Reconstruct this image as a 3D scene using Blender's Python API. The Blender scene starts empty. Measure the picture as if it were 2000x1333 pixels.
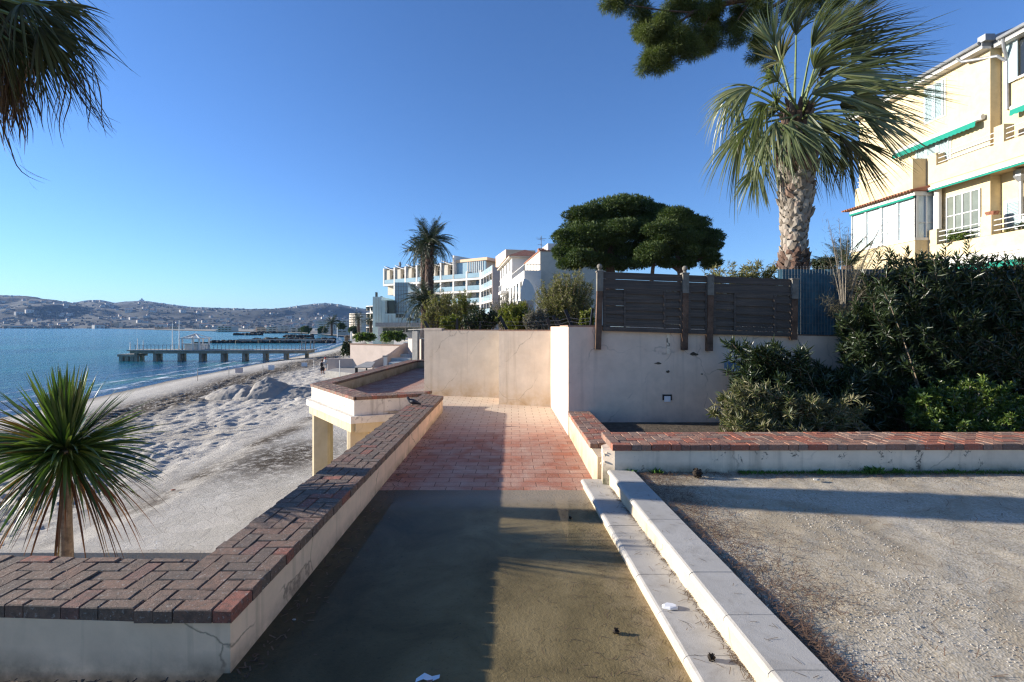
import bpy, math, random
import numpy as np
from mathutils import Vector, Matrix
R = math.radians
random.seed(7); rng = np.random.default_rng(11)
scene = bpy.context.scene
COL = scene.collection
F = 944.0; YH = 638.5; EYE = 1.8          # the photograph's focal length, horizon row and eye height

# ------------------------------------------------------------------ camera
cam_d = bpy.data.cameras.new('camera'); cam = bpy.data.objects.new('camera', cam_d); COL.objects.link(cam)
cam.location = (0, 0, EYE); cam.rotation_euler = (R(90), 0, 0)
cam_d.sensor_width = 36; cam_d.lens = 36*F/2000; cam_d.shift_y = -(666.5-YH)/2000
cam_d.clip_start = .05; cam_d.clip_end = 20000
scene.camera = cam
# ------------------------------------------------------------------ sky, sun, exposure
SUN_EL, SUN_AZ = R(14.0), R(7.0)          # sun stands to the left, seven degrees ahead of square
to_sun = Vector((-math.cos(SUN_EL)*math.cos(SUN_AZ), math.cos(SUN_EL)*math.sin(SUN_AZ), math.sin(SUN_EL)))
world = bpy.data.worlds.new('World'); scene.world = world; world.use_nodes = True
wn = world.node_tree; wn.nodes.clear()
wo = wn.nodes.new('ShaderNodeOutputWorld'); wb = wn.nodes.new('ShaderNodeBackground'); sky = wn.nodes.new('ShaderNodeTexSky')
sky.sky_type = 'NISHITA'; sky.sun_disc = False; sky.sun_elevation = SUN_EL
sky.sun_rotation = math.atan2(to_sun.x, to_sun.y)
sky.altitude = 0; sky.air_density = 1.0; sky.dust_density = 0; sky.ozone_density = 3.0
skt = wn.nodes.new('ShaderNodeMix'); skt.data_type = 'RGBA'; skt.blend_type = 'MULTIPLY'; skt.inputs[0].default_value = 1; skt.inputs[7].default_value = (.67, .88, 1.24, 1)
wb.inputs['Strength'].default_value = .078
wn.links.new(sky.outputs[0], skt.inputs[6]); wn.links.new(skt.outputs[2], wb.inputs[0]); wn.links.new(wb.outputs[0], wo.inputs[0])
sd = bpy.data.lights.new('sun', 'SUN'); sd.energy = 5.0; sd.angle = R(.5); sd.color = (1, .925, .82)
sun = bpy.data.objects.new('sun', sd); COL.objects.link(sun)
sun.rotation_euler = to_sun.to_track_quat('Z', 'Y').to_euler(); sun.location = (-30, 10, 30)
scene.view_settings.view_transform = 'Standard'; scene.view_settings.look = 'None'
scene.view_settings.exposure = 1.2; scene.view_settings.gamma = 1
scene.render.engine = 'CYCLES'
scene.cycles.use_denoising = True; scene.cycles.denoiser = 'OPENIMAGEDENOISE'; scene.cycles.denoising_prefilter = 'NONE'; scene.cycles.denoising_input_passes = 'RGB_ALBEDO_NORMAL'; scene.cycles.pixel_filter_type = 'BLACKMAN_HARRIS'; scene.cycles.filter_width = 1.3
scene.cycles.max_bounces = 6; scene.cycles.transparent_max_bounces = 12; scene.cycles.volume_bounces = 0
scene.cycles.sample_clamp_indirect = 6

# ------------------------------------------------------------------ coordinates
def at(px, py, d):                        # the point seen at pixel (px, py) standing d metres away
    return Vector(((px-1000)/F*d, d, EYE-(py-YH)/F*d))
def gd(px, py, z=0.0):                    # the point of the level z seen at the pixel
    d = F*(EYE-z)/(py-YH); return Vector(((px-1000)/F*d, d, z))

def vnoise(x, y, seed=0):
    x = np.asarray(x, float); y = np.asarray(y, float)
    xi = np.floor(x).astype(np.int64); yi = np.floor(y).astype(np.int64)
    fx = x-xi; fy = y-yi; fx = fx*fx*(3-2*fx); fy = fy*fy*(3-2*fy)
    def h(a, b):
        n = (a*374761393 + b*668265263 + seed*974711) & 0xffffffff
        n = ((n ^ (n >> 13))*1274126177) & 0xffffffff
        return ((n ^ (n >> 16)) & 0xffff)/65535.0
    return (h(xi, yi)*(1-fx)+h(xi+1, yi)*fx)*(1-fy)+(h(xi, yi+1)*(1-fx)+h(xi+1, yi+1)*fx)*fy
def fbm(x, y, o=4, seed=0):
    s = 0; a = .5; t = 0
    for k in range(o):
        s = s+a*vnoise(np.asarray(x)*2**k, np.asarray(y)*2**k, seed+k*17); t += a; a *= .5
    return s/t

# ------------------------------------------------------------------ mesh collector
class MB:
    def __init__(s): s.v = []; s.f = []; s.n = 0; s.m = []
    def add(s, verts, faces, mi=0):
        verts = np.asarray(verts, float).reshape(-1, 3)
        s.v.append(verts); n = s.n
        for f in faces: s.f.append([i+n for i in f]); s.m.append(mi)
        s.n += len(verts)
    def quads(s, arr, mi=0):              # arr (n,4,3)
        arr = np.asarray(arr, float); k = len(arr)
        if not k: return
        s.v.append(arr.reshape(-1, 3)); base = s.n
        s.f.extend((np.arange(k*4).reshape(k, 4)+base).tolist()); s.m.extend([mi]*k); s.n += 4*k
    def poly(s, pts, mi=0): s.add(pts, [list(range(len(pts)))], mi)
    def prism(s, pts, z0, z1, ch=0, mi=0): # pts ccw 2d ; ch: chamfer of the top edge
        n = len(pts); b = [(p[0], p[1], z0) for p in pts]
        if callable(z1): t = [(p[0], p[1], z1(p)) for p in pts]
        else: t = [(p[0], p[1], z1) for p in pts]
        if ch:
            cx = sum(p[0] for p in pts)/n; cy = sum(p[1] for p in pts)/n
            t1 = [(p[0], p[1], q[2]-ch) for p, q in zip(pts, t)]
            t2 = []
            for p, q in zip(pts, t):
                dx, dy = cx-p[0], cy-p[1]; L = math.hypot(dx, dy)+1e-9; k = min(ch*1.4, L*.45)/L
                t2.append((p[0]+dx*k, p[1]+dy*k, q[2]))
            V = b+t1+t2
            Fc = [list(range(n))[::-1], list(range(2*n, 3*n))]
            for i in range(n):
                j = (i+1) % n
                Fc += [[i, j, n+j, n+i], [n+i, n+j, 2*n+j, 2*n+i]]
            s.add(V, Fc, mi)
        else:
            Fc = [list(range(n))[::-1], list(range(n, 2*n))]+[[i, (i+1) % n, n+(i+1) % n, n+i] for i in range(n)]
            s.add(b+t, Fc, mi)
    def box(s, x0, x1, y0, y1, z0, z1, mi=0, fr=None):
        c = [(x0, y0), (x1, y0), (x1, y1), (x0, y1)]
        if fr: c = [fr(*p) for p in c]
        s.prism(c, z0, z1, mi=mi)
    def beam(s, a, b, w, h=None, up=(0, 0, 1), mi=0):
        a = Vector(a); b = Vector(b); h = h or w; d = (b-a).normalized(); up = Vector(up)
        if abs(d.dot(up)) > .98: up = Vector((0, 1, 0))
        sx = d.cross(up).normalized()*w/2; sz = sx.cross(d).normalized()*h/2
        V = [p+i*sx+j*sz for p in (a, b) for i, j in ((-1, -1), (1, -1), (1, 1), (-1, 1))]
        s.add([tuple(v) for v in V], [[3, 2, 1, 0], [4, 5, 6, 7]]+[[i, (i+1) % 4, 4+(i+1) % 4, 4+i] for i in range(4)], mi)
    def tube(s, pts, rad, n=8, mi=0, cap=True):
        pts = [Vector(p) for p in pts]
        if not hasattr(rad, '__len__'): rad = [rad]*len(pts)
        V = []; prev = None
        for i, p in enumerate(pts):
            d = (pts[min(i+1, len(pts)-1)]-pts[max(i-1, 0)]).normalized()
            if prev is None:
                u = d.cross(Vector((0, 0, 1)));
                if u.length < .05: u = d.cross(Vector((1, 0, 0)))
            else: u = prev-d*prev.dot(d)
            u.normalize(); prev = u; w = d.cross(u)
            for k in range(n):
                a = 2*math.pi*k/n; V.append(tuple(p+(u*math.cos(a)+w*math.sin(a))*rad[i]))
        Fc = []
        for i in range(len(pts)-1):
            for k in range(n):
                j = (k+1) % n; Fc.append([i*n+k, i*n+j, (i+1)*n+j, (i+1)*n+k])
        if cap: Fc += [list(range(n))[::-1], [len(pts)*n-n+k for k in range(n)]]
        s.add(V, Fc, mi)
    def ribbon(s, pts, wid, side, mi=0):
        pts = np.asarray(pts, float); side = np.asarray(side, float); wid = np.asarray(wid, float)
        a = pts-side*wid[:, None]/2; b = pts+side*wid[:, None]/2; k = len(pts)
        V = np.empty((2*k, 3)); V[0::2] = a; V[1::2] = b
        s.add(V, [[2*i, 2*i+1, 2*i+3, 2*i+2] for i in range(k-1)], mi)
    def build(s, name, mat, parent=None, smooth=False, loc=None):
        me = bpy.data.meshes.new(name)
        V = np.concatenate(s.v) if s.v else np.zeros((0, 3))
        if loc is not None: V = V-np.array(loc)
        elif parent is not None:
            g = parent; off = np.zeros(3)
            while g is not None: off += np.array(g.location); g = g.parent
            V = V-off
        me.from_pydata(V.tolist(), [], s.f)
        mats = mat if isinstance(mat, (list, tuple)) else [mat]
        for m in mats: me.materials.append(m)
        if len(mats) > 1: me.polygons.foreach_set('material_index', s.m)
        if smooth: me.polygons.foreach_set('use_smooth', [True]*len(me.polygons))
        me.update()
        o = bpy.data.objects.new(name, me); COL.objects.link(o)
        if parent is not None: o.parent = parent
        if loc is not None: o.location = loc
        return o
def tag(o, label=None, cat=None, group=None, kind=None):
    if label: o['label'] = label
    if cat: o['category'] = cat
    if group: o['group'] = group
    if kind: o['kind'] = kind
    return o
def thing(name, label, cat, loc=(0, 0, 0), group=None, rz=0):
    o = bpy.data.objects.new(name, None); COL.objects.link(o); o.location = loc; o.rotation_euler = (0, 0, rz)
    o.empty_display_size = .2
    return tag(o, label, cat, group)
def struct(name, mb, mat, smooth=False): return tag(mb.build(name, mat, smooth=smooth), kind='structure')
def copy_thing(root, loc, rz=0, label=None, scale=None):
    r = root.copy(); COL.objects.link(r); r.location = loc; r.rotation_euler = (0, 0, rz)
    if label: r['label'] = label
    if scale: r.scale = (scale,)*3
    for ch in list(root.children):
        c = ch.copy(); COL.objects.link(c); c.parent = r
        for g in list(ch.children):
            e = g.copy(); COL.objects.link(e); e.parent = c
    return r

# ------------------------------------------------------------------ materials
class NT:
    def __init__(s, name):
        s.m = bpy.data.materials.new(name); s.m.use_nodes = True; s.t = s.m.node_tree
        s.b = s.t.nodes['Principled BSDF']; s.out = s.t.nodes['Material Output']
        s.tc = None
    def n(s, typ, **kw):
        x = s.t.nodes.new(typ)
        for k, v in kw.items():
            if k in x.inputs: x.inputs[k].default_value = v
            else: setattr(x, k, v)
        return x
    def l(s, a, b): s.t.links.new(a, b)
    def co(s, scale=None, kind='Object'):
        if s.tc is None: s.tc = s.n('ShaderNodeTexCoord')
        o = s.tc.outputs[kind]
        if scale is not None:
            mp = s.n('ShaderNodeMapping'); mp.inputs['Scale'].default_value = scale if hasattr(scale, '__len__') else (scale,)*3
            s.l(o, mp.inputs[0]); return mp.outputs[0]
        return o
    def noise(s, scale, detail=5, rough=.6, vec=None, dist=0):
        x = s.n('ShaderNodeTexNoise'); x.inputs['Scale'].default_value = scale; x.inputs['Detail'].default_value = detail
        x.inputs['Roughness'].default_value = rough; x.inputs['Distortion'].default_value = dist
        s.l(vec or s.co(), x.inputs['Vector']); return x.outputs['Fac']
    def ramp(s, fac, stops, interp='LINEAR'):
        x = s.n('ShaderNodeValToRGB'); x.color_ramp.interpolation = interp; e = x.color_ramp.elements
        while len(e) < len(stops): e.new(.5)
        for i, (p, c) in enumerate(stops):
            e[i].position = p; c = (c, c, c) if not hasattr(c, '__len__') else c; e[i].color = (*c[:3], 1)
        s.l(fac, x.inputs[0]); return x.outputs[0]
    def mix(s, f, a, b, blend='MIX'):
        x = s.n('ShaderNodeMix', data_type='RGBA', blend_type=blend)
        for v, i in ((f, 0), (a, 6), (b, 7)):
            if hasattr(v, 'links') or isinstance(v, bpy.types.NodeSocket): s.l(v, x.inputs[i])
            elif i == 0: x.inputs[0].default_value = v
            else: x.inputs[i].default_value = (*v[:3], 1)
        return x.outputs[2]
    def math(s, op, a, b=0.0, clamp=False):
        x = s.n('ShaderNodeMath', operation=op); x.use_clamp = clamp
        for v, i in ((a, 0), (b, 1)):
            if isinstance(v, bpy.types.NodeSocket): s.l(v, x.inputs[i])
            else: x.inputs[i].default_value = v
        return x.outputs[0]
    def sep(s, vec=None):
        x = s.n('ShaderNodeSeparateXYZ'); s.l(vec or s.co(), x.inputs[0]); return x.outputs
    def isl(s):
        g = s.n('ShaderNodeNewGeometry'); return g.outputs['Random Per Island']
    def bump(s, h, strength=.5, dist=.02, prev=None):
        x = s.n('ShaderNodeBump'); x.inputs['Strength'].default_value = strength; x.inputs['Distance'].default_value = dist
        s.l(h, x.inputs['Height'])
        if prev is not None: s.l(prev, x.inputs['Normal'])
        s.l(x.outputs[0], s.b.inputs['Normal']); return x.outputs[0]
    def col(s, c):
        if isinstance(c, bpy.types.NodeSocket): s.l(c, s.b.inputs['Base Color'])
        else: s.b.inputs['Base Color'].default_value = (*c, 1)
    def rough(s, r):
        if isinstance(r, bpy.types.NodeSocket): s.l(r, s.b.inputs['Roughness'])
        else: s.b.inputs['Roughness'].default_value = r
def plain(name, c, rough=.6, var=.12, scale=8, bump=.15, bscale=60, metal=0, bd=.004, spec=.3):
    t = NT(name); a = tuple(x*(1-var) for x in c); b = tuple(min(1, x*(1+var)) for x in c)
    t.col(t.ramp(t.noise(scale, 6), [(.3, a), (.7, b)])); t.rough(rough); t.b.inputs['Metallic'].default_value = metal
    t.b.inputs['Specular IOR Level'].default_value = spec
    if bump: t.bump(t.noise(bscale, 4), bump, bd)
    return t.m
def plaster(name, c, stain=(.25, .2, .15), amount=.35, crack=.5, low=None, peel=0, drips=.0, zl=(0, .6)):
    t = NT(name); base = t.ramp(t.noise(3.0, 8, .65), [(.3, tuple(x*.86 for x in c)), (.72, tuple(min(1, x*1.08) for x in c))])
    f = t.ramp(t.noise(1.1, 9, .7, dist=.4), [(.5, 0), (.78, 1)])
    base = t.mix(t.math('MULTIPLY', f, amount), base, stain)
    # vertical run marks
    if drips:
        dr = t.noise(1, 5, .6, vec=t.co((7, 7, .35)))
        base = t.mix(t.math('MULTIPLY', t.ramp(dr, [(.55, 0), (.75, 1)]), drips), base, tuple(x*.45 for x in stain))
    if low:                                # damp foot of the wall
        z = t.sep()[2]; g = t.n('ShaderNodeMapRange'); t.l(z, g.inputs[0]); g.inputs[1].default_value = zl[0]; g.inputs[2].default_value = zl[1]
        g.inputs[3].default_value = 1; g.inputs[4].default_value = 0
        k = t.math('MULTIPLY', g.outputs[0], t.ramp(t.noise(2.3, 7, .7), [(.35, 0), (.65, 1)]))
        base = t.mix(k, base, low)
    if peel:
        p = t.ramp(t.noise(4.5, 9, .72, dist=.6), [(.585, 0), (.615, 1)])
        base = t.mix(t.math('MULTIPLY', p, peel), base, (.09, .08, .065))
    v = t.n('ShaderNodeTexVoronoi', feature='DISTANCE_TO_EDGE'); v.inputs['Scale'].default_value = .9
    mpn = t.n('ShaderNodeMix', data_type='VECTOR'); mpn.inputs[0].default_value = .22
    ns = t.n('ShaderNodeTexNoise'); ns.inputs['Scale'].default_value = 3.5; ns.inputs['Detail'].default_value = 6
    t.l(t.co(), ns.inputs['Vector']); t.l(t.co(), mpn.inputs[4]); t.l(ns.outputs['Color'], mpn.inputs[5]); t.l(mpn.outputs[1], v.inputs['Vector'])
    cr = t.ramp(v.outputs['Distance'], [(0, 1), (.006, 0)])
    cm = t.math('MULTIPLY', cr, t.ramp(t.noise(1.4, 3), [(.43, 0), (.52, 1)]))
    base = t.mix(t.math('MULTIPLY', cm, crack), base, tuple(x*.35 for x in c))
    t.col(base); t.rough(.88); t.b.inputs['Specular IOR Level'].default_value = .2
    b1 = t.bump(t.noise(120, 4), .2, .003); t.bump(t.noise(9, 6, .65), .25, .012, b1)
    return t.m
def leafy(name, cols, trans=.25, rough=.45, spec=.4, ns=None):
    t = NT(name); k = len(cols)
    c = t.ramp(t.isl(), [(i/(k-1) if k > 1 else 0, cc) for i, cc in enumerate(cols)])
    t.col(c); t.rough(rough); t.b.inputs['Specular IOR Level'].default_value = spec
    if trans:
        tr = t.n('ShaderNodeBsdfTranslucent'); t.l(t.mix(1.0, c, (1.3, 1.5, .6), 'MULTIPLY'), tr.inputs[0])
        mx = t.n('ShaderNodeMixShader'); mx.inputs[0].default_value = trans
        t.l(t.b.outputs[0], mx.inputs[1]); t.l(tr.outputs[0], mx.inputs[2]); t.l(mx.outputs[0], t.out.inputs[0])
    return t.m

M = {}
M['wall_cream'] = plaster('cream_render', (.55, .44, .31), (.36, .27, .17), .45, .6, low=(.22, .16, .08), zl=(0, .3), drips=.25)
M['wall_front'] = plaster('weathered_cream_render', (.82, .59, .39), (.42, .33, .22), .5, 1.0, low=(.16, .13, .09), zl=(-.02, .12), drips=.5)
M['wall_panel'] = plaster('pale_pink_render', (.60, .51, .41), (.44, .33, .22), .35, .6, low=(.42, .29, .16), zl=(0, .5), drips=.3)
M['wall_grey'] = plaster('dusty_pink_render', (.78, .60, .46), (.46, .36, .28), .5, .5, drips=.25, low=(.35, .29, .25), zl=(0, .5))
M['wall_white'] = plaster('peeling_white_render', (.84, .69, .52), (.38, .32, .24), .4, .6, peel=.85, low=(.08, .085, .05), zl=(.22, .36), drips=.5)
M['balcony_white'] = plaster('stained_white_paint', (.66, .62, .55), (.2, .15, .1), .25, .5, peel=.5, drips=.6)
M['column'] = plaster('yellowed_column_paint', (.58, .49, .33), (.42, .28, .1), .45, .3, drips=.3)

def brickmat(name, cols, dirt=.5):
    t = NT(name); k = len(cols)
    c = t.ramp(t.isl(), [(i/k, cc) for i, cc in enumerate(cols)], 'CONSTANT')
    n1 = t.noise(28, 9, .75); c = t.mix(t.math('MULTIPLY', t.ramp(n1, [(.44, 0), (.60, 1)]), dirt), c, (.06, .048, .037))
    n2 = t.ramp(t.noise(55, 5, .7), [(.57, 0), (.66, 1)]); c = t.mix(t.math('MULTIPLY', n2, .55), c, (.42, .39, .34))
    t.col(c); t.rough(.85); b1 = t.bump(t.noise(160, 5, .7), .8, .004); t.bump(t.noise(40, 6, .7), .6, .01, b1); return t.m
dk1, dk2, dk3, br, rd, rd2 = (.175, .112, .076), (.20, .125, .085), (.155, .108, .078), (.215, .12, .078), (.30, .105, .065), (.20, .10, .072)
M['brick'] = brickmat('weathered_brick', [dk1, br, dk2, dk3, br, dk2, dk1, dk3, dk2, rd2, dk1, br, dk2, dk3, dk1, dk2, br, rd], .6)
M['brick_red'] = brickmat('warm_brick', [(.26, .12, .08), (.2, .12, .085), (.33, .17, .11), (.36, .12, .07), (.28, .17, .12), (.36, .22, .155), (.34, .115, .065), (.24, .14, .1)], .28)
M['brick_far'] = brickmat('mossy_brick', [br, dk2, rd2, dk2, br, dk1, rd], .5)
M['mortar'] = plain('mortar', (.035, .03, .025), .95, .3, 30)

# walkway: silted, wet paving near; red tiles farther
def walkmat():
    t = NT('walkway_paving'); x, y, z = t.sep()
    bt = t.n('ShaderNodeTexBrick'); bt.offset = .5; bt.inputs['Scale'].default_value = 1
    bt.inputs['Brick Width'].default_value = .29; bt.inputs['Row Height'].default_value = .165
    bt.inputs['Mortar Size'].default_value = .005; bt.inputs['Mortar Smooth'].default_value = .3
    bt.inputs['Color1'].default_value = (.0, .0, .0, 1); bt.inputs['Color2'].default_value = (1, 1, 1, 1); bt.inputs['Mortar'].default_value = (.5, .5, .5, 1)
    wv = t.n('ShaderNodeVectorMath', operation='ADD'); nz = t.n('ShaderNodeTexNoise'); nz.inputs['Scale'].default_value = 6
    t.l(t.co(), nz.inputs['Vector']); sc = t.n('ShaderNodeVectorMath', operation='SCALE'); sc.inputs['Scale'].default_value = .022
    t.l(nz.outputs['Color'], sc.inputs[0]); t.l(t.co(), wv.inputs[0]); t.l(sc.outputs[0], wv.inputs[1]); t.l(wv.outputs[0], bt.inputs['Vector'])
    tile = t.ramp(bt.outputs['Color'], [(0, (.30, .115, .07)), (.35, (.43, .17, .105)), (.65, (.40, .20, .14)), (1, (.36, .135, .085))])
    dust = t.ramp(t.noise(2.2, 9, .7, dist=.5), [(.40, 0), (.66, 1)])
    tile = t.mix(t.math('MULTIPLY', dust, .62), tile, (.52, .40, .31))
    far = t.n('ShaderNodeMapRange'); t.l(y, far.inputs[0]); far.inputs[1].default_value = 7.6; far.inputs[2].default_value = 9.8
    fr = t.n('ShaderNodeMapRange'); t.l(x, fr.inputs[0]); fr.inputs[1].default_value = -3.2; fr.inputs[2].default_value = -2.2
    ff = t.math('MULTIPLY', t.math('MULTIPLY', far.outputs[0], fr.outputs[0]), t.ramp(t.noise(1.5, 7, .7), [(.3, .7), (.6, 1)]))
    tile = t.mix(ff, tile, (.60, .50, .38))
    tile = t.mix(t.math('MULTIPLY', bt.outputs['Fac'], .8), tile, (.12, .07, .05))
    # silt
    mud = t.ramp(t.noise(1.6, 9, .68, dist=.6), [(.32, (.11, .084, .038)), (.5, (.18, .137, .064)), (.7, (.26, .2, .10))])
    speck = t.ramp(t.noise(34, 7, .85), [(.56, 0), (.66, 1)]); mud = t.mix(t.math('MULTIPLY', speck, .7), mud, (.03, .026, .018))
    edge = t.n('ShaderNodeMapRange'); t.l(x, edge.inputs[0]); edge.inputs[1].default_value = .55; edge.inputs[2].default_value = .9
    mud = t.mix(t.math('MULTIPLY', edge.outputs[0], t.ramp(t.noise(5, 8, .7), [(.4, .1), (.6, .85)])), mud, (.33, .25, .15))
    grey = t.n('ShaderNodeMapRange'); t.l(y, grey.inputs[0]); grey.inputs[1].default_value = 4.7; grey.inputs[2].default_value = 5.1
    mud = t.mix(t.math('MULTIPLY', grey.outputs[0], .8), mud, (.30, .25, .19))
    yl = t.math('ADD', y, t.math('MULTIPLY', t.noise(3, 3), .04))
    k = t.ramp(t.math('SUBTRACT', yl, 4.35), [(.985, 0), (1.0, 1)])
    left_shade = t.n('ShaderNodeMapRange'); t.l(t.math('ADD', x, t.math('MULTIPLY', t.noise(.8, 5, .6), .8)), left_shade.inputs[0]); left_shade.inputs[1].default_value = -.8; left_shade.inputs[2].default_value = .4; left_shade.inputs[3].default_value = .62; left_shade.inputs[4].default_value = 0
    mud = t.mix(left_shade.outputs[0], mud, (.022, .018, .012))  # low wall's shade put into the silt colour, fading towards the right
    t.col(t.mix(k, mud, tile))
    # standing water: mirror film where the silt lies lowest
    ed2 = t.n('ShaderNodeMapRange'); t.l(x, ed2.inputs[0]); ed2.inputs[1].default_value = .45; ed2.inputs[2].default_value = .8; ed2.inputs[3].default_value = 1; ed2.inputs[4].default_value = 0
    y2 = t.n('ShaderNodeMapRange'); t.l(y, y2.inputs[0]); y2.inputs[1].default_value = 2.2; y2.inputs[2].default_value = 4.3
    y3 = t.n('ShaderNodeMapRange'); t.l(y, y3.inputs[0]); y3.inputs[1].default_value = 4.9; y3.inputs[2].default_value = 5.2; y3.inputs[3].default_value = 1; y3.inputs[4].default_value = 0
    wet = t.math('MULTIPLY', t.math('MULTIPLY', ed2.outputs[0], y2.outputs[0]), y3.outputs[0])
    wet = t.math('MULTIPLY', wet, t.ramp(t.noise(.9, 3, .5), [(.3, .65), (.5, 1)]))
    t.rough(.8); t.b.inputs['Specular IOR Level'].default_value = .15
    t.l(t.math('MULTIPLY', wet, .22), t.b.inputs['Coat Weight']); t.b.inputs['Coat Roughness'].default_value = .02; t.b.inputs['Coat IOR'].default_value = 1.33
    inv = t.math('SUBTRACT', 1, t.math('MULTIPLY', wet, .97))
    h = t.math('MULTIPLY', t.math('SUBTRACT', t.noise(45, 6, .7), t.math('MULTIPLY', t.math('MULTIPLY', bt.outputs['Fac'], k), .8)), inv)
    t.bump(h, .6, .012); return t.m
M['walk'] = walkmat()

def gravelmat():
    t = NT('gravel_ground')
    c = t.ramp(t.noise(1.3, 9, .65), [(.3, (.34, .28, .185)), (.5, (.45, .38, .27)), (.7, (.53, .46, .35))])
    v = t.n('ShaderNodeTexVoronoi'); v.inputs['Scale'].default_value = 90; t.l(t.co(), v.inputs['Vector'])
    c = t.mix(.35, c, t.ramp(v.outputs['Color'], [(.1, (.2, .17, .125)), (.5, (.52, .455, .35)), (.9, (.8, .74, .63))]))
    d = t.ramp(t.noise(.8, 8, .65, dist=.8), [(.46, 0), (.62, 1)]); c = t.mix(t.math('MULTIPLY', d, .7), c, (.33, .26, .165))
    t.col(c); t.rough(.95); t.b.inputs['Specular IOR Level'].default_value = .15
    b1 = t.bump(v.outputs['Distance'], .3, .006); t.bump(t.noise(14, 8, .75), .4, .006, b1); return t.m
M['gravel'] = gravelmat()
M['pebble'] = leafy('pebbles', [(.16, .14, .12), (.30, .27, .23), (.38, .35, .30), (.44, .41, .36), (.26, .22, .17)], 0, .9, .2)
M['needle_dead'] = leafy('dead_needles', [(.09, .05, .033), (.16, .09, .055), (.22, .14, .09), (.12, .075, .05)], 0, .8, .2)
M['twig'] = leafy('twigs', [(.06, .045, .035), (.12, .08, .055), (.17, .12, .08)], 0, .85, .2)
t = NT('pale_step_stone')
c = t.ramp(t.noise(2.5, 8, .65), [(.3, (.37, .345, .30)), (.7, (.47, .44, .39))])
c = t.mix(t.math('MULTIPLY', t.ramp(t.noise(220, 3, .8), [(.55, 0), (.7, 1)]), .35), c, (.3, .28, .25))
c = t.mix(t.math('MULTIPLY', t.ramp(t.noise(4.5, 9, .75, dist=.5), [(.5, 0), (.68, 1)]), .5), c, (.24, .21, .17))
c = t.mix(t.math('MULTIPLY', t.ramp(t.isl(), [(0, 0), (1, 1)]), .12), c, (.4, .36, .3))
t.col(c); t.rough(.85); t.bump(t.noise(180, 5, .7), .5, .004); M['step'] = t.m
M['stone_riser'] = plaster('step_riser_render', (.50, .42, .30), (.3, .22, .14), .5, .6)

def sandmat():
    t = NT('beach_sand')
    c = t.ramp(t.noise(.5, 8, .6), [(.3, (.45, .41, .35)), (.7, (.57, .53, .46))])
    at_ = t.n('ShaderNodeAttribute', attribute_name='wrack'); w = at_.outputs['Fac']
    k = t.math('MULTIPLY', w, t.ramp(t.noise(4.0, 9, .8, dist=.4), [(.40, 0), (.52, 1)]))
    c = t.mix(k, c, (.095, .075, .055))
    wt = t.n('ShaderNodeAttribute', attribute_name='wet'); c = t.mix(wt.outputs['Fac'], c, (.20, .175, .145))
    pv = t.n('ShaderNodeAttribute', attribute_name='pave')
    vv = t.n('ShaderNodeTexVoronoi', feature='DISTANCE_TO_EDGE'); vv.inputs['Scale'].default_value = 2.1; t.l(t.co((1, 1, 0)), vv.inputs['Vector'])
    vc = t.n('ShaderNodeTexVoronoi'); vc.inputs['Scale'].default_value = 2.1; t.l(t.co((1, 1, 0)), vc.inputs['Vector'])
    pc = t.ramp(vc.outputs['Color'], [(.2, (.54, .51, .45)), (.8, (.64, .605, .54))])
    cov = t.ramp(t.noise(.7, 7, .7), [(.4, .25), (.62, 1)])
    pc = t.mix(t.math('MULTIPLY', t.ramp(vv.outputs['Distance'], [(0, 1), (.03, 0)]), cov), pc, (.3, .275, .24))
    c = t.mix(pv.outputs['Fac'], c, pc); c = t.mix(k, c, (.07, .055, .04)); t.col(c); t.rough(.95); t.b.inputs['Specular IOR Level'].default_value = .12
    b1 = t.bump(t.noise(5, 9, .78), 1.0, .09); t.bump(t.noise(40, 5, .7), .4, .01, b1); return t.m
M['sand'] = sandmat()
def seamat():
    t = NT('sea_water'); t.rough(.12); t.b.inputs['IOR'].default_value = 1.33
    x, y, z = t.sep()
    c = t.ramp(t.noise(.035, 6, .6, vec=t.co((1, .35, 1))), [(.3, (.01, .13, .18)), (.5, (.016, .19, .225)), (.72, (.035, .27, .26))])
    sh = t.n('ShaderNodeAttribute', attribute_name='shallow'); k = sh.outputs['Fac']
    band = t.ramp(t.noise(.16, 6, .65, vec=t.co((1.2, .3, 1))), [(.36, (.10, .28, .25)), (.5, (.04, .13, .24)), (.66, (.05, .075, .20))])
    c = t.mix(k, c, band); t.col(c)
    n1 = t.noise(.55, 6, .62, vec=t.co((1, .55, 1))); n2 = t.noise(2.6, 5, .6, vec=t.co((1, .6, 1)))
    h = t.math('ADD', n1, t.math('MULTIPLY', n2, .25)); t.bump(h, 1.0, .8)
    fo = t.ramp(t.noise(.55, 9, .8, vec=t.co((.25, 1.4, 1))), [(.735, 0), (.76, 1)]); c2 = t.mix(t.math('MULTIPLY', fo, .5), c, (.75, .8, .82)); t.col(c2)
    return t.m
M['sea'] = seamat()
t = NT('surf_foam'); a = t.ramp(t.noise(1.3, 9, .75, vec=t.co((1, .35, 1))), [(.47, 0), (.6, 1)]); fa = t.n('ShaderNodeAttribute', attribute_name='foam')
t.l(t.math('MULTIPLY', a, fa.outputs['Fac']), t.b.inputs['Alpha']); t.col((.8, .82, .83)); t.rough(.7); M['foam'] = t.m

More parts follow.
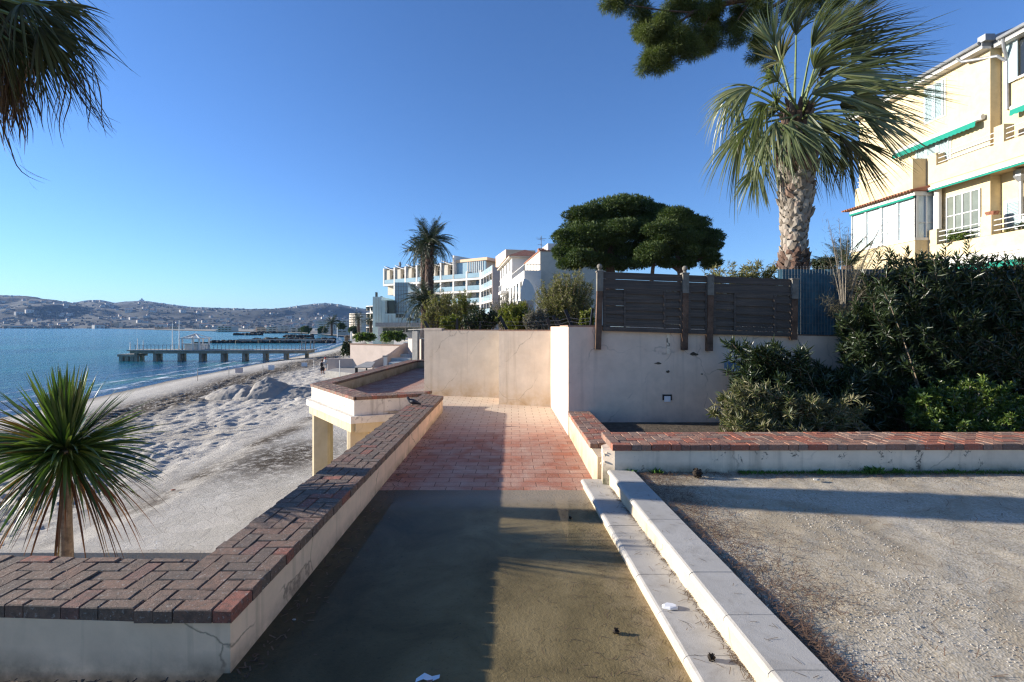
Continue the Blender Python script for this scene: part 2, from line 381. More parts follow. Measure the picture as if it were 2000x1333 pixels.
t = NT('weathered_dark_wood'); g_ = t.noise(1, 7, .7, vec=t.co((1.3, 20, 34))); t.col(t.mix(t.ramp(t.noise(1.4, 4), [(.35, 0), (.7, .6)]), t.ramp(g_, [(.3, (.05, .038, .03)), (.5, (.095, .072, .056)), (.72, (.15, .12, .095))]), (.045, .038, .034))); t.rough(.85); t.bump(g_, .6, .004); M['wood_dark'] = t.m
M['wood_post'] = plain('brown_stained_post', (.12, .07, .045), .8, .45, 8, .5, 60)
M['wood_grey'] = plain('grey_wood_post_top', (.17, .155, .13), .85, .3, 10, .4)
M['blue_sheet'] = plain('blue_screen_netting', (.05, .12, .16), .85, .25, 12, .3)
M['wire'] = plain('galvanised_wire', (.2, .2, .19), .5, .1, 10, 0)
M['dark_metal'] = plain('dark_metal', (.025, .025, .028), .5, .2, 10, 0)
M['grey_metal'] = plain('zinc', (.26, .27, .28), .45, .15, 6, .1, metal=.4)
M['white_metal'] = plain('white_lacquer', (.6, .6, .58), .45, .06, 5, 0)
M['bark_pine'] = plain('pine_bark', (.10, .065, .048), .95, .5, 12, 1, 25, bd=.03)
M['bark_grey'] = plain('grey_bark', (.19, .165, .13), .95, .4, 20, 1, 40, bd=.01)
M['stem'] = plain('shrub_stem', (.17, .13, .09), .9, .3, 20, .2)
M['pine_leaf'] = leafy('pine_needles', [(.03, .05, .014), (.05, .08, .02), (.085, .12, .03), (.04, .06, .018)], .12, .6, .25)
M['pine_near'] = leafy('hanging_pine_needles', [(.045, .062, .02), (.085, .11, .035), (.14, .165, .06), (.065, .08, .035)], .25, .7, .1)
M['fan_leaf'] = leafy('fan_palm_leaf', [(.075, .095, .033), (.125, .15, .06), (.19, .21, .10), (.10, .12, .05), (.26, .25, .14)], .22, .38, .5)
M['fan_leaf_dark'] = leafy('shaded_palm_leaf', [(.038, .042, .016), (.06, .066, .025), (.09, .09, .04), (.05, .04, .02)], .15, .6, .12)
M['dead_frond'] = leafy('dead_palm_frond', [(.055, .035, .022), (.09, .06, .036), (.13, .09, .055)], .08, .8, .2)
M['petiole'] = plain('palm_petiole', (.15, .19, .07), .5, .25, 12, 0)
M['boot'] = leafy('palm_boots', [(.22, .19, .155), (.30, .26, .215), (.14, .115, .09), (.36, .32, .27), (.2, .12, .085)], 0, .9, .2)
M['boot_red'] = leafy('brown_palm_boots', [(.09, .06, .045), (.15, .09, .065), (.06, .045, .035), (.24, .19, .16)], 0, .9, .2)
M['date_leaf'] = leafy('date_palm_leaf', [(.022, .034, .014), (.04, .055, .024), (.065, .08, .035)], .1, .45, .4)
M['cord_leaf'] = leafy('cordyline_leaf', [(.03, .055, .014), (.05, .09, .02), (.085, .13, .03), (.035, .06, .018), (.14, .17, .05)], .25, .32, .5)
M['cord_dry'] = leafy('dry_cordyline_leaf', [(.10, .042, .02), (.15, .06, .028), (.065, .035, .02), (.2, .12, .07)], .2, .6, .3)
M['cord_red'] = leafy('reddened_cordyline_leaf', [(.13, .05, .025), (.10, .085, .025), (.2, .09, .04)], .25, .4, .4)
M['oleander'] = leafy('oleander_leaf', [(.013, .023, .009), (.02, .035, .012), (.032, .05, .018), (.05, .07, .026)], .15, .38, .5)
M['oleander_pale'] = leafy('sunlit_oleander_leaf', [(.05, .075, .025), (.10, .11, .045), (.17, .155, .08), (.22, .2, .12)], .2, .45, .4)  # lighter copy of the oleander leaf with sunlight put into its colour
M['pitto'] = leafy('glossy_green_leaf', [(.03, .055, .014), (.055, .095, .02), (.09, .14, .03), (.16, .19, .035)], .25, .35, .5)
M['olive_leaf'] = leafy('olive_yellow_leaf', [(.09, .1, .035), (.17, .165, .06), (.24, .22, .1), (.13, .12, .055)], .25, .5, .3)
M['yellow_leaf'] = leafy('yellow_green_leaf', [(.06, .08, .02), (.15, .17, .03), (.22, .22, .03), (.09, .1, .03)], .25, .5, .3)
M['grey_leaf'] = leafy('grey_twiggy_leaf', [(.17, .155, .125), (.25, .23, .19), (.12, .11, .085)], .1, .7, .2)
M['tamarisk'] = leafy('tamarisk_foliage', [(.055, .05, .035), (.08, .075, .045), (.11, .095, .06)], .1, .8, .1)
M['weed'] = leafy('weed', [(.06, .13, .025), (.11, .2, .04)], .3, .5, .3)
M['soil'] = plain('dark_soil', (.10, .078, .055), .95, .4, 10, .8, 30, bd=.02)
M['glass_dark'] = plain('dark_window_glass', (.02, .025, .03), .08, .2, 1, 0, spec=.6)
M['yellow'] = plaster('yellow_facade', (.60, .49, .30), (.52, .42, .26), .2, 0, drips=.12)
M['peach'] = plain('peach_facade', (.72, .5, .33), .85, .05, 2, 0)
M['white'] = plain('white_facade', (.64, .61, .56), .85, .05, 2, 0)
M['offwhite'] = plain('cream_facade', (.54, .48, .39), .85, .07, 2, 0)
M['far_white'] = plain('far_white_render', (.50, .47, .42), .85, .1, .3, 0)
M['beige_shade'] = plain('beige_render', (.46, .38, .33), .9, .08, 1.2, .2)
M['green_awning'] = plain('green_canvas', (.0, .20, .14), .7, .08, 5, 0)
M['blue_shutter'] = plain('pale_blue_shutter', (.44, .54, .55), .5, .04, 5, 0)
M['terracotta'] = plain('terracotta_tiles', (.28, .12, .075), .85, .35, 3, .6, 8, bd=.05)
M['blue_glass'] = plain('pale_blue_glass', (.27, .38, .43), .12, .12, .5, 0, spec=.6)
M['green_glass'] = plain('pale_green_cladding', (.46, .56, .53), .18, .15, .35, 0, spec=.6)
M['curtain_glass'] = plain('curtained_window', (.52, .60, .62), .18, .08, 2.5, 0, spec=.6)
M['loggia_glass'] = plain('loggia_glass', (.16, .18, .15), .15, .2, 2, 0, spec=.5)
M['concrete'] = plain('concrete', (.30, .285, .26), .9, .2, 3, .3)
M['pier_grey'] = plain('pier_concrete', (.27, .25, .21), .9, .35, 1.2, .5, 8)
M['rock'] = plain('dark_rocks', (.045, .042, .038), .9, .5, 2, 1, 5, bd=.2)
M['skin'] = plain('skin', (.45, .26, .19), .6, .05, 5, 0)
M['cloth_black'] = plain('black_cloth', (.02, .02, .024), .9, .1, 5, 0)
M['cloth_grey'] = plain('pale_grey_cloth', (.42, .43, .43), .9, .1, 5, 0)
M['cloth_red'] = plain('red_cap_cloth', (.4, .06, .05), .9, .1, 5, 0)
M['pigeon'] = plain('dark_plumage', (.03, .032, .04), .6, .4, 30, 0)
M['blue_plastic'] = plain('faded_blue_plastic', (.12, .2, .30), .5, .2, 8, .1)
M['cone'] = plain('pine_cone', (.03, .022, .016), .9, .4, 60, .8)
M['paper'] = plain('white_board', (.72, .72, .72), .7, .06, 5, 0)
M['net'] = plain('beige_netting', (.5, .42, .4), .9, .1, 5, 0)

# ================================================================== THE GROUND
def slab_poly(name, pts, z, mat, res=None):
    mb = MB(); mb.poly([(x, y, z) for x, y in pts]); return struct(name, mb, mat)
# walkway and upper terrace floor (the balcony's floor included)
mb = MB()
mb.poly([(-1.5, 12.9, 0), (-1.5, 10.0, 0), (-1.5, 2.4, 0), (-6, 2.4, 0), (-6, -4, 0), (1.2, -4, 0), (1.2, 12.9, 0)])
mb.poly([(-1.5, 10.3, 0), (-1.5, 22, 0), (-4.6, 22, 0), (-5.0, 12.3, 0), (-3.2, 10.25, 0)])
mb.poly([(-1.5, 12.9, 0), (6, 12.9, 0), (6, 22, 0), (-1.5, 22, 0)])
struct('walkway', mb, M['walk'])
# gravel yard, with a slightly uneven surface
def grid(name, x0, x1, y0, y1, nx, ny, fz, mat, keep=None):
    X, Y = np.meshgrid(np.linspace(x0, x1, nx), np.linspace(y0, y1, ny)); Z = fz(X, Y)
    V = np.stack([X, Y, Z], -1).reshape(-1, 3); mb = MB()
    i = np.arange((ny-1)*nx).reshape(ny-1, nx)[:, :-1].ravel()
    fs = np.stack([i, i+1, i+1+nx, i+nx], 1)
    if keep is not None: fs = fs[keep(V[fs].mean(1))]
    mb.add(V, fs.tolist()); return struct(name, mb, mat, True)
def yard_z(X, Y): return .235+.03*(fbm(X*1.3, Y*1.3, 4, 3)-.5)+.012*(fbm(X*9, Y*9, 3, 5)-.5)
def stepx(y): return .78+(5.4-y)*.0413                # the steps turn slightly away from the walkway's line
grid('gravel_yard', 1.2, 12, -1, 5.3, 260, 150, yard_z, M['gravel'], keep=lambda c: c[:, 0] > stepx(c[:, 1])+.50)
slab_poly('ground', [(-6, -90), (60, -90), (60, 5.2), (12.1, 5.2), (12.1, -1.02), (1.55, -1.02), (1.55, -4.02), (-6, -4.02)], .21, M['gravel'])
slab_poly('beach_behind', [(-31, -90), (-6.1, -90), (-6.1, -6), (-14.1, -6), (-14.1, 3.1), (-31, 3.1)], -3.1, M['gravel'])
slab_poly('flower_bed', [(1.0, 5.5), (14, 5.5), (14, 8.2), (1.0, 8.2)], .22, M['soil'])
slab_poly('garden_ground', [(1.0, 8.1), (12.6, 8.1), (12.6, 5.3), (60, 5.3), (60, 70), (-3, 70), (-3, 22), (2.0, 12.9)], 1.1, M['soil'])
# silt and rubbish at the foot of the walls is modelled further down

# ================================================================== BRICK COPINGS
def clip(poly, quad):
    out = list(poly); n = len(quad)
    for i in range(n):
        a, b = quad[i], quad[(i+1) % n]; inp = out; out = []
        if not inp: return []
        def side(p): return (b[0]-a[0])*(p[1]-a[1])-(b[1]-a[1])*(p[0]-a[0])
        for j in range(len(inp)):
            p, q = inp[j], inp[(j+1) % len(inp)]; sp, sq = side(p), side(q)
            if sp >= 0: out.append(p)
            if (sp > 1e-9 and sq < -1e-9) or (sp < -1e-9 and sq > 1e-9):
                t = sp/(sp-sq); out.append((p[0]+(q[0]-p[0])*t, p[1]+(q[1]-p[1])*t))
    return out
def area(p): return .5*sum(p[i][0]*p[(i+1) % len(p)][1]-p[(i+1) % len(p)][0]*p[i][1] for i in range(len(p)))
def herringbone(mb, quads, org, ang, z0, z1, w=.102, gap=.006, tilt=.004, chamfer=.006, zf=None):
    ca, sa = math.cos(ang), math.sin(ang)
    def tow(p): return (org[0]+p[0]*ca-p[1]*sa, org[1]+p[0]*sa+p[1]*ca)
    def tol(p): x, y = p[0]-org[0], p[1]-org[1]; return (x*ca+y*sa, -x*sa+y*ca)
    P = [tol(p) for q in quads for p in q]
    i0, i1 = int(min(p[0] for p in P)/w)-3, int(max(p[0] for p in P)/w)+2
    j0, j1 = int(min(p[1] for p in P)/w)-3, int(max(p[1] for p in P)/w)+2
    for i in range(i0, i1):
        for j in range(j0, j1):
            k = (i-j) % 4
            if k == 0: r = (i*w, (i+2)*w, j*w, (j+1)*w)
            elif k == 3: r = (i*w, (i+1)*w, j*w, (j+2)*w)
            else: continue
            g = gap/2
            rect = [tow(p) for p in ((r[0]+g, r[2]+g), (r[1]-g, r[2]+g), (r[1]-g, r[3]-g), (r[0]+g, r[3]-g))]
            pieces = [clip(rect, q) for q in quads]; ar = [area(p) if len(p) > 2 else 0 for p in pieces]
            full = area(rect)
            if sum(ar) > .995*full and len([a for a in ar if a > 0]) > 1: pieces, ar = [rect], [full]
            for p, a in zip(pieces, ar):
                if a < full*.12: continue
                dz = random.gauss(0, .0016); tx, ty = random.gauss(0, .011), random.gauss(0, .011)
                cx = sum(q[0] for q in p)/len(p); cy = sum(q[1] for q in p)/len(p)
                rot = random.gauss(0, .008)
                p = [(cx+(q[0]-cx)*math.cos(rot)-(q[1]-cy)*math.sin(rot), cy+(q[0]-cx)*math.sin(rot)+(q[1]-cy)*math.cos(rot)) for q in p]
                base = zf if zf else (lambda q: z1)
                mb.prism(p, z0, lambda q, dz=dz, cx=cx, cy=cy, tx=tx, ty=ty: base(q)+dz+(q[0]-cx)*tx+(q[1]-cy)*ty, ch=chamfer)
def mitre(a, b, width, side=1):
    a, b = Vector(a).to_2d(), Vector(b).to_2d(); d = (b-a).normalized(); n = Vector((-d.y, d.x))*width*side
    return a, b, b+n, a+n

# ---- the L-shaped low wall along the walkway (near)
LW = thing('garden_wall', 'low cream L-shaped wall with dark herringbone brick top, running from the front to the balcony', 'wall', (-1.7, 2.8, 0))
WL, WR, Y0, Y1, YE = -1.965, -1.445, 2.49, 3.035, 10.62
lq = [(WL, Y0), (WR, Y0), (WR, YE-.42), (WL, YE)]; fq = [(-4.6, Y0+.14), (WL, Y0+.02), (WL, Y1), (-4.6, Y1+.12)]
def inset(q, k):
    cx = sum(p[0] for p in q)/len(q); cy = sum(p[1] for p in q)/len(q); return q
b = MB()
b.prism([(WL+.01, Y0+.02), (WR-.018, Y0+.02), (WR-.018, YE-.43), (WL+.01, YE)], -2.9, .268)
b.prism([(-4.6, Y0+.15), (WL+.01, Y0+.02), (WL+.01, Y1-.02), (-4.6, Y1+.10)], -2.9, .268)
b.build('rendered_wall', M['wall_front'], LW)
b = MB(); b.prism([(WL+.02, Y0+.02), (WR-.02, Y0+.02), (WR-.02, YE-.44), (WL+.02, YE-.02)], .268, .322)
b.prism([(-4.6, Y0+.16), (WL+.02, Y0+.04), (WL+.02, Y1-.03), (-4.6, Y1+.09)], .268, .322)
b.build('mortar_bed', M['mortar'], LW)
b = MB(); herringbone(b, [lq, fq], (WR, Y0), math.pi/2, .270, .338); b.build('brick_coping', M['brick'], LW)

# ---- the balcony terrace with its angled parapet
A, B, C_, D_, E_ = (-1.965, 10.55), (-3.29, 10.02), (-5.16, 12.36), (-4.55, 21.4), (-1.4, 21.5)
def inner(P, Q, S, w):                    # inner mitred corner at Q of the path P-Q-S, inside on the right hand side
    P, Q, S = Vector(P), Vector(Q), Vector(S); d1 = (Q-P).normalized(); d2 = (S-Q).normalized()
    n1 = Vector((d1.y, -d1.x)); n2 = Vector((d2.y, -d2.x)); m = (n1+n2).normalized(); return tuple(Q+m*w/max(.3, m.dot(n1)))
W_ = .48
Ai = (A[0]+.14, A[1]+.50); Bi = inner(A, B, C_, W_); Ci = inner(B, C_, D_, W_); Di = inner(C_, D_, E_, W_); Ei = (E_[0], E_[1]-W_)
BT = thing('balcony_terrace', 'angular white balcony terrace on columns with mossy brick-topped parapet above the beach', 'balcony', (-3.6, 14, 0))
def loop(mb, outs, ins, z0, z1):
    for i in range(len(outs)-1): mb.prism([outs[i+1], outs[i], ins[i], ins[i+1]][::-1] if area([outs[i+1], outs[i], ins[i], ins[i+1]]) < 0 else [outs[i+1], outs[i], ins[i], ins[i+1]], z0, z1)
def shrink(outs, ins, k):
    o2, i2 = [], []
    for o, i in zip(outs, ins):
        o_, i_ = Vector(o), Vector(i); d = (i_-o_).normalized()*k; o2.append(tuple(o_+d)); i2.append(tuple(i_-d))
    return o2, i2
outs, ins = [A, B, C_, D_, E_], [Ai, Bi, Ci, Di, Ei]
o2, i2 = shrink(outs, ins, .03)
b = MB(); loop(b, o2[:3], [tuple(Vector(o)*.55+Vector(i)*.45) for o, i in zip(o2, i2)][:3], -.05, .268); loop(b, o2[2:], [tuple(Vector(o)*.55+Vector(i)*.45) for o, i in zip(o2, i2)][2:], -.05, .268)
b.build('outer_parapet', M['balcony_white'], BT)
b = MB(); loop(b, [tuple(Vector(o)*.549+Vector(i)*.451) for o, i in zip(o2, i2)], i2, -.049, .269); b.build('inner_parapet', M['wall_cream'], BT)
b = MB()
for i in range(4):
    q = [outs[i+1], outs[i], ins[i], ins[i+1]]
    if area(q) < 0: q = q[::-1]
    d = Vector(outs[i+1])-Vector(outs[i]); herringbone(b, [q], outs[i], math.atan2(d.y, d.x), .272, .338, w=.105, gap=.006)
b.build('brick_coping', M['brick_far'], BT)
b = MB()
ex = [tuple(Vector(o)-(Vector(i)-Vector(o)).normalized()*.09) for o, i in zip(outs, ins)]
b.prism([ex[4], (E_[0], 21.3)]+[ex[3], ex[2], ex[1], ex[0], (-1.5, 10.75), (-1.5, 21.3)][0:6] if False else [ex[0], (-1.97, 21.3), ex[3], ex[2], ex[1]], -.20, -.053)
b.build('floor_slab', M['balcony_white'], BT)
b = MB()
for P, Q in ((ex[0], ex[1]), (ex[1], ex[2]), (ex[2], ex[3])):
    P, Q = Vector(P), Vector(Q); d = (Q-P).normalized(); n = Vector((d.y, -d.x)); P = P+n*.16+d*.1; Q = Q+n*.16-d*.1
    b.beam((P.x, P.y, -.30), (Q.x, Q.y, -.30), .24, .195)
b.build('edge_beam', M['column'], BT)
for cx, cy, w, h in ((-4.86, 12.42, .40, R(8)), (-3.30, 10.42, .44, R(20)), (-4.6, 16.5, .36, 0), (-3.35, 13.2, .3, 0), (-2.3, 10.9, .36, 0), (-4.35, 20.8, .36, 0)):
    b = MB(); ca, sa = math.cos(h), math.sin(h); pts = []
    for k in range(4):
        for s in (-1, 1):
            a = R(45+90*k)+s*.14; r = w*.68; pts.append((cx+r*math.cos(a+h), cy+r*math.sin(a+h)))
    b.prism(pts, -2.95, -.397); b.build('column', M['column'], BT)

# ---- tall boundary walls
def wallthing(name, label, pts, z0, zt, mat, extra=None, cat='wall'):
    root = thing(name, label, cat, (pts[0][0], pts[0][1], 0)); b = MB(); b.prism(pts, z0, zt); b.build('rendered_wall', mat, root); return root
W1 = wallthing('boundary_wall', 'tall pale rendered wall panel facing the path, left of the joint and beside the terrace opening', [(-2.31, 12.72), (-.31, 12.22), (-.26, 12.42), (-2.26, 12.92)], 0, 1.70, M['wall_panel'])
b = MB(); b.prism([(-2.32, 12.715), (-1.84, 12.595), (-1.79, 12.80), (-2.27, 12.93)], 1.70, 1.765); b.build('raised_end', M['wall_panel'], W1)
b = MB(); b.box(-1.80, -.31, -.03, .03, 1.700, 1.722, fr=lambda u, v: (u, 12.22-(u+.31)*.25+.1+v*3)); b.build('red_capping', M['brick_red'], W1)
W2 = wallthing('boundary_wall', 'tall pale rendered wall panel right of the joint, set forward and stained at its foot', [(-.305, 11.22), (.87, 10.85), (.93, 11.05), (-.25, 11.45), (-.25, 12.3), (-.305, 12.3)], 0, 1.705, M['wall_panel'])
b = MB(); b.prism([(-.31, 11.215), (.87, 10.845), (.92, 11.0), (-.26, 11.4)], 1.705, 1.728); b.build('red_capping', M['brick_red'], W2)
W3 = thing('boundary_wall', 'tall wall with sunlit side along the path and long shaded face behind the flower bed', 'wall', (.93, 8, 0))
b = MB(); b.prism([(.93, 7.98), (1.62, 7.98), (1.62, 8.2), (1.15, 8.2), (1.10, 10.9), (.87, 10.9)], 0, 1.80); b.build('corner_pier', M['wall_grey'], W3)
b = MB(); b.prism([(.92, 7.97), (1.62, 7.97), (1.62, 8.19), (1.14, 8.21), (1.10, 9.2), (.91, 9.2)], 1.80, 1.825); b.build('red_capping', M['brick_red'], W3)
b = MB()
b.prism([(1.62, 7.985), (12.5, 7.985), (12.5, 8.22), (1.62, 8.22)], 0, lambda p: 1.735-(p[0]-1.62)*.026); b.build('rendered_wall', M['wall_grey'], W3)
b = MB(); b.prism([(1.625, 7.975), (6.2, 7.975), (6.2, 8.23), (1.625, 8.23)], 1.5, lambda p: 1.757-(p[0]-1.62)*.026)
V = b.v[0]; V[:4, 2] = [1.757-(x-1.62)*.026-.02 for x in V[:4, 0]]; b.build('brick_course', M['brick'], W3)
for px0, px1, py0, py1, m in ((1302, 1308, 652, 692, 'concrete'),):
    b = MB(); a = at(px0, py0, 7.98); c = at(px1, py1, 7.98); b.box(a.x, c.x, 7.974, 7.99, c.z, a.z); b.build('patched_strip', M['wall_white'], W3)
# holes and a socket box in the shaded wall
t = NT('patched_plaster'); t.col(t.ramp(t.noise(14, 7, .75), [(.4, (.33, .28, .25)), (.6, (.42, .38, .35))])); t.rough(.9); M['patch'] = t.m
sb = thing('socket_box', 'small open black socket recess with torn white sheet in the shaded wall', 'socket', tuple(at(1303, 776, 7.98)))
b = MB(); a, c = at(1294, 771, 7.98), at(1312, 782, 7.98); b.box(a.x, c.x, 7.972, 7.99, c.z, a.z); b.build('box', M['dark_metal'], sb)
b = MB(); a, c = at(1297, 774, 7.98), at(1309, 785, 7.98); b.prism([(a.x, 7.966), (c.x, 7.964), (c.x, 7.971), (a.x, 7.971)], c.z, a.z-.0); b.build('torn_cover', M['paper'], sb)
for px, py, rx, rz in ((1286, 710, .07, .018), (1304, 726, .05, .02), (1354, 692, .09, .03), (1371, 731, .022, .014)):
    b = MB(); c = at(px, py, 7.981); n = 14
    pts = [(c.x+rx*math.cos(2*math.pi*k/n)*random.uniform(.5, 1.1), 7.978, c.z+rz*math.sin(2*math.pi*k/n)*random.uniform(.5, 1.2)) for k in range(n)]
    b.poly(pts); b.build('plaster_hole', M['soil'], W3)
lb = thing('wall_lamp', 'faded blue plastic box lamp on the shaded wall, half behind the oleander', 'lamp', tuple(at(1440, 716, 7.9)))
b = MB(); a, c = at(1424, 708, 7.8), at(1450, 722, 7.8); b.prism([(a.x, 7.80), (c.x, 7.78), (c.x, 7.985), (a.x, 7.985)], c.z, lambda p: a.z-(.03 if p[1] < 7.9 else 0)); b.build('housing', M['blue_plastic'], lb)
b = MB(); b.prism([(a.x+.01, 7.79), (c.x-.02, 7.77), (c.x-.02, 7.98), (a.x+.01, 7.98)], c.z-.03, c.z); b.build('diffuser', M['paper'], lb)

# ---- low walls on the right
R2 = thing('low_wall', 'short low wall with red brick top running beside the path up to the tall corner', 'wall', (1.1, 6.8, 0))
b = MB(); b.prism([(.955, 5.40), (1.0, 5.40), (1.30, 5.79), (1.26, 7.98), (.94, 7.98)], 0, .345); b.build('rendered_wall', M['wall_cream'], R2)
b = MB(); q = [(.935, 5.78), (1.32, 5.79), (1.28, 7.97), (.92, 7.97)]; b.prism([(.95, 5.8), (1.30, 5.8), (1.26, 7.96), (.94, 7.96)], .345, .392); b.build('mortar_bed', M['mortar'], R2)
b = MB(); herringbone(b, [q], (.93, 5.78), math.pi/2+.01, .346, .405, w=.105); b.build('brick_coping', M['brick_red'], R2)
R1 = thing('low_wall', 'long low wall with peeling white paint and warm brick top behind the gravel', 'wall', (4, 5.5, 0))
b = MB(); b.prism([(.98, 5.22), (1.10, 5.17), (12, 5.27), (12, 5.74), (1.31, 5.74), (1.0, 5.40)], 0, .475)
b.build('rendered_wall', M['wall_white'], R1)
b = MB(); b.prism([(1.10, 5.20), (12, 5.29), (12, 5.76), (1.10, 5.76)], .475, .522); b.build('mortar_bed', M['mortar'], R1)
b = MB(); herringbone(b, [[(1.07, 5.15), (12, 5.25), (12, 5.79), (1.07, 5.79)]], (1.07, 5.15), .009, .476, .540, w=.105); b.build('brick_coping', M['brick_red'], R1)
b = MB()
for k in range(26):                        # broken render on the wall's end
    x, y, z = random.uniform(.985, 1.02), random.uniform(5.19, 5.38), random.uniform(.05, .46); r = random.uniform(.006, .016)
    b.prism([(x+r*math.cos(a)*random.uniform(.6, 1.1), y+r*math.sin(a)) for a in (0, 1.2, 2.4, 3.7, 5)], z, z+r*1.2, ch=.006)
b.build('crumbled_render', M['wall_white'], R1)

# ---- two stone steps up to the yard
def step(label, off0, off1, z0, z1, y1, joints):
    root = thing('stone_step', label, 'step', (stepx(3)+off0, 3, 0))
    b = MB(); y = y1
    while y > -1.2:
        L = joints*random.uniform(.93, 1.07); ya, yb = y-L+.004, y
        x0a, x0b = stepx(ya)+off0, stepx(yb)+off0; x1a, x1b = stepx(ya)+off1, stepx(yb)+off1
        # bull-nosed slab: profile extruded along the step
        prof = [(0.03, z1-.055), (.004, z1-.05), (-.012, z1-.034), (-.012, z1-.018), (.0, z1-.005), (.014, z1), ]
        V = []; n = len(prof)+2; dz = random.gauss(0, .0015)
        for (xa, xb_, yy) in ((x0a, x1a, ya), (x0b, x1b, yb)):
            for dx, z in prof: V.append((xa+dx, yy, z+dz))
            V += [(xb_, yy, z1+dz), (xb_, yy, z1-.055)]
        Fc = [[i, (i+1) % n, n+(i+1) % n, n+i][::-1] for i in range(n)]+[list(range(n)), list(range(n, 2*n))[::-1]]
        b.add(V, Fc); y -= L
    b.build('stone_slab', M['step'], root)
    b = MB(); b.prism([(stepx(-1.2)+off0+.012, -1.2), (stepx(-1.2)+off1-.01, -1.2), (stepx(y1)+off1-.01, y1-.003), (stepx(y1)+off0+.012, y1-.003)], z0, z1-.054); b.build('riser', M['stone_riser'], root)
    return root
step('lower of the two pale stone steps, edged by the silted path', 0, .285, -.02, .098, 5.40, .42)
step('upper of the two pale stone steps, bordering the gravel yard', .245, .505, .05, .262, 5.19, .44)

# ---- wooden fence on the tall wall
FN = thing('wooden_fence', 'dark weathered wooden lattice fence fixed on top of the shaded wall', 'fence', (3, 7.95, 1.7))
def fz(px): return at(px, np.interp(px, [1175, 1550], [531, 546]), 7.93).z, at(px, np.interp(px, [1175, 1550], [641, 653]), 7.93).z
for px, top, bot, ball in ((1171, 530, 683, True), (1337.5, 534, 684, True), (1386, 538, 686, False), (1550, 545, 664, False)):
    x = (px-1000)/F*7.93; zt, zb = at(px, top, 7.93).z, at(px, bot, 7.93).z; w = .092
    lean = .03 if px < 1200 else .012
    p = MB(); p.beam((x-lean, 7.925, zb), (x, 7.925, zt-.33), w, w, up=(0, 1, 0)); po = p.build('post', M['wood_post'], FN)
    p = MB(); p.beam((x, 7.924, zt-.33), (x+.003, 7.924, zt-.02), w+.008, w+.008, up=(0, 1, 0)); p.build('post_sleeve', M['wood_grey'], po)
    p = MB(); p.prism([(x-.06, 7.865), (x+.06, 7.865), (x+.06, 7.985), (x-.06, 7.985)], zt-.02, zt+.005, ch=.006)
    if ball:
        for k, (r, h) in enumerate(((.03, .005), (.03, .025))): p.tube([(x, 7.925, zt+.005), (x, 7.925, zt+.03)], .028, 10) if k == 0 else None
        n = 8; pts = [(x, 7.925, zt+.03+.045*(1-math.cos(math.pi*k/n))) for k in range(n+1)]
        p.tube(pts, [max(.002, .045*math.sin(math.pi*k/n)) for k in range(n+1)], 12)
    p.build('post_cap', M['wood_grey'], po)
for x0p, x1p in ((1177, 1332), (1342, 1381), (1391, 1546)):
    x0, x1 = (x0p-1000)/F*7.95, (x1p-1000)/F*7.95; zt0, zb0 = fz(x0p); zt1, zb1 = fz(x1p)
    pan = MB()
    def zz(x, f): k = (x-x0)/(x1-x0); return (zb0+(zb1-zb0)*k)*(1-f)+(zt0+(zt1-zt0)*k)*f
    def rail(f0, f1, y0, y1, xa=x0, xb=x1, jit=0):
        j = random.gauss(0, jit) if jit else 0
        V = [(x, y, zz(x, f)+j) for x in (xa, xb) for y, f in ((y0, f0), (y1, f0), (y1, f1), (y0, f1))]
        pan.add(V, [[0, 1, 2, 3], [7, 6, 5, 4]]+[[i, 4+i, 4+(i+1) % 4, (i+1) % 4] for i in range(4)])
    rail(.878, 1.0, 7.925, 7.945); rail(.72, .872, 7.93, 7.95)             # two wide boards above
    rail(.70, .745, 7.905, 7.945)                                          # frame
    rail(-.05, .03, 7.905, 7.945)
    wf = .045
    nb = max(2, int((x1-x0)/.62)); bats = [x0]+[x0+(x1-x0)*k/nb for k in range(1, nb)]+[x1-wf]
    if nb > 1 and x1-x0 > 1: bats = [x0, x0+(x1-x0)*.26, x0+(x1-x0)*.76, x1-wf]
    else: bats = [x0, x1-wf]
    for k, bx in enumerate(bats): rail(.03, .70, 7.90 if k in (0, len(bats)-1) else 7.898, 7.938 if k in (0, len(bats)-1) else 7.912, bx, bx+(wf if k in (0, len(bats)-1) else .03))
    ns = 9
    for k in range(ns):                                                   # woven slats
        f0 = .033+(.665)*k/ns; f1 = min(.698, f0+.665/ns+(.010 if k % 4 else .002))
        for m in range(len(bats)-1):
            yo = 7.908 if (k+m) % 2 else 7.928
            rail(f0, f1, yo, yo+.007, bats[m]+.012, bats[m+1]+.02, .0015)
    pan.build('lattice_panel', M['wood_dark'], FN)

# ---- blue netting screen right of the wooden fence
BS = thing('screen_fence', 'blue netting screen behind wire mesh right of the wooden fence', 'fence', (5.3, 8.1, 1.6))
a, c = at(1520, 524, 8.15), at(1830, 655, 8.15)
b = MB(); xs = np.linspace(a.x, c.x+1.5, 60); V = []; 
for x in xs: y = 8.15+.02*math.sin(x*9)+.012*math.sin(x*23); V += [(x, y, c.z), (x, y, a.z-.02)]
b.add(V, [[2*i, 2*i+2, 2*i+3, 2*i+1] for i in range(59)]); b.build('blue_netting', M['blue_sheet'], BS)
b = MB(); x = a.x
while x < a.x+3.6: b.beam((x, 8.10, c.z), (x, 8.10, a.z+.025), .0028, .0028, up=(0, 1, 0)); x += .05
for k in range(9): z = c.z+(a.z-c.z)*(k+.5)/8.4; b.beam((a.x, 8.105, z), (a.x+3.6, 8.105, z), .0028, .0028)
b.build('wire_mesh', M['wire'], BS)

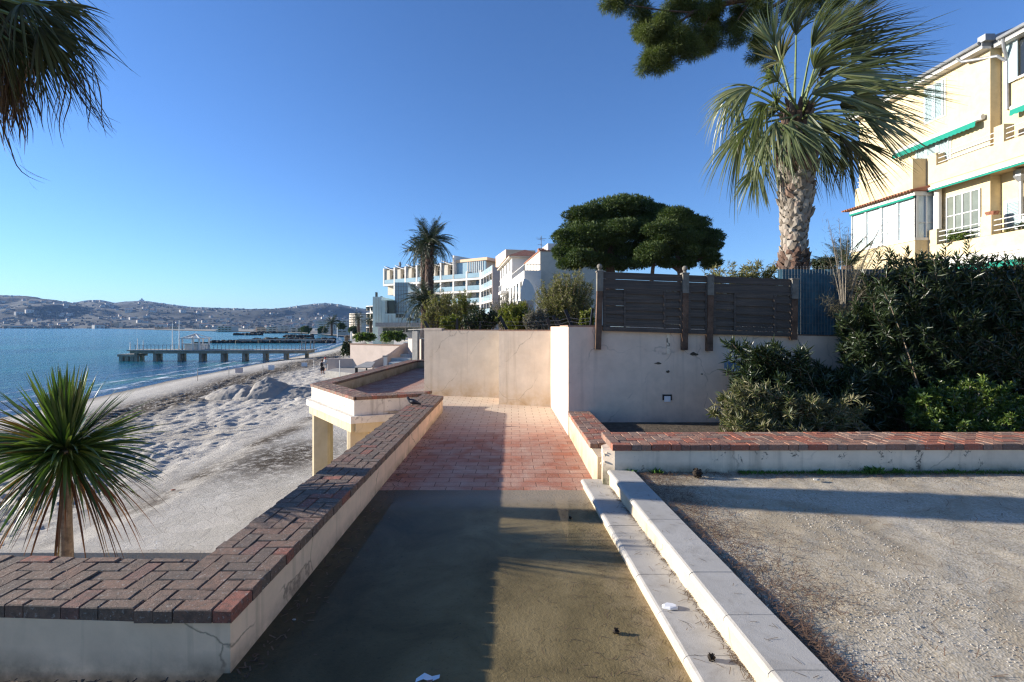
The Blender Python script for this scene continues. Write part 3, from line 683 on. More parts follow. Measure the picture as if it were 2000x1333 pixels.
# ---- leaning fence posts and rusty wires on the pale walls
WF = thing('wire_fence', 'sagging wire fence with leaning dark posts on top of the pale boundary wall', 'fence', (-.6, 12, 1.7))
for (x0, y0, x1, y1, w, d) in ((893, 641, 893, 622, 4, 12.6), (938, 643, 938, 628, 3, 12.5), (990, 641, 976, 618, 6, 12.2), (1077, 642, 1068, 622, 6, 10.9), (1092, 640, 1080, 617, 6, 10.7), (1100, 638, 1087, 622, 5, 10.5), (1117, 634, 1104, 605, 6, 9.8), (1153, 636, 1157, 604, 3, 8.2), (838, 642, 830, 628, 5, 12.9)):
    p = MB(); p.beam(at(x0, y0+3, d), at(x1, y1, d), w/F*d, .05, up=(0, 1, 0)); p.build('post', M['dark_metal'], WF)
b = MB()
for yy in (627, 634):
    P = [at(838, yy, 12.8), at(893, yy+1, 12.6), at(938, yy+1, 12.5), at(985, yy+1, 12.2), at(1073, yy, 10.9), at(1112, yy-6, 9.8), at(1155, yy-6, 8.2)]
    for i in range(len(P)-1):
        m = (P[i]+P[i+1])/2-Vector((0, 0, .03)); b.tube([P[i], m, P[i+1]], .004, 4)
b.build('wire', M['dark_metal'], WF)

# ================================================================== BEACH, SEA, FAR LAND
SEA = -4.0; PAVE = -2.9
sD = [0, 33, 52, 78, 122, 200, 270, 365]; sX = [-30, -33, -37, -40, -46, -66, -92, -139]
def shore(d): return np.interp(d, sD, sX)
def beach():
    ds = [10.15]
    while ds[-1] < 330: ds.append(ds[-1]*1.0062+.012)
    ds = np.array(ds); nu = 330; u = np.linspace(0, 1, nu)
    xr = np.interp(ds, [0, 21, 24, 60, 122, 270, 330], [-1.9, -1.9, 6, 16, -36, -84, -112]); xl = shore(ds)-7
    X = xl[:, None]*(1-u)+xr[:, None]*u; Y = np.repeat(ds[:, None], nu, 1)
    sdist = X-shore(Y)                                   # metres inland from the waterline
    prof = np.interp(sdist, [-7, 0, 4, 9, 16, 26, 60], [SEA-.7, SEA-.02, SEA+.35, SEA+.62, SEA+.85, PAVE-.03, PAVE+.0])
    k_far = np.clip((Y-60)/60, 0, 1); prof = prof*(1-k_far)+np.interp(sdist, [-7, 0, 5, 12], [SEA-.7, SEA-.02, SEA+.5, SEA+1.0])*k_far
    # trodden sand: dimples and ridges, smoother close to the paving and the water
    edge = -9.2-.05*(Y-10)+.8*(fbm(X*.3, Y*.3, 3, 9)-.5)
    rough = np.clip((edge-1.2-X)/2.2, 0, 1)*np.clip((sdist-5)/4, .08, 1)
    n = (fbm(X*3.6, Y*3.6, 3, 1)-.5)*.25+(fbm(X*7.5+3, Y*7.5, 2, 2)-.5)*.16+(fbm(X*.45, Y*.45, 2, 4)-.5)*.10
    ridge = np.abs(fbm(X*.9+Y*.35, Y*.25, 2, 8)-.5)*-.35
    Z = prof+rough*(n*.9+ridge)+.02*(fbm(X*.8, Y*.8, 3, 6)-.5)
    # low drifts of sand and the cut step of the paved terrace near the garden wall
    pave = np.clip((X-edge+.3)/1.0, 0, 1)*(Y < 26)*np.clip((26-Y)/3, 0, 1)*(.6+.8*(fbm(X*.6, Y*.6, 3, 12)-.3)).clip(0, 1)
    kk = np.clip((X-edge+.9)/.9, 0, 1)*np.clip((26-Y)/2, 0, 1); Z = Z*(1-kk)+kk*(PAVE+.012*(fbm(X*2, Y*2, 3, 14)-.5))
    wr = np.exp(-((sdist-9.5-3*(fbm(X*.1, Y*.1, 2, 21)-.5))/3.0)**2)*1.0
    wr2 = np.exp(-((X-edge+.35)/.6)**2)*np.clip((fbm(X*.55, Y*.55, 3, 30)-.44)*5, 0, 1)
    wr3 = np.exp(-(((X+8.2)/1.7)**2+((Y-17.5)/2.6)**2))*1.2+np.exp(-(((X+9.2)/1.0)**2+((Y-27)/3)**2))*.6
    wet = np.clip(1-(sdist-0.3)/2.2, 0, 1)
    V = np.stack([X, Y, Z], -1).reshape(-1, 3); ny = len(ds)
    i = np.arange(ny*nu).reshape(ny, nu)[:-1, :-1].ravel(); fs = np.stack([i, i+1, i+1+nu, i+nu], 1)
    b = MB(); b.add(V, fs.tolist()); o = struct('beach', b, M['sand'], True)
    for nm, arr in (('wrack', np.clip(wr+wr2+wr3, 0, 1)), ('wet', wet), ('pave', pave)):
        a = o.data.attributes.new(nm, 'FLOAT', 'POINT'); a.data.foreach_set('value', arr.ravel().astype(np.float32))
    return o
beach()
slab_poly('lower_terrace', [(-14, -6), (-1.97, -6), (-1.97, 10.16), (-14, 10.16)], PAVE-.30, M['concrete'])
b = MB(); b.prism([(-14, 10.02), (-1.97, 10.02), (-1.97, 10.16), (-14, 10.16)], PAVE-.5, PAVE+.012); struct('terrace_edge', b, M['sand'])

def sea():
    ds = [-90., -40., -10., 5., 14.0]
    while ds[-1] < 7000: ds.append(ds[-1]*1.035+.1)
    ds = np.array(ds); nu = 140; u = np.linspace(0, 1, nu)**1.6
    xr = shore(ds)+3+np.maximum(0, ds-365)*-.1; xr = np.where(ds > 400, -60.0, xr); xl = -30-ds*1.35-60
    X = xr[:, None]+(xl-xr)[:, None]*u; Y = np.repeat(ds[:, None], nu, 1)
    sh = np.clip(1-(shore(Y)-X-1)/26, 0, 1)*np.clip((420-Y)/60, 0, 1)
    Z = np.full_like(X, SEA)
    V = np.stack([X, Y, Z], -1).reshape(-1, 3); ny = len(ds)
    i = np.arange(ny*nu).reshape(ny, nu)[:-1, :-1].ravel(); fs = np.stack([i, i+nu, i+nu+1, i+1], 1)
    b = MB(); b.add(V, fs.tolist()); o = struct('sea', b, M['sea'], True)
    a = o.data.attributes.new('shallow', 'FLOAT', 'POINT'); a.data.foreach_set('value', sh.ravel().astype(np.float32))
    # foam lines
    ds = np.arange(22, 260, .6); b = MB(); wts = []
    for off, w in ((1.2, 2.2), (4.6, 1.3), (8.5, .9)):
        xs = shore(ds)-off+1.0*(fbm(ds*.09, ds*0+off, 3, 5)-.5)*2; ww = w*(.4+fbm(ds*.22, ds*0+off*3, 3, 8))
        n = 5; V = []
        for d, x, q in zip(ds, xs, ww):
            for k in range(n): V.append((x-q/2+q*k/(n-1), d, SEA+.05+.06*math.sin(math.pi*k/(n-1)))); wts.append([0, 1, 1, .7, 0][k]*(1 if off < 2 else .8 if off < 5 else .55))
        b.add(V, [[i*n+k, i*n+k+1, (i+1)*n+k+1, (i+1)*n+k] for i in range(len(ds)-1) for k in range(n-1)])
    o = b.build('surf_foam', M['foam']); tag(o, 'white broken foam along the waterline of the beach', 'foam', kind='stuff')
    a = o.data.attributes.new('foam', 'FLOAT', 'POINT'); a.data.foreach_set('value', wts)
sea()
# low far shore and promenade land
def coast():
    P = [(-20, 639.6), (0, 639.9), (175, 641.3), (262, 643.5), (350, 646.3), (450, 648.4), (525, 650), (580, 652), (620, 654.2), (648, 657), (690, 659.5)]
    pts = []
    for px, py in P:
        v = gd(px, py, SEA); pts.append((v.x, v.y))
    pts = [(-2600, pts[0][1]+300), *pts, (-2, 250), (60, 250), (2500, 2500), (2500, 7000), (-6500, 7000), (-6500, pts[0][1]+900)]
    b = MB(); b.poly([(x, y, SEA+.5) for x, y in pts][::-1]); struct('far_shore', b, M['shoreland'])
t = NT('far_shore_land'); c = t.ramp(t.noise(.02, 6, .7), [(.35, (.10, .095, .07)), (.5, (.2, .18, .14)), (.65, (.36, .33, .28))]); t.col(c); t.rough(.95); M['shoreland'] = t.m
coast()
t = NT('promenade_paving'); c = t.ramp(t.noise(.3, 6, .7), [(.35, (.34, .32, .29)), (.65, (.48, .46, .43))]); t.col(c); t.rough(.95); M['prom'] = t.m
b = MB(); b.poly([(-36, 122, -2.4), (-84, 270, -2.4), (-30, 330, -2.4), (200, 330, -2.4), (200, 55, -2.4), (-14.5, 55, -2.4), (-16, 60, -2.4)][::-1]); struct('promenade', b, M['prom'])
b = MB(); V = [(-3.85, 21.5, -1.2), (6, 21.5, -1.0), (6, 60, -.6), (-14.2, 60, -.6), (-9.8, 33, -1.4), (-6.6, 26, -1.6)]; b.poly(V); struct('white_paving', b, M['prom'])

# hills
t = NT('wooded_hill'); c = t.ramp(t.noise(.011, 9, .75), [(.35, (.002, .005, .004)), (.5, (.005, .010, .007)), (.62, (.01, .014, .009)), (.78, (.035, .032, .025))])
v = t.n('ShaderNodeTexVoronoi'); v.inputs['Scale'].default_value = .04; t.l(t.co(), v.inputs['Vector'])
c = t.mix(.6, c, t.ramp(v.outputs['Distance'], [(.1, (.002, .005, .003)), (.7, (.010, .015, .010))])); t.col(c); t.rough(1); M['hill'] = t.m
hillfun = []
def hill(name, prof, d0, dr, dB, seed):
    px = np.linspace(prof[0][0], prof[-1][0], 380); H = (YH-np.interp(px, [p[0] for p in prof], [p[1] for p in prof]))/F*dr+5.8
    s = np.concatenate([np.linspace(0, 1, 70), np.linspace(1, 1.6, 18)[1:]])
    D = np.where(s[:, None] <= 1, d0+(dr-d0)*s[:, None], dr+(s[:, None]-1)*(dB-dr)/.6)*np.ones((1, len(px)))
    S = np.minimum(s, 1)[:, None]; sm = (S*S*(3-2*S))**.85
    X = (px[None]-1000)/F*D
    ridge = H[None]*np.where(s[:, None] <= 1, sm, np.maximum(0, 1-(s[:, None]-1)*.9))
    nz = (fbm(X*.0022, D*.0022, 5, seed)-.5)*110*np.clip(S*(1-S)*4, 0, 1)+(fbm(X*.02, D*.02, 3, seed+3)-.5)*9
    Z = SEA+ridge+nz
    lim = EYE+(YH-np.interp(px, [p[0] for p in prof], [p[1] for p in prof]))[None]/F*D   # keep spurs below the ridge line
    Z = np.where(s[:, None] < .98, np.minimum(Z, np.maximum(SEA+2, lim*.97-4)), Z)
    V = np.stack([X, D, Z], -1).reshape(-1, 3); ny, nx = D.shape
    i = np.arange(ny*nx).reshape(ny, nx)[:-1, :-1].ravel(); fs = np.stack([i, i+1, i+1+nx, i+nx], 1)
    b = MB(); b.add(V, fs.tolist()); struct(name, b, M['hill'], True)
    hillfun.append((px, D, Z))
hill('hills', [(-420, 590), (-200, 572), (-60, 574), (0, 577), (52, 579), (88, 584), (140, 592), (200, 601), (300, 618), (380, 634), (450, 641)], 1900, 3000, 3900, 2)
hill('far_hills', [(-500, 600), (60, 604), (110, 600), (150, 591), (175, 587), (196, 587), (224, 592), (245, 590), (276, 588), (297, 590), (332, 595), (367, 600), (420, 602), (490, 604), (546, 603), (577, 599), (612, 594), (640, 593), (665, 596), (700, 602), (760, 609), (900, 620), (1100, 628)], 1500, 4300, 5200, 6)

# ---- hillside houses
M['hill_house'] = leafy('hill_houses', [(.24, .22, .19), (.12, .09, .07), (.16, .11, .08), (.30, .28, .26), (.05, .05, .04)], 0, .9, .2)
hw = M['far_white']; M['far_roof'] = plain('far_roof_tiles', (.32, .17, .12), .9, .2, .1, 0)
def house(w, d, h, rf):
    r = thing('hillside_house', 'pale house with a tiled roof scattered over the wooded hills', 'house', group='houses on the far hillside')
    b = MB(); b.box(-w/2, w/2, -d/2, d/2, -8, h); b.build('wall', hw, r)
    b = MB(); e = .6; b.add([(-w/2-e, -d/2-e, h+.02), (w/2+e, -d/2-e, h+.02), (w/2+e, d/2+e, h+.02), (-w/2-e, d/2+e, h+.02), (-w/4, 0, h+rf), (w/4, 0, h+rf)], [[0, 1, 5, 4], [1, 2, 5], [2, 3, 4, 5], [3, 0, 4], [3, 2, 1, 0]]); b.build('roof', M['far_roof'], r)
    b = MB(); b.box(-w*.3, -w*.12, -d/2-.06, -d/2+.02, h*.3, h*.62); b.box(w*.1, w*.3, -d/2-.06, -d/2+.02, h*.3, h*.62); b.build('window', M['glass_dark'], r)
    return r
protos = [house(13, 11, 7, 3), house(20, 12, 9, 2.6), house(28, 14, 12, 1.6)]
used = [False]*3
n_h = 0
for hi, cnt in ((0, 95), (1, 190)):
    px, D, Z = hillfun[hi]; tries = 0; c = 0
    while c < cnt and tries < 5000:
        tries += 1; i = int(70*random.betavariate(1.2, 1.9)); j = random.randrange(len(px))
        if not (-15 < px[j] < (400 if hi == 0 else 700)) or i > 62: continue
        if fbm(np.array(px[j]*.03), np.array(i*.15), 2, 77) < .42: continue
        k = random.choices((0, 1, 2), (6, 3, 1 if i < 25 else 0))[0]
        loc = ((px[j]-1000)/F*D[i, j], D[i, j], Z[i, j]+1); rz = random.uniform(.2, 1.3)
        if not used[k]: protos[k].location = loc; protos[k].rotation_euler.z = rz; used[k] = True
        else: copy_thing(protos[k], loc, rz)
        c += 1
b = MB()
for hi, cnt in ((0, 600), (1, 1500)):
    px, D, Z = hillfun[hi]; c = 0
    while c < cnt:
        i = int(70*random.betavariate(1.1, 2.6)); j = random.randrange(len(px)-1)
        if px[j] > 720 or px[j] < -60 or fbm(np.array(px[j]*.05), np.array(i*.2), 2, 78) < .36: continue
        f = random.random(); x = ((px[j]*(1-f)+px[j+1]*f-1000)/F)*D[i, j]; y = D[i, j]+random.uniform(-12, 12); z = Z[i, j]; w = random.uniform(2.5, 6); d_ = random.uniform(2.5, 5); h = random.uniform(3, 6)
        b.prism([(x-w, y-d_), (x+w, y-d_+random.uniform(-3, 3)), (x+w, y+d_), (x-w, y+d_)], z-5, z+h); c += 1
tag(b.build('distant_houses', M['hill_house']), 'mass of tiny pale houses strewn over the far slopes', 'houses', kind='stuff')
ch = thing('hilltop_chapel', 'tiny pale building with a dome on the hilltop, left of the middle of the bay', 'building', (0, 0, 0))
b = MB(); b.box(-16, 16, -8, 8, -6, 12); b.box(-5, 5, -5, 5, 12, 20); b.build('wall', hw, ch)
b = MB(); b.tube([(0, 0, 20), (0, 0, 22), (0, 0, 25), (0, 0, 27)], [6, 5.2, 3, .3], 12); b.build('dome', hw, ch)
v = at(277, 588.5, 4290); ch.location = (v.x, v.y, v.z)

# ---- apartment blocks along the bay
def block(label, px0, px1, ytop, ybot, d, floors, depth=14, mat='far_white', rz=0, rounded=False, band=True, grp='pale apartment blocks along the bay'):
    p0, p1 = at(px0, ytop, d), at(px1, ybot, d); w = p1.x-p0.x; H = p0.z-p1.z; cx = (p0.x+p1.x)/2
    r = thing('apartment_block', label, 'building', group=grp)
    def fp(x0, x1, y0, y1):
        if not rounded: return [(x0, y0), (x1, y0), (x1, y1), (x0, y1)]
        rr = (y1-y0)*.5; cc = (x0+rr, (y0+y1)/2); return [(x1, y0), (x1, y1)]+[(cc[0]+rr*math.cos(a), cc[1]+rr*math.sin(a)) for a in np.linspace(math.pi/2, 3*math.pi/2, 9)]
    b = MB(); b.prism(fp(-w/2+1.2, w/2, 1.5, depth) if area(fp(-w/2+1.2, w/2, 1.5, depth)) > 0 else fp(-w/2+1.2, w/2, 1.5, depth)[::-1], -3, H-1.2); b.build('wall', M[mat], r)
    fh = (H-.8)/floors
    for k in range(floors):
        z = k*fh+.3
        b = MB(); q = fp(-w/2, w/2+.3, 0, depth+.4); q = q if area(q) > 0 else q[::-1]
        b.prism(q, z+fh*.94, z+fh*.94+.28)
        if band: b.prism([(x*1.0, y) for x, y in q], z+fh*.94+.282, z+fh*.94+(1.0 if k < floors-1 else .5))
        b.build('balcony_tier' if k < floors-1 else 'roof', M[mat], r)
        b = MB(); n = max(2, int(w/4.5))
        for i in range(n):
            x0 = -w/2+1.7+(w-2.2)*(i+.15)/n; x1 = -w/2+1.7+(w-2.2)*(i+.72)/n; b.box(x0, x1, 1.40, 1.52, z+.9, z+fh*.9)
        for i in range(3): y0 = 2.5+depth*.27*i; b.box(-w/2+1.1, -w/2+1.25, y0, y0+2.2, z+.9, z+fh*.9)
        b.build('window_row', M['glass_dark'], r)
    r.location = (cx, d, p1.z); r.rotation_euler.z = rz; return r
block('long white low building at the shore, leftmost of the white blocks on the bay', 421, 452, 637.5, 651, 560, 3)
block('small pale building with rosy walls beside the far beach', 496, 520, 639, 650, 520, 3, mat='peach')
block('white three-storey block behind the dark groyne', 520, 540, 638, 650.5, 480, 3)
block('white four-storey block right of the three-storey one on the far beach', 543, 563, 636.5, 650, 470, 4)
block('grey-roofed low building partly behind trees on the far beach', 564, 590, 640, 651, 450, 2, mat='offwhite')
block('broad white five-storey apartment block near the palm on the promenade', 614, 646, 627, 651, 330, 5, rz=-.1)
block('white block with a slanting terrace profile behind the dark round tree', 652, 678, 626, 652, 300, 5, rz=-.1)
block('tall apartment block with rounded balcony tiers, left of the white balconied house', 673, 706, 612, 655, 240, 8, 16, 'offwhite', rounded=True)
block('white house with wide curved balcony slabs beside the pale glass building', 704, 730, 595, 655, 165, 4, 14, 'white', rounded=True, band=False)
low = [(2, 636, 4), (40, 637, 3), (95, 635.5, 3), (130, 637, 2), (170, 634.5, 3), (215, 630, 4), (245, 637, 2), (300, 639, 2), (330, 638.5, 2), (375, 640, 2), (398, 639, 2), (470, 641, 2)]
adj = ['first low pale seafront building counted from the left edge of the bay', 'second low seafront building from the left edge of the bay', 'third low seafront building from the left edge of the bay', 'fourth low seafront building from the left edge of the bay', 'fifth low seafront building from the left edge of the bay', 'sixth and tallest low seafront building from the left edge of the bay', 'seventh low seafront building from the left edge of the bay', 'low seafront building left of the pier flagpoles', 'low seafront building between the pier flagpoles and kiosk', 'low seafront building just above the pier kiosk roof', 'low seafront building right of the pier kiosk', 'low seafront building left of the rosy building on the bay']
for (x, y, f), lb_ in zip(low, adj): block(lb_, x, x+random.uniform(14, 26), y, 641.0 if x < 250 else 645, 1750 if x < 250 else 1000, f, 20, random.choice(['far_white', 'offwhite', 'peach']), grp='low buildings along the far shore')

# ================================================================== THE PIER
PR = thing('pier', 'long grey concrete pier on paired piles reaching into the bay', 'pier', (-62, 80, SEA))
def pz(py, d): return EYE-(py-YH)/F*d
PD = 82.0
pl, pr_ = at(268, 688, PD), at(607, 688, PD); zt = pz(685, PD)+.1; zd = pz(690, PD)
b = MB(); b.prism([(pl.x, PD-1.6), (pr_.x, PD-1.6), (pr_.x, PD+1.6), (pl.x, PD+1.6)], zd, zt-.12); b.build('beam', M['pier_grey'], PR)
b = MB(); b.prism([(pl.x-.3, PD-1.9), (pr_.x+.3, PD-1.9), (pr_.x+.3, PD+1.9), (pl.x-.3, PD+1.9)], zt-.12, zt+.08); b.build('deck', M['concrete'], PR)
for px in (277, 313, 360, 401, 443, 484, 524, 564, 603):
    for k in ((-1, 1) if px < 600 else (1,)):
        p = at(px, 690, PD); b = MB(); b.prism([(p.x-.24, PD-1.35), (p.x+.24, PD-1.35), (p.x+.24, PD-.85), (p.x-.24, PD-.85)] if k < 0 else [(p.x-.24-.75, PD+.8), (p.x-.75+.24, PD+.8), (p.x-.75+.24, PD+1.3), (p.x-.75-.24, PD+1.3)], SEA-1.5, zd-.003); b.build('pile', M['pier_grey'], PR)
c0, c1 = at(242, 690, PD), at(280, 690, PD)
b = MB(); b.prism([(c0.x, PD-1.4), (c1.x-.3, PD-1.4), (c1.x-.3, PD+1.4), (c0.x, PD+1.4)], pz(696, PD), pz(691.5, PD)); b.build('landing_stage', M['pier_grey'], PR)
for px in (247, 258, 268): p = at(px, 690, PD); b = MB(); b.prism([(p.x-.3, PD-1.2), (p.x+.3, PD-1.2), (p.x+.3, PD-.6), (p.x-.3, PD-.6)], SEA-1.5, pz(696, PD)-.003); b.build('pile', M['pier_grey'], PR)
b = MB()
for k in range(44):
    x = pl.x+1+(pr_.x-pl.x-1.5)*k/43
    if 372 < (x/PD*F+1000) < 392: continue
    b.beam((x, PD-1.7, zt), (x, PD-1.7, zt+.9), .05)
b.beam((pl.x, PD-1.7, zt+.9), (at(358, 0, PD).x, PD-1.7, zt+.9), .05); b.beam((at(405, 0, PD).x, PD-1.7, zt+.9), (pr_.x, PD-1.7, zt+.9), .05)
b.build('railing', M['wire'], PR)
b = MB()
for x in (at(598, 0, PD).x, at(605, 0, PD).x):
    b.beam((x, PD-1.7, zt), (x, PD-1.7, zt+1.6), .12); b.beam((x, PD+1.7, zt), (x, PD+1.7, zt+1.6), .12)
b.beam((at(598, 0, PD).x, PD-1.7, zt+1.3), (at(605, 0, PD).x, PD-1.7, zt+1.3), .1); b.build('gate', M['concrete'], PR)
for px, top in ((349, 632), (362, 626), (282, 661), (293, 665), (268, 668)):
    p = at(px, 0, PD); b = MB(); b.tube([(p.x, PD-1.5, zt), (p.x, PD-1.5, pz(top, PD))], [.08, .04], 6)
    pole = b.build('flagpole', M['white_metal'], None); tag(pole, {349: 'tall thin pole left of the taller flagpole by the pier kiosk', 362: 'tallest flagpole, at the left side of the pier kiosk', 282: 'short white pole near the outer end of the pier', 293: 'shorter pole right of the white one near the pier end', 268: 'thin grey pole at the very end of the pier'}[px], 'pole', 'poles on the pier')
KS = thing('pier_kiosk', 'small white open kiosk with a peaked roof standing on the pier', 'kiosk', (at(382, 0, PD).x, PD, zt))
kx0, kx1 = at(365, 0, PD).x, at(400, 0, PD).x; ze = pz(661.5, PD); zp = pz(652, PD); kc = (kx0+kx1)/2
for x in (kx0+.1, kc+.4, kx1-.1):
    for y in (-1.3, 1.3): b = MB(); b.beam((x, PD+y, zt), (x, PD+y, ze), .2); b.build('post', M['white'], KS)
b = MB(); e = .25
for p, q in (((kx0-e, -1.5), (kx0-e, 1.5)), ((kx1+e, -1.5), (kx1+e, 1.5))):
    b.beam((p[0], PD+p[1], ze), (q[0], PD+q[1], ze), .14)
b.beam((kx0-e, PD-1.5, ze), (kx1+e, PD-1.5, ze), .16); b.beam((kx0-e, PD+1.5, ze), (kx1+e, PD+1.5, ze), .16)
for x, y in ((kx0-e, -1.5), (kx1+e, -1.5), (kx0-e, 1.5), (kx1+e, 1.5)): b.beam((x, PD+y, ze), (kc, PD, zp), .24, .12)
for k in range(1, 8):
    x = kx0-e+(kx1-kx0+2*e)*k/8; b.beam((x, PD-1.5, ze), (kc+(x-kc)*.1, PD, zp-.1), .08)
b.build('roof', M['white'], KS)
b = MB(); b.box(kx0+.2, kx1-.2, PD-.9, PD+1.2, zt+.08, zt+1.0); b.box(kx0-.1, kx1+.1, PD-1.2, PD-.8, zt+1.0, zt+1.14); b.build('counter', M['white'], KS)
b = MB(); b.box(kx0+.2, kx1-.2, PD+1.22, PD+1.28, zt+1.3, ze-.9); b.build('screen', M['dark_metal'], KS)

# ---- groynes of dark rocks
def groyne(label, px0, px1, py, d, w, h):
    r = thing('rock_groyne', label, 'groyne', tuple(at((px0+px1)/2, py, d)), group='dark rock groynes in the bay')
    x0, x1 = (px0-1000)/F*d, (px1-1000)/F*d; b = MB(); n = int((x1-x0)*1.6); z0 = SEA-.5
    for k in range(n*2):
        x = random.uniform(x0, x1); y = d+random.gauss(0, w/4); s = random.uniform(.5, 1.15)*h*.6; zc = SEA+h*.35+random.uniform(-.3, .45)*h*.5
        m = [(x+s*random.uniform(.7, 1.3)*math.cos(a), y+s*random.uniform(.7, 1.2)*math.sin(a)) for a in np.linspace(0, 5.4, 6)]
        b.prism(m, z0, zc+s*.4, ch=s*.35)
    b.build('rocks', M['rock'], r); return r
g = groyne('long dark rock groyne behind the pier, with a pale walkway along it', 402, 652, 672, 172, 4, 1.5)
b = MB(); d = 172; b.prism([((468-1000)/F*d, d-1), ((652-1000)/F*d, d-1), ((652-1000)/F*d, d+1), ((468-1000)/F*d, d+1)], SEA+.6, SEA+1.35); b.build('walkway_slab', M['concrete'], g)
groyne('dark rock groyne beyond the long one, with a flat outline', 495, 652, 665, 205, 4, 1.6)
groyne('short dark breakwater far out in the bay, left of the other groynes', 458, 510, 656.5, 330, 5, 2)
groyne('dark rock groyne near the white blocks, beneath the promenade', 555, 610, 659, 265, 5, 2)
groyne('faint farthest dark groyne above the short breakwater', 490, 560, 652, 420, 5, 2)

# ---- sand mound, beach signs, people, shower
def mound():
    x0, x1, y0, y1 = -24, -11.5, 31, 40; nx, ny = 230, 150
    X, Y = np.meshgrid(np.linspace(x0, x1, nx), np.linspace(y0, y1, ny))
    def bell(cx, cy, rx, ry, h, p=1.0): r = np.sqrt(((X-cx)/rx)**2+((Y-cy)/ry)**2); return h*np.clip(1-r, 0, 1)**p
    H = np.maximum.reduce([bell(-18.0, 35.5, 2.5, 2.4, 1.7, .62), bell(-20.3, 35.6, 2.1, 2.0, 1.25, .5), bell(-15.8, 35.2, 3.2, 1.8, .95, .6), bell(-13.6, 35.4, 2.6, 1.6, .75, .5), bell(-21.8, 35.2, 1.7, 1.5, .5)])
    H = H*.82
    H = H*(.85+.3*fbm(X*.9, Y*.9, 4, 41))+.14*(fbm(X*3, Y*3, 3, 43)-.5)*(H > .05)
    H -= .25*np.exp(-((X+18.75+.2*np.sin(Y*2))/.22)**2)*(H > .4)
    base = np.interp(X-shore(Y), [4, 9, 16, 26], [SEA+.35, SEA+.62, SEA+.85, PAVE-.03])
    V = np.stack([X, Y, base-.25+H*1.05+.0], -1).reshape(-1, 3)
    i = np.arange(ny*nx).reshape(ny, nx)[:-1, :-1].ravel(); fs = np.stack([i, i+1, i+1+nx, i+nx], 1)
    b = MB(); b.add(V, fs.tolist()); o = b.build('sand_mound', M['sand_pile'], None, True); tag(o, 'large bulldozed heap of pale sand on the beach before the balcony', 'sand heap')
t = NT('piled_sand'); t.col(t.ramp(t.noise(.7, 7, .6), [(.3, (.26, .235, .20)), (.7, (.34, .31, .27))])); t.rough(.95); t.bump(t.noise(6, 8, .75), .7, .06); M['sand_pile'] = t.m
mound()
for i, (px, py, w, h, d, lb_) in enumerate(((530, 719.5, 6, 6, 58, 'white square board on a thin post at the waterline'), (594.5, 714.5, 5.5, 6, 62, 'white square board on the sand, nearest the two people'), (467, 725, 7.5, 6, 56, 'beige square board standing in the surf behind the sand heap'))):
    p = at(px, py, d); r = thing('beach_sign', lb_, 'sign', (p.x, d, SEA+.3), group='square boards on the beach'); W, Hh = w/F*d, h/F*d
    b = MB(); b.prism([(p.x-W, d-.02), (p.x+W, d-.02), (p.x+W, d+.02), (p.x-W, d+.02)], p.z-Hh, p.z+Hh); b.build('board', M['net'] if i == 2 else M['paper'], r)
    b = MB(); b.tube([(p.x, d+.05, SEA-.2), (p.x, d+.05, p.z+Hh)], .03, 6); b.build('post', M['wire'], r)
for px, y0, y1, d, lb_ in ((386, 722, 752, 48, 'leftmost thin net stake standing in the foam'), (447, 716, 742, 50, 'thin net stake in the surf above the sand heap'), (513.5, 714, 738, 50, 'thin net stake right behind the sand heap'), (565, 708, 733, 53, 'thin net stake between the two square boards'), (613, 703, 726, 56, 'thin net stake just left of the two people'), (663.5, 704, 733, 34, 'white stake before the beige retaining wall, right of the people')):
    b = MB(); b.tube([at(px, y1+6, d), at(px, y0, d)], .028 if px != 663.5 else .03, 6); o = b.build('net_stake', M['white_metal'] if px > 600 else M['wire'], None); tag(o, lb_, 'stake', 'stakes along the beach')
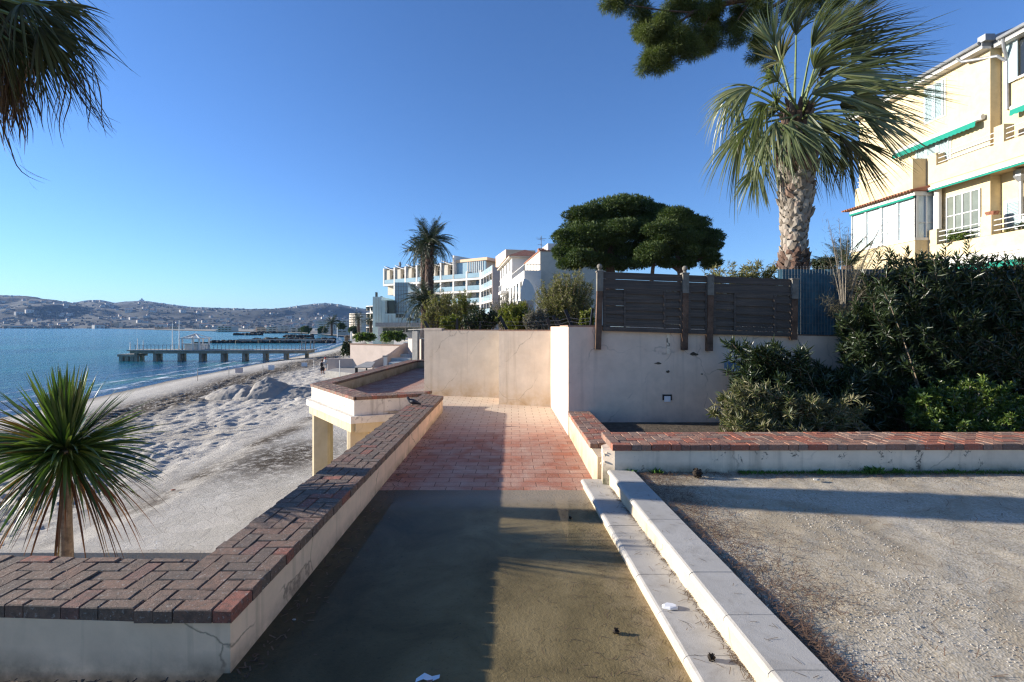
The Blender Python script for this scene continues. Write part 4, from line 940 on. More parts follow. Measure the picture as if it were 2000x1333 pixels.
def person(label, base, facing, shirt, shorts, pack, cap, h=1.68):
    r = thing('person', label, 'person', tuple(base)); k = h/1.68; ca, sa = math.cos(facing), math.sin(facing)
    def T(p): x, y, z = p; return ((x*ca-y*sa)*k, (x*sa+y*ca)*k, z*k)
    J = {'pel': (0, 0, .88), 'ab': (0, .0, 1.05), 'ch': (0, -.01, 1.25), 'nk': (0, .0, 1.42), 'hd': (0, .01, 1.54), 'tp': (0, 0, 1.64)}
    rad = {'pel': .13, 'ab': .125, 'ch': .145, 'nk': .055, 'hd': .09, 'tp': .06}
    E = [('pel', 'ab'), ('ab', 'ch'), ('ch', 'nk'), ('nk', 'hd'), ('hd', 'tp')]
    for s, n in ((-1, 'l'), (1, 'r')):
        J.update({n+'h': (s*.09, 0, .82), n+'k': (s*.10, .03*s, .47), n+'a': (s*.11, -.06*s, .08), n+'t': (s*.12, -.06*s-.14, .03), n+'s': (s*.18, 0, 1.36), n+'e': (s*.24, -.03, 1.10), n+'w': (s*.18, -.14, .95), n+'f': (s*.14, -.2, .92)})
        rad.update({n+'h': .095, n+'k': .06, n+'a': .042, n+'t': .035, n+'s': .06, n+'e': .043, n+'w': .032, n+'f': .03})
        E += [('pel', n+'h'), (n+'h', n+'k'), (n+'k', n+'a'), (n+'a', n+'t'), ('ch', n+'s'), (n+'s', n+'e'), (n+'e', n+'w'), (n+'w', n+'f')]
    names = list(J); me = bpy.data.meshes.new('body'); me.from_pydata([T(J[n]) for n in names], [(names.index(a), names.index(c)) for a, c in E], []); me.materials.append(M['skin'])
    o = bpy.data.objects.new('body', me); COL.objects.link(o); o.parent = r
    m = o.modifiers.new('skin', 'SKIN'); m.use_smooth_shade = True
    for i, n in enumerate(names): me.skin_vertices[0].data[i].radius = (rad[n]*k, rad[n]*k)
    me.skin_vertices[0].data[0].use_root = True; s_ = o.modifiers.new('sub', 'SUBSURF'); s_.levels = s_.render_levels = 1
    def cloth(name, segs, mat, par=r):
        b = MB()
        for pts, rs in segs: b.tube([T(p) for p in pts], [x*k for x in rs], 10)
        c = b.build(name, mat, None, True); c.parent = par; return c
    cloth('shirt', [([(0, 0, .92), (0, 0, 1.05), (0, -.01, 1.25), (0, 0, 1.38), (0, 0, 1.42)], [.165, .155, .185, .13, .06]), ([(-.16, 0, 1.38), (-.25, -.03, 1.08)], [.075, .06]), ([(.16, 0, 1.38), (.25, -.03, 1.08)], [.075, .06])], shirt)
    cloth('shorts', [([(0, 0, .96), (0, 0, .80)], [.16, .15]), ([(-.09, 0, .86), (-.10, .0, .5)], [.12, .10]), ([(.09, 0, .86), (.10, 0, .5)], [.12, .10])], shorts)
    cloth('hair' if not cap else 'cap', [([(0, .02, 1.54), (0, .02, 1.60), (0, .01, 1.66), (0, .01, 1.68)], [.102, .108, .08, .02])], cap or M['cloth_black'])
    if pack: cloth('backpack', [([(0, .17, .98), (0, .2, 1.0), (0, .2, 1.3), (0, .17, 1.38)], [.08, .15, .14, .07])], pack)
    return r
pb = gd(629.5, 733, PAVE-.45); person('person in a pale top and black shorts with a dark backpack, standing on the sand', (pb.x, pb.y, PAVE-.5), R(180), M['cloth_grey'], M['cloth_black'], M['cloth_black'], None, 1.72)
pb = gd(635.5, 727, PAVE-.45); person('person in a red cap and grey clothes just right of the one with the backpack', (pb.x, pb.y, PAVE-.5), R(150), M['cloth_grey'], M['cloth_grey'], None, M['cloth_red'], 1.74)

# ---- retaining walls and stairs on the far side of the beach
RW = thing('retaining_wall', 'beige retaining wall of the raised promenade, stepped down to the sand behind the balcony', 'wall', (-20, 50, -3))
b = MB(); a, c = at(640, 702, 50), at(686, 702, 50); b.prism([(a.x, 50), (c.x+1, 50), (c.x+1, 50.5), (a.x, 50.5)], -4.5, at(640, 701, 50).z); b.build('low_section', M['beige_shade'], RW)
b = MB(); a, c = at(684, 672, 50.2), at(792, 672, 46); pts = [(a.x, 50.2), (c.x, 46), (c.x+.3, 46.4), (a.x, 50.8)]; b.prism(pts, -4.5, -.04); b.build('high_section', M['beige_shade'], RW)
b = MB(); b.prism([(a.x-.05, 50.15), (c.x, 45.95), (c.x+.3, 46.45), (a.x-.05, 50.85)], -.038, .06); b.build('coping', M['brick_far'], RW)
b = MB(); a, c = at(643, 720, 48), at(700, 722, 48); b.prism([(a.x, 47), (c.x+4, 42), (c.x+4, 49.9), (a.x, 49.9)], -4.5, at(643, 722.5, 48).z); b.build('footing', M['concrete'], RW)
ST = thing('staircase', 'pale blue-tinted stair flight climbing from the white paving to the promenade', 'stairs', (-10, 42, -1))
t = NT('pale_blue_stone'); t.col(t.ramp(t.noise(3, 5), [(.3, (.30, .36, .38)), (.7, (.42, .46, .46))])); t.rough(.85); M['blue_stone'] = t.m
for k, (px, py, px2) in enumerate(((762, 708, 800), (767, 700, 803), (773, 692, 806), (779, 684, 808), (785, 676, 812), (791, 669, 815))):
    d = 37+k*1.5; a, c = at(px-3, py, d), at(px2, py, d); b = MB(); b.prism([(a.x, d), (c.x, d-.4), (c.x, d+1.5), (a.x, d+1.6)], -3.5, a.z); b.build('stair_step', M['blue_stone'], ST)
b = MB(); P = [(727, 707), (745, 699), (762, 690), (775, 680), (790, 670), (796, 671)]
for i in range(len(P)-1):
    a, c = at(*P[i], 36.5+i), at(*P[i+1], 37.5+i); b.add([(a.x, a.y, -3.5), (c.x, c.y, -3.5), (c.x, c.y, c.z), (a.x, a.y, a.z), (a.x+.25, a.y+.5, -3.5), (c.x+.25, c.y+.5, -3.5), (c.x+.25, c.y+.5, c.z), (a.x+.25, a.y+.5, a.z)], [[0, 1, 2, 3], [7, 6, 5, 4], [3, 2, 6, 7], [0, 3, 7, 4], [1, 5, 6, 2]])
b.build('stair_parapet', M['beige_shade'], ST)
UW = thing('garden_enclosure', 'grey wall with a slatted gate and buttress beside the top of the stairs', 'wall', tuple(at(815, 690, 34)))
b = MB(); a, c = at(797, 661, 40), at(840, 661, 36); b.prism([(a.x, 40), (c.x, 36), (c.x, 36.5), (a.x, 40.5)], -2, a.z); b.build('wall', M['beige_shade'], UW)
b = MB(); a, c = at(806, 655, 37), at(817, 655, 37); b.prism([(a.x, 36.8), (c.x, 36.6), (c.x, 37.5), (a.x, 37.6)], -2, a.z+.3); b.build('buttress', M['concrete'], UW)
b = MB()
for k in range(16): p = at(797+k*2.4, 661, 39-k*.15); b.beam((p.x, p.y, p.z-.05), (p.x, p.y, p.z+.75), .045)
a, c = at(797, 661, 39), at(835, 661, 36.7); b.beam((a.x, a.y, a.z+.7), (c.x, c.y, c.z+.7), .05); b.build('slatted_gate', M['concrete'], UW)
SP = thing('beach_shower', 'short white post with a small cap and tap above the beach parapet', 'shower', tuple(at(751, 712, 30)))
a, c = at(749, 697, 30), at(755, 712, 30); b = MB(); b.prism([(a.x, 30), (c.x, 30), (c.x, 30.2), (a.x, 30.2)], -2.4, a.z); b.build('pillar', M['white'], SP)
b = MB(); b.prism([(a.x-.06, 29.94), (c.x+.06, 29.94), (c.x+.06, 30.26), (a.x-.06, 30.26)], a.z, a.z+.06); b.build('cap', M['concrete'], SP)
TB = thing('table', 'grey flat-topped beach table on dark legs beside the parapet', 'table', tuple(at(712, 722, 27)))
a, c = at(692, 717, 27), at(733, 712, 31); b = MB(); b.prism([(a.x, 27), (a.x+1.0, 26.8), (c.x, 31), (c.x-.6, 31.2)], a.z-.06, a.z); b.build('table_top', M['concrete'], TB)
for px in (695, 697.5, 716): p = at(px, 717, 27.6); b = MB(); b.beam((p.x, 27.6, a.z-.062), (p.x, 27.6, a.z-.9), .07); b.build('leg', M['dark_metal'], TB)

# ================================================================== THE HOTEL WITH LOGGIAS
HT = thing('hotel', 'long white hotel with loggia bays, glass balconies and arched top-floor windows behind the palms', 'building', (-20, 128, 0))
P0, P1 = Vector((-35.6, 134)), Vector((-7.55, 115)); HU = (P1-P0).normalized(); HN = Vector((HU.y, -HU.x)); HL = (P1-P0).length
def hf(u, v): p = P0+HU*u-HN*v; return (p.x, p.y)          # v metres into the building
LV = [-2, 1.7, 4.7, 7.6, 10.6, 13.6]; TOP = 18.55; nb = 8; bw = HL/nb
b = MB(); b.box(bw*1.0, HL, 1.4, 16, LV[0], LV[4], fr=hf); b.box(0.1, HL, 1.41, 16.1, LV[4]+.01, TOP-.9, fr=hf); b.box(bw*1.0, bw*3, 1.45, 15, LV[1], LV[4], fr=hf); b.build('wall', M['offwhite'], HT)
def frame_box(b, u0, u1, v0, v1, z0, z1): b.box(u0, u1, v0, v1, z0, z1, fr=hf)
for k in range(nb+1):                                     # fins
    b = MB(); z0 = LV[5]-.6 if k == 0 else LV[4]-.4 if k == 1 else LV[3]-.3 if k == 2 else LV[1]
    u = k*bw; frame_box(b, u-.24, u+.24, 0, 1.39, z0, LV[5]+1.6 if k > 6 else TOP-(.6 if k < 6 else -.3)); 
    if k == 6: frame_box(b, u-.2, u+.25, .0, 7, LV[5], TOP+.9)
    b.build('fin', M['white'], HT)
for lv in range(1, 6):                                    # slabs
    b = MB(); u0 = 0 if lv == 5 else bw if lv == 4 else 2*bw
    frame_box(b, u0-.15, HL+.15, -.06, 1.38, LV[lv]-.55, LV[lv]-.05); b.build('balcony_slab', M['white'], HT)
for lv in range(1, 6):
    for k in range(nb):
        if (lv == 4 and k < 1) or (lv < 4 and k < 2) or (lv == 5 and k > 7): continue
        b = MB(); frame_box(b, k*bw+.2, (k+1)*bw-.2, .04, .09, LV[lv]+.02, LV[lv]+1.12); b.build('glass_balustrade', M['blue_glass'], HT)
        b = MB(); z1 = LV[lv]+2.45; u1 = (k+1)*bw-.35; u0 = u1-bw*.46
        frame_box(b, u0, u1, 1.32, 1.38, LV[lv]+.02, z1); 
        if lv == 5 and k < 6:
            pts = [(u1-(u1-u0)*.78*math.cos(a), z1+.25+1.9*math.sin(a)) for a in np.linspace(0, math.pi/2, 7)]+[(u1, z1+.25)]
            V = [(*hf(u, 1.32), z) for u, z in pts]; b.poly(V)
        w = b.build('window', M['glass_dark'], HT)
        b = MB(); um = (u0+u1)/2; frame_box(b, um-.05, um+.05, 1.26, 1.32, LV[lv]+.02, z1); frame_box(b, u0-.06, u0, 1.26, 1.32, LV[lv]+.02, z1); frame_box(b, u1-.5, u1-.1, 1.27, 1.31, LV[lv]+.1, z1-.1); b.build('window_frame', M['offwhite'], w)
for k in range(6):                                        # sail-shaped roof vaults between the fins
    b = MB(); n = 10; V = []
    for i in range(n+1):
        u = k*bw+.17+(bw-.34)*i/n; dz = -.2-1.15*math.sin(math.pi*.5*(i/n))**1.2+.0; z = TOP+dz
        for v in (.1, 1.4): V.append((*hf(u, v), z))
        for v in (.1, 1.4): V.append((*hf(u, v), z+.18))
    for i in range(n):
        a = 4*i; b.add([V[a], V[a+1], V[a+5], V[a+4], V[a+2], V[a+3], V[a+7], V[a+6]], [[0, 1, 2, 3], [7, 6, 5, 4], [0, 3, 7, 4], [1, 5, 6, 2]])
    b.build('roof_vault', M['white'], HT)
    b = MB(); b.box((k+.02)*bw+.17, (k+.5)*bw, .35, 1.4, LV[5]+.0, TOP-1.2, fr=hf); b.build('bay_cheek', M['offwhite'], HT)
b = MB(); frame_box(b, -.15, HL*.76, 1.4, 16.2, TOP-.89, TOP-.5); b.build('roof', M['concrete'], HT)
b = MB(); frame_box(b, 6*bw+.3, HL+1.5, .7, 10, TOP-.88, TOP-.2); b.build('orange_cornice', M['peach'], HT)
b = MB(); frame_box(b, 6*bw+.3, HL+.8, 1.0, 1.39, LV[5]+.1, TOP-.9); b.build('penthouse_glazing', M['blue_glass'], HT)
b = MB()
for k in range(9): u = 6.9*bw+k*(1.1*bw)/8; frame_box(b, u-.06, u+.06, 0.88, .99, LV[5]+.1, TOP-.9)
b.build('penthouse_mullions', M['white'], HT)
b = MB(); p = hf(2.2, 4); b.tube([(p[0], p[1], TOP-.5), (p[0], p[1], TOP+1.4)], .35, 8); b.build('chimney', M['concrete'], HT)
# right wing, coming towards us
Q0, Q1 = Vector((-7.4, 115)), Vector((-4.1, 101)); QU = (Q1-Q0).normalized(); QN = Vector((QU.y, -QU.x)); QL = (Q1-Q0).length
def wf(u, v): p = Q0+QU*u-QN*v; return (p.x, p.y)
b = MB(); b.box(.3, QL, 1.6, 9, LV[0], LV[5]+1, fr=wf); b.build('wing_wall', M['offwhite'], HT)
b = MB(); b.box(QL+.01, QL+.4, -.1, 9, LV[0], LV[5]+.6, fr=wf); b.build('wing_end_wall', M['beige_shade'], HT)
b = MB(); b.box(3, QL-.5, 3, 9.5, LV[5]+1.01, TOP-.4, fr=wf); b.build('wing_attic', M['peach'], HT)
for lv in range(1, 6):
    b = MB(); b.box(.2, QL, -.05, 1.58, LV[lv]-.5, LV[lv]-.08, fr=wf); b.build('balcony_slab', M['white'], HT)
    b = MB(); b.box(.3, QL-.05, .02, .07, LV[lv]+.02, LV[lv]+1.1, fr=wf); b.build('glass_balustrade', M['blue_glass'], HT)
    if lv < 5:
        for k in range(4):
            b = MB(); b.box(.8+k*QL/4, .8+k*QL/4+QL*.17, 1.50, 1.58, LV[lv]+.1, LV[lv]+2.3, fr=wf); b.build('window', M['glass_dark'], HT)
for k in range(5):
    b = MB(); u = .15+k*(QL-.3)/4; b.box(u-.09, u+.09, -.02, .2, LV[1]-.5, LV[5]+(1.1 if k else .5), fr=wf); b.build('wing_post', M['white'], HT)
# ---- glass clad building in front of the hotel
GB = thing('glass_building', 'pale green glass-clad building with stepped black openings and a grey canopy, below the hotel', 'building', (-25, 96, -2))
def gbox(name, px0, px1, py0, py1, d0, d1, mat, cut=0):
    a, c = at(px0, py0, d0), at(px1, py1, d0); b = MB(); b.prism([(a.x, d0), (c.x, d0), (c.x, d1), (a.x, d1)], c.z, a.z); return b.build(name, M[mat], GB)
gbox('cladding', 728, 745, 580, 690, 94, 104, 'green_glass'); gbox('cladding', 745.3, 752, 587, 634, 93.9, 103.9, 'green_glass')
gbox('cladding', 752.3, 772, 613, 634, 93.8, 103.8, 'green_glass'); gbox('cladding', 772.3, 793, 621, 634, 93.85, 103.85, 'green_glass'); gbox('cladding', 793.3, 830, 627, 634, 93.8, 103.8, 'green_glass')
gbox('glass_tower', 771, 797, 552, 622, 97, 106, 'blue_glass'); gbox('glass_wall', 797.4, 834, 588, 632, 98, 106, 'blue_glass')
gbox('dark_opening', 752.3, 771, 587, 612.8, 95.5, 102, 'glass_dark'); gbox('dark_opening', 772.6, 787, 613.5, 620.8, 94.5, 96, 'glass_dark'); gbox('dark_opening', 793.6, 808, 622, 626.9, 94.5, 96, 'glass_dark'); gbox('dark_opening', 814.5, 817, 627.5, 632, 93.6, 93.79, 'glass_dark')
gbox('chimney', 733, 735, 571, 580, 95, 96, 'dark_metal'); gbox('chimney', 743, 745, 579, 586.9, 95, 96, 'dark_metal')
gbox('canopy', 733, 833, 630.5, 638.5, 88, 93.6, 'concrete')
b = MB()
for px in (734, 739.5, 758, 765, 778, 784.5, 790.5, 799, 806, 813, 820): a, c = at(px, 615 if px > 750 else 582, 93.7), at(px+.5, 634, 93.7); b = MB(); b.box(a.x, c.x, 93.70, 93.79, c.z, a.z); b.build('joint_strip', M['concrete'], GB)
b = MB()
for px in (773, 778, 783, 788, 793): a, c = at(px, 552, 96.9), at(px+.6, 612, 96.9); b.box(a.x, c.x, 96.9, 96.99, c.z, a.z)
for py in (560, 568, 576, 584, 592, 600, 608): a, c = at(771, py, 96.85), at(797, py+.6, 96.85); b.box(a.x, c.x, 96.85, 96.895, c.z, a.z)
b.build('glazing_bars', M['wire'], GB)
gbox('ground_floor_wall', 738, 833, 638.6, 665, 91, 93.5, 'white')
for a, c in ((748, 758.5), (760.5, 770.5), (772.5, 790), (793, 806), (809, 826)): gbox('window', a, c, 641.5, 649.5, 90.8, 90.99, 'glass_dark')
# ---- white villa
VA = thing('villa', 'white villa with red tiled roof, roof terrace, arched buttress and small balcony', 'house', (2, 70, 2))
th = R(7.5); VO = Vector((0, 0))
def vfr(ox, oy):
    def f(u, v): return (ox+u*math.cos(th)-v*math.sin(th), oy+u*math.sin(th)+v*math.cos(th))
    return f
a = at(1000, 500, 78); fA = vfr(a.x, 78); zA = a.z; zg = 1.1
b = MB(); b.box(0, 5.5, 0, 18, zg, zA-.3, fr=fA); b.build('main_wall', M['white'], VA)
b = MB(); zr = at(1000, 489, 78).z
for s in (0,):
    V = [(*fA(-.7, -.7), zA-.05), (*fA(6, -.7), zA-.05), (*fA(6, 18.7), zA-.05), (*fA(-.7, 18.7), zA-.05), (*fA(2.6, 3), zr+.6), (*fA(2.6, 15), zr+.6)]
    b.add(V, [[0, 1, 4], [1, 2, 5, 4], [2, 3, 5], [3, 0, 4, 5], [3, 2, 1, 0]])
b.build('roof', M['terracotta'], VA)
b = MB(); b.box(-.55, 5.9, -.55, 18.5, zA-.3, zA-.06, fr=fA); b.build('eaves', M['offwhite'], VA)
b = MB()
for z in (zA-2.6, zA-3.6): b.box(-.08, 5.5, -.08, 18, z, z+.25, fr=fA)
b.build('string_course', M['white'], VA)
for v in (3, 7, 11, 15):
    for z in (zA-2.2, zA-6.3, zA-10): b = MB(); b.box(-.05, .02, v, v+1.1, z, z+1.7, fr=fA); b.build('window', M['glass_dark'], VA)
b = MB(); b.box(-1.5, -.01, 2.5, 7, zA-5.9, zA-5.5, fr=fA); b.box(-1.1, -.01, 3, 6.5, zA-6.3, zA-5.9, fr=fA); bal = b.build('balcony', M['white'], VA)
b = MB()
for k in range(16): p = fA(-1.42, 2.6+k*.29); b.beam((p[0], p[1], zA-5.5), (p[0], p[1], zA-4.5), .045)
for k in range(5): p = fA(-1.4+k*.33, 2.6); b.beam((p[0], p[1], zA-5.5), (p[0], p[1], zA-4.5), .045)
b.beam((*fA(-1.42, 2.6), zA-4.5), (*fA(-1.42, 7), zA-4.5), .07); b.build('railing', M['white_metal'], bal)
a = at(1055, 491, 64); fB = vfr(a.x, 64); zB = a.z
b = MB(); b.box(0, 9, 0, 13.2, zg, zB, fr=fB); b.build('side_wall', M['offwhite'], VA)
b = MB(); b.box(-.12, 9.1, -.12, 13.3, zB, zB+.15, fr=fB); b.build('parapet_coping', M['terracotta'], VA)
b = MB(); c2 = at(1072, 474, 64); b.box(1.15, 5.5, .5, 6, zB+.151, c2.z, fr=fB); b.build('rooftop_hut', M['white'], VA)
b = MB(); b.box(.2, 1.0, 2.2, 3, zB+.152, zB+.75, fr=fB); b.build('chimney', M['terracotta'], VA)
a = at(1024, 528, 62); fC = vfr(a.x, 62.2); zC = a.z
b = MB(); b.box(0, 2.2, 0, 15.5, zg, zC, fr=fC); b.build('terrace_block', M['white'], VA)
b = MB()
for k in range(22): p = fC(.08, .1+k*.6); b.beam((p[0], p[1], zC), (p[0], p[1], zC+.8), .05)
for k in range(6): p = fC(.08+k*.38, .1); b.beam((p[0], p[1], zC), (p[0], p[1], zC+.8), .05)
b.beam((*fC(.08, .1), zC+.8), (*fC(.08, 13), zC+.8), .07); b.beam((*fC(.08, .1), zC+.8), (*fC(2.1, .1), zC+.8), .07); b.build('terrace_railing', M['white_metal'], VA)
for k in range(4): b = MB(); b.box(-.05, .02, 2+k*3.4, 3.3+k*3.4, zC-3.6, zC-1.2, fr=fC); b.build('window', M['glass_dark'], VA)
# arched buttress wall standing out towards the beach
bt0, bt1 = at(1017, 585, 58), at(1041, 585, 60.5); n = 12; W = Vector((bt1.x-bt0.x, 2.5)); V = []
za, zs = at(1020, 543, 58).z, at(1017, 585, 58).z
pts = [(0, zg)]+[(0, zs+.4*(za-zs))]+[(math.sin(t_)*1.0, zs+(za-zs)*(1-(1-math.cos(t_))*.9)) for t_ in np.linspace(.25, math.pi/2, 9)]+[(1, zg)]
b = MB(); F0 = [(bt0.x+W.x*u, 58+W.y*u, z) for u, z in pts]; F1 = [(x+.35, y-.0+.35, z) for x, y, z in F0]; n = len(F0)
b.add(F0+F1, [list(range(n))[::-1], list(range(n, 2*n))]+[[i, (i+1) % n, n+(i+1) % n, n+i] for i in range(n)]); b.build('arched_buttress', M['white'], VA)
b = MB(); pts = [(.33, zg+.5), (.68, zg+.5), (.68, zs+.9)]+[(.505+.175*math.cos(t_), zs+.9+.5*math.sin(t_)) for t_ in np.linspace(0, math.pi, 7)]+[(.33, zs+.9)]
b.poly([(bt0.x+W.x*u-.03, 58+W.y*u-.04, z) for u, z in pts]); b.build('arched_window', M['blue_glass'], VA)
b = MB(); a, c = at(1011, 588, 55), at(1042, 640, 55); b.prism([(a.x, 55), (a.x+1.2, 54.2), (c.x, 54.6), (c.x, 56), (a.x, 56)], zg-2, a.z); b.build('stone_bay', M['beige_shade'], VA)
b = MB(); c3 = at(1011, 590, 54.1); b.box(a.x+.1, a.x+1.1, 54.18, 54.3, c3.z-.9, c3.z-.15); b.build('red_stone_inlay', M['terracotta'], VA)
AN = thing('antenna', 'thin rooftop aerial mast with cross bars on the villa roof', 'antenna', tuple(at(1057, 491, 66)))
b = MB(); a = at(1057, 492, 66); top = at(1057, 461, 66); b.tube([a, top], .05, 5); b.build('mast', M['wire'], AN)
b = MB()
for z, w in ((top.z-.3, .7), (top.z-.5, .5), (top.z-1.2, .45)): b.beam((a.x-w, 66, z), (a.x+w, 66, z-.1), .04); b.beam((a.x-.1, 66-w, z), (a.x, 66+w, z), .04)
b.build('cross_bar', M['wire'], AN)

# ================================================================== THE YELLOW APARTMENT HOUSE (right)
YA = thing('apartment_house', 'pale yellow apartment house with green awnings and glazed bay above the hedge on the right', 'building', (19, 20, 0))
def yb(px, py, o=0.0):                         # point of the facade plane (o metres out towards the sea) seen at the pixel
    d = F*(20.2-o)/(px-930); return Vector((20.2-o-.0741*d, d, EYE-(py-YH)/F*d))
def yf(d, o, z): return (20.2-o-.0741*d, d, z)
def ybox(b, d0, d1, o0, o1, z0, z1):           # d0<d1 along the facade, o0<o1 outwards
    b.prism([yf(d0, o1, 0)[:2], yf(d0, o0, 0)[:2], yf(d1, o0, 0)[:2], yf(d1, o1, 0)[:2]], z0, z1)
def dpx(px, o=0): return F*(20.2-o)/(px-930)
dC = dpx(1934)                                 # the corner where the facade steps back
def part(name, mat, boxes, par=YA):
    b = MB()
    for q in boxes: ybox(b, *q)
    return b.build(name, M[mat], par)
ZR = 13.15
part('wall', 'yellow', [(dC, 25.5, -8, 0, 1.0, ZR-.35)]); part('wall', 'yellow', [(8, dC-.001, -8, -.42, 1.0, ZR-.35)])
b = MB(); 
for d0, d1, o in ((dC-.05, 25.8, .38), (7.5, dC-.051, -.02)):
    V = [yf(d0, o, ZR-.34), yf(d1, o, ZR-.34), yf(d1, -9, ZR-.34), yf(d0, -9, ZR-.34), yf(d0, o-.02, ZR-.1), yf(d1, o-.02, ZR-.1), yf(d1, -4, ZR+1.6), yf(d0, -4, ZR+1.6)]
    b.add(V, [[0, 1, 2, 3], [0, 4, 5, 1], [4, 7, 6, 5], [7, 3, 2, 6], [0, 3, 7, 4], [1, 5, 6, 2]])
b.build('roof', M['grey_metal'], YA)
part('soffit', 'white', [(dC-.04, 25.7, 0, .36, ZR-.44, ZR-.345), (7.6, dC-.06, -.42, -.04, ZR-.44, ZR-.345)])
for d0, d1, o in ((dC, 25.8, .44), (7.5, dC-.3, .04)):
    b = MB(); b.tube([yf(d0, o, ZR-.22), yf(d1, o, ZR-.22)], .075, 8); b.build('gutter', M['grey_metal'], YA)
b = MB(); o = -.30; b.tube([yf(dC+.9, .42, ZR-.3), yf(dC+.8, .3, ZR-.5), yf(dC-.15, -.12, ZR-.8), yf(dC-.3, -.32, ZR-1.1), yf(dC-.3, -.34, 10.2)], .06, 8); b.tube([yf(dC-.45, .0, ZR-.3), yf(dC-.4, -.1, ZR-.6), yf(dC-.3, -.32, ZR-1.0)], .06, 8); ybox(b, dC-.2, dC+.1, .02, .4, ZR-.2, ZR+.05); b.build('downpipe', M['grey_metal'], YA)
# shuttered windows
def shutters(px0, px1, py0, py1, o, n=2, open_=False):
    a, c = yb(px0, py0, o), yb(px1, py0, o); zt_ = a.z; zb_ = yb(px0, py1, o).z; w = (a.y-c.y)/n
    fr = part('window', 'white', [(c.y-.07, a.y+.07, o-.01, o+.03, zb_-.07, zt_+.07)])
    for k in range(n):
        b = MB(); d0 = c.y+k*w+.01; d1 = c.y+(k+1)*w-.01; ybox(b, d0, d1, o+.031, o+.045, zb_, zt_)
        for e in ((d0, d0+.06), (d1-.06, d1)): ybox(b, *e, o+.046, o+.075, zb_, zt_)
        z = zb_+.05
        while z < zt_-.05: V = [yf(d0+.06, o+.046, z+.03), yf(d1-.06, o+.046, z+.03), yf(d1-.06, o+.07, z), yf(d0+.06, o+.07, z)]; b.poly(V[::-1]); b.poly(V); z += .055
        b.build('shutter', M['blue_shutter'], fr)
shutters(1808, 1845, 176, 241, 0)
shutters(1791, 1856, 283, 330, 0, 3)
a = yb(1967, 80, -.42); 
b = MB(); ybox(b, yb(1992, 80, -.42).y, yb(1966, 80, -.42).y, -.36, -.32, yb(1985, 158, -.42).z, yb(1985, 62, -.42).z+.1)
z = yb(1985, 158, -.42).z+.05
d0, d1 = yb(1992, 80, -.42).y+.05, yb(1966, 80, -.42).y-.05
while z < yb(1985, 62, -.42).z: V = [yf(d0, -.319, z+.03), yf(d1, -.319, z+.03), yf(d1, -.30, z), yf(d0, -.30, z)]; b.poly(V); z += .055
b.build('open_shutter', M['blue_shutter'], YA)
part('window', 'glass_dark', [(15.2, yb(1992, 80, -.42).y-.02, -.42, -.40, yb(1985, 158, -.42).z+.1, yb(1985, 62, -.42).z)])
part('window_sill', 'white', [(15.0, yb(1992, 80, -.42).y+.1, -.42, -.30, yb(1985, 158, -.42).z, yb(1985, 158, -.42).z+.08)])
# awnings: white cassette with a green scalloped valance
def awning(d0, d1, o, z, slope=.0, rad=.11, fall=.32):
    b = MB(); b.tube([yf(d0, o+.12, z), yf(d1, o+.12, z)], rad, 10); aw = b.build('awning_box', M['white_metal'], YA)
    b = MB(); n = int((d1-d0)/.18); V = []
    for i in range(n*2+1):
        d = d0+.12+(d1-d0-.2)*i/(n*2); zl = z-fall-(.035 if i % 2 else 0); V += [yf(d, o+.10, z-.06), yf(d, o+.30, z-.12), yf(d, o+.32, zl)]
    b.add(V, [[3*i+k, 3*i+k+1, 3*i+k+4, 3*i+k+3] for i in range(n*2) for k in (0, 1)]); b.build('awning_cloth', M['green_awning'], aw)
awning(dC+.15, 23.2, 0, 10.12); awning(9, dC-.5, -.42, 10.15)
# upper balcony: parapet band, piers and rails
o1 = .0
zc, zo, zp_ = 7.78, 8.72, 9.28
part('balcony_slab', 'yellow', [(8, 21.15, -1.4, .42, zc, zc+.22)])
part('balcony_parapet', 'yellow', [(8, 21.15, .25, .45, zc+.221, zo)])
part('balcony_pier', 'yellow', [(20.75, 21.15, -.1, .45, zo+.001, zp_)]); part('balcony_pier', 'yellow', [(dC-.9, dC-.55, .05, .45, zo+.001, zp_+.12)]); 
part('projecting_box', 'yellow', [(21.2, 22.5, .2, 1.05, zc-.1, zp_-.1)])
part('balcony_parapet', 'yellow', [(22.52, 25.1, .3, .52, zc-.15, zp_-.35)])
for (d0, d1) in ((8, dC-.9), (dC-.54, 20.74)):
    b = MB()
    for k in range(3): b.tube([yf(d0, .36, zo+.12+.19*k), yf(d1, .36, zo+.12+.19*k)], .018, 6)
    b.build('railing', M['white_metal'], YA)
b = MB()
for k in range(3): b.tube([yf(22.5, .42, zp_-.2+.19*k), yf(25.05, .42, zp_-.2+.19*k)], .018, 6)
b.build('railing', M['white_metal'], YA)
b = MB(); b.beam(yf(8, .5, zc+.0), yf(21.1, .5, zc+.0), .09, .1); b.build('blind_rail', M['white_metal'], YA)
b = MB(); b.beam(yf(8, .5, zc-.09), yf(21.1, .5, zc-.09), .04, .06); b.build('folded_awning', M['green_awning'], YA)
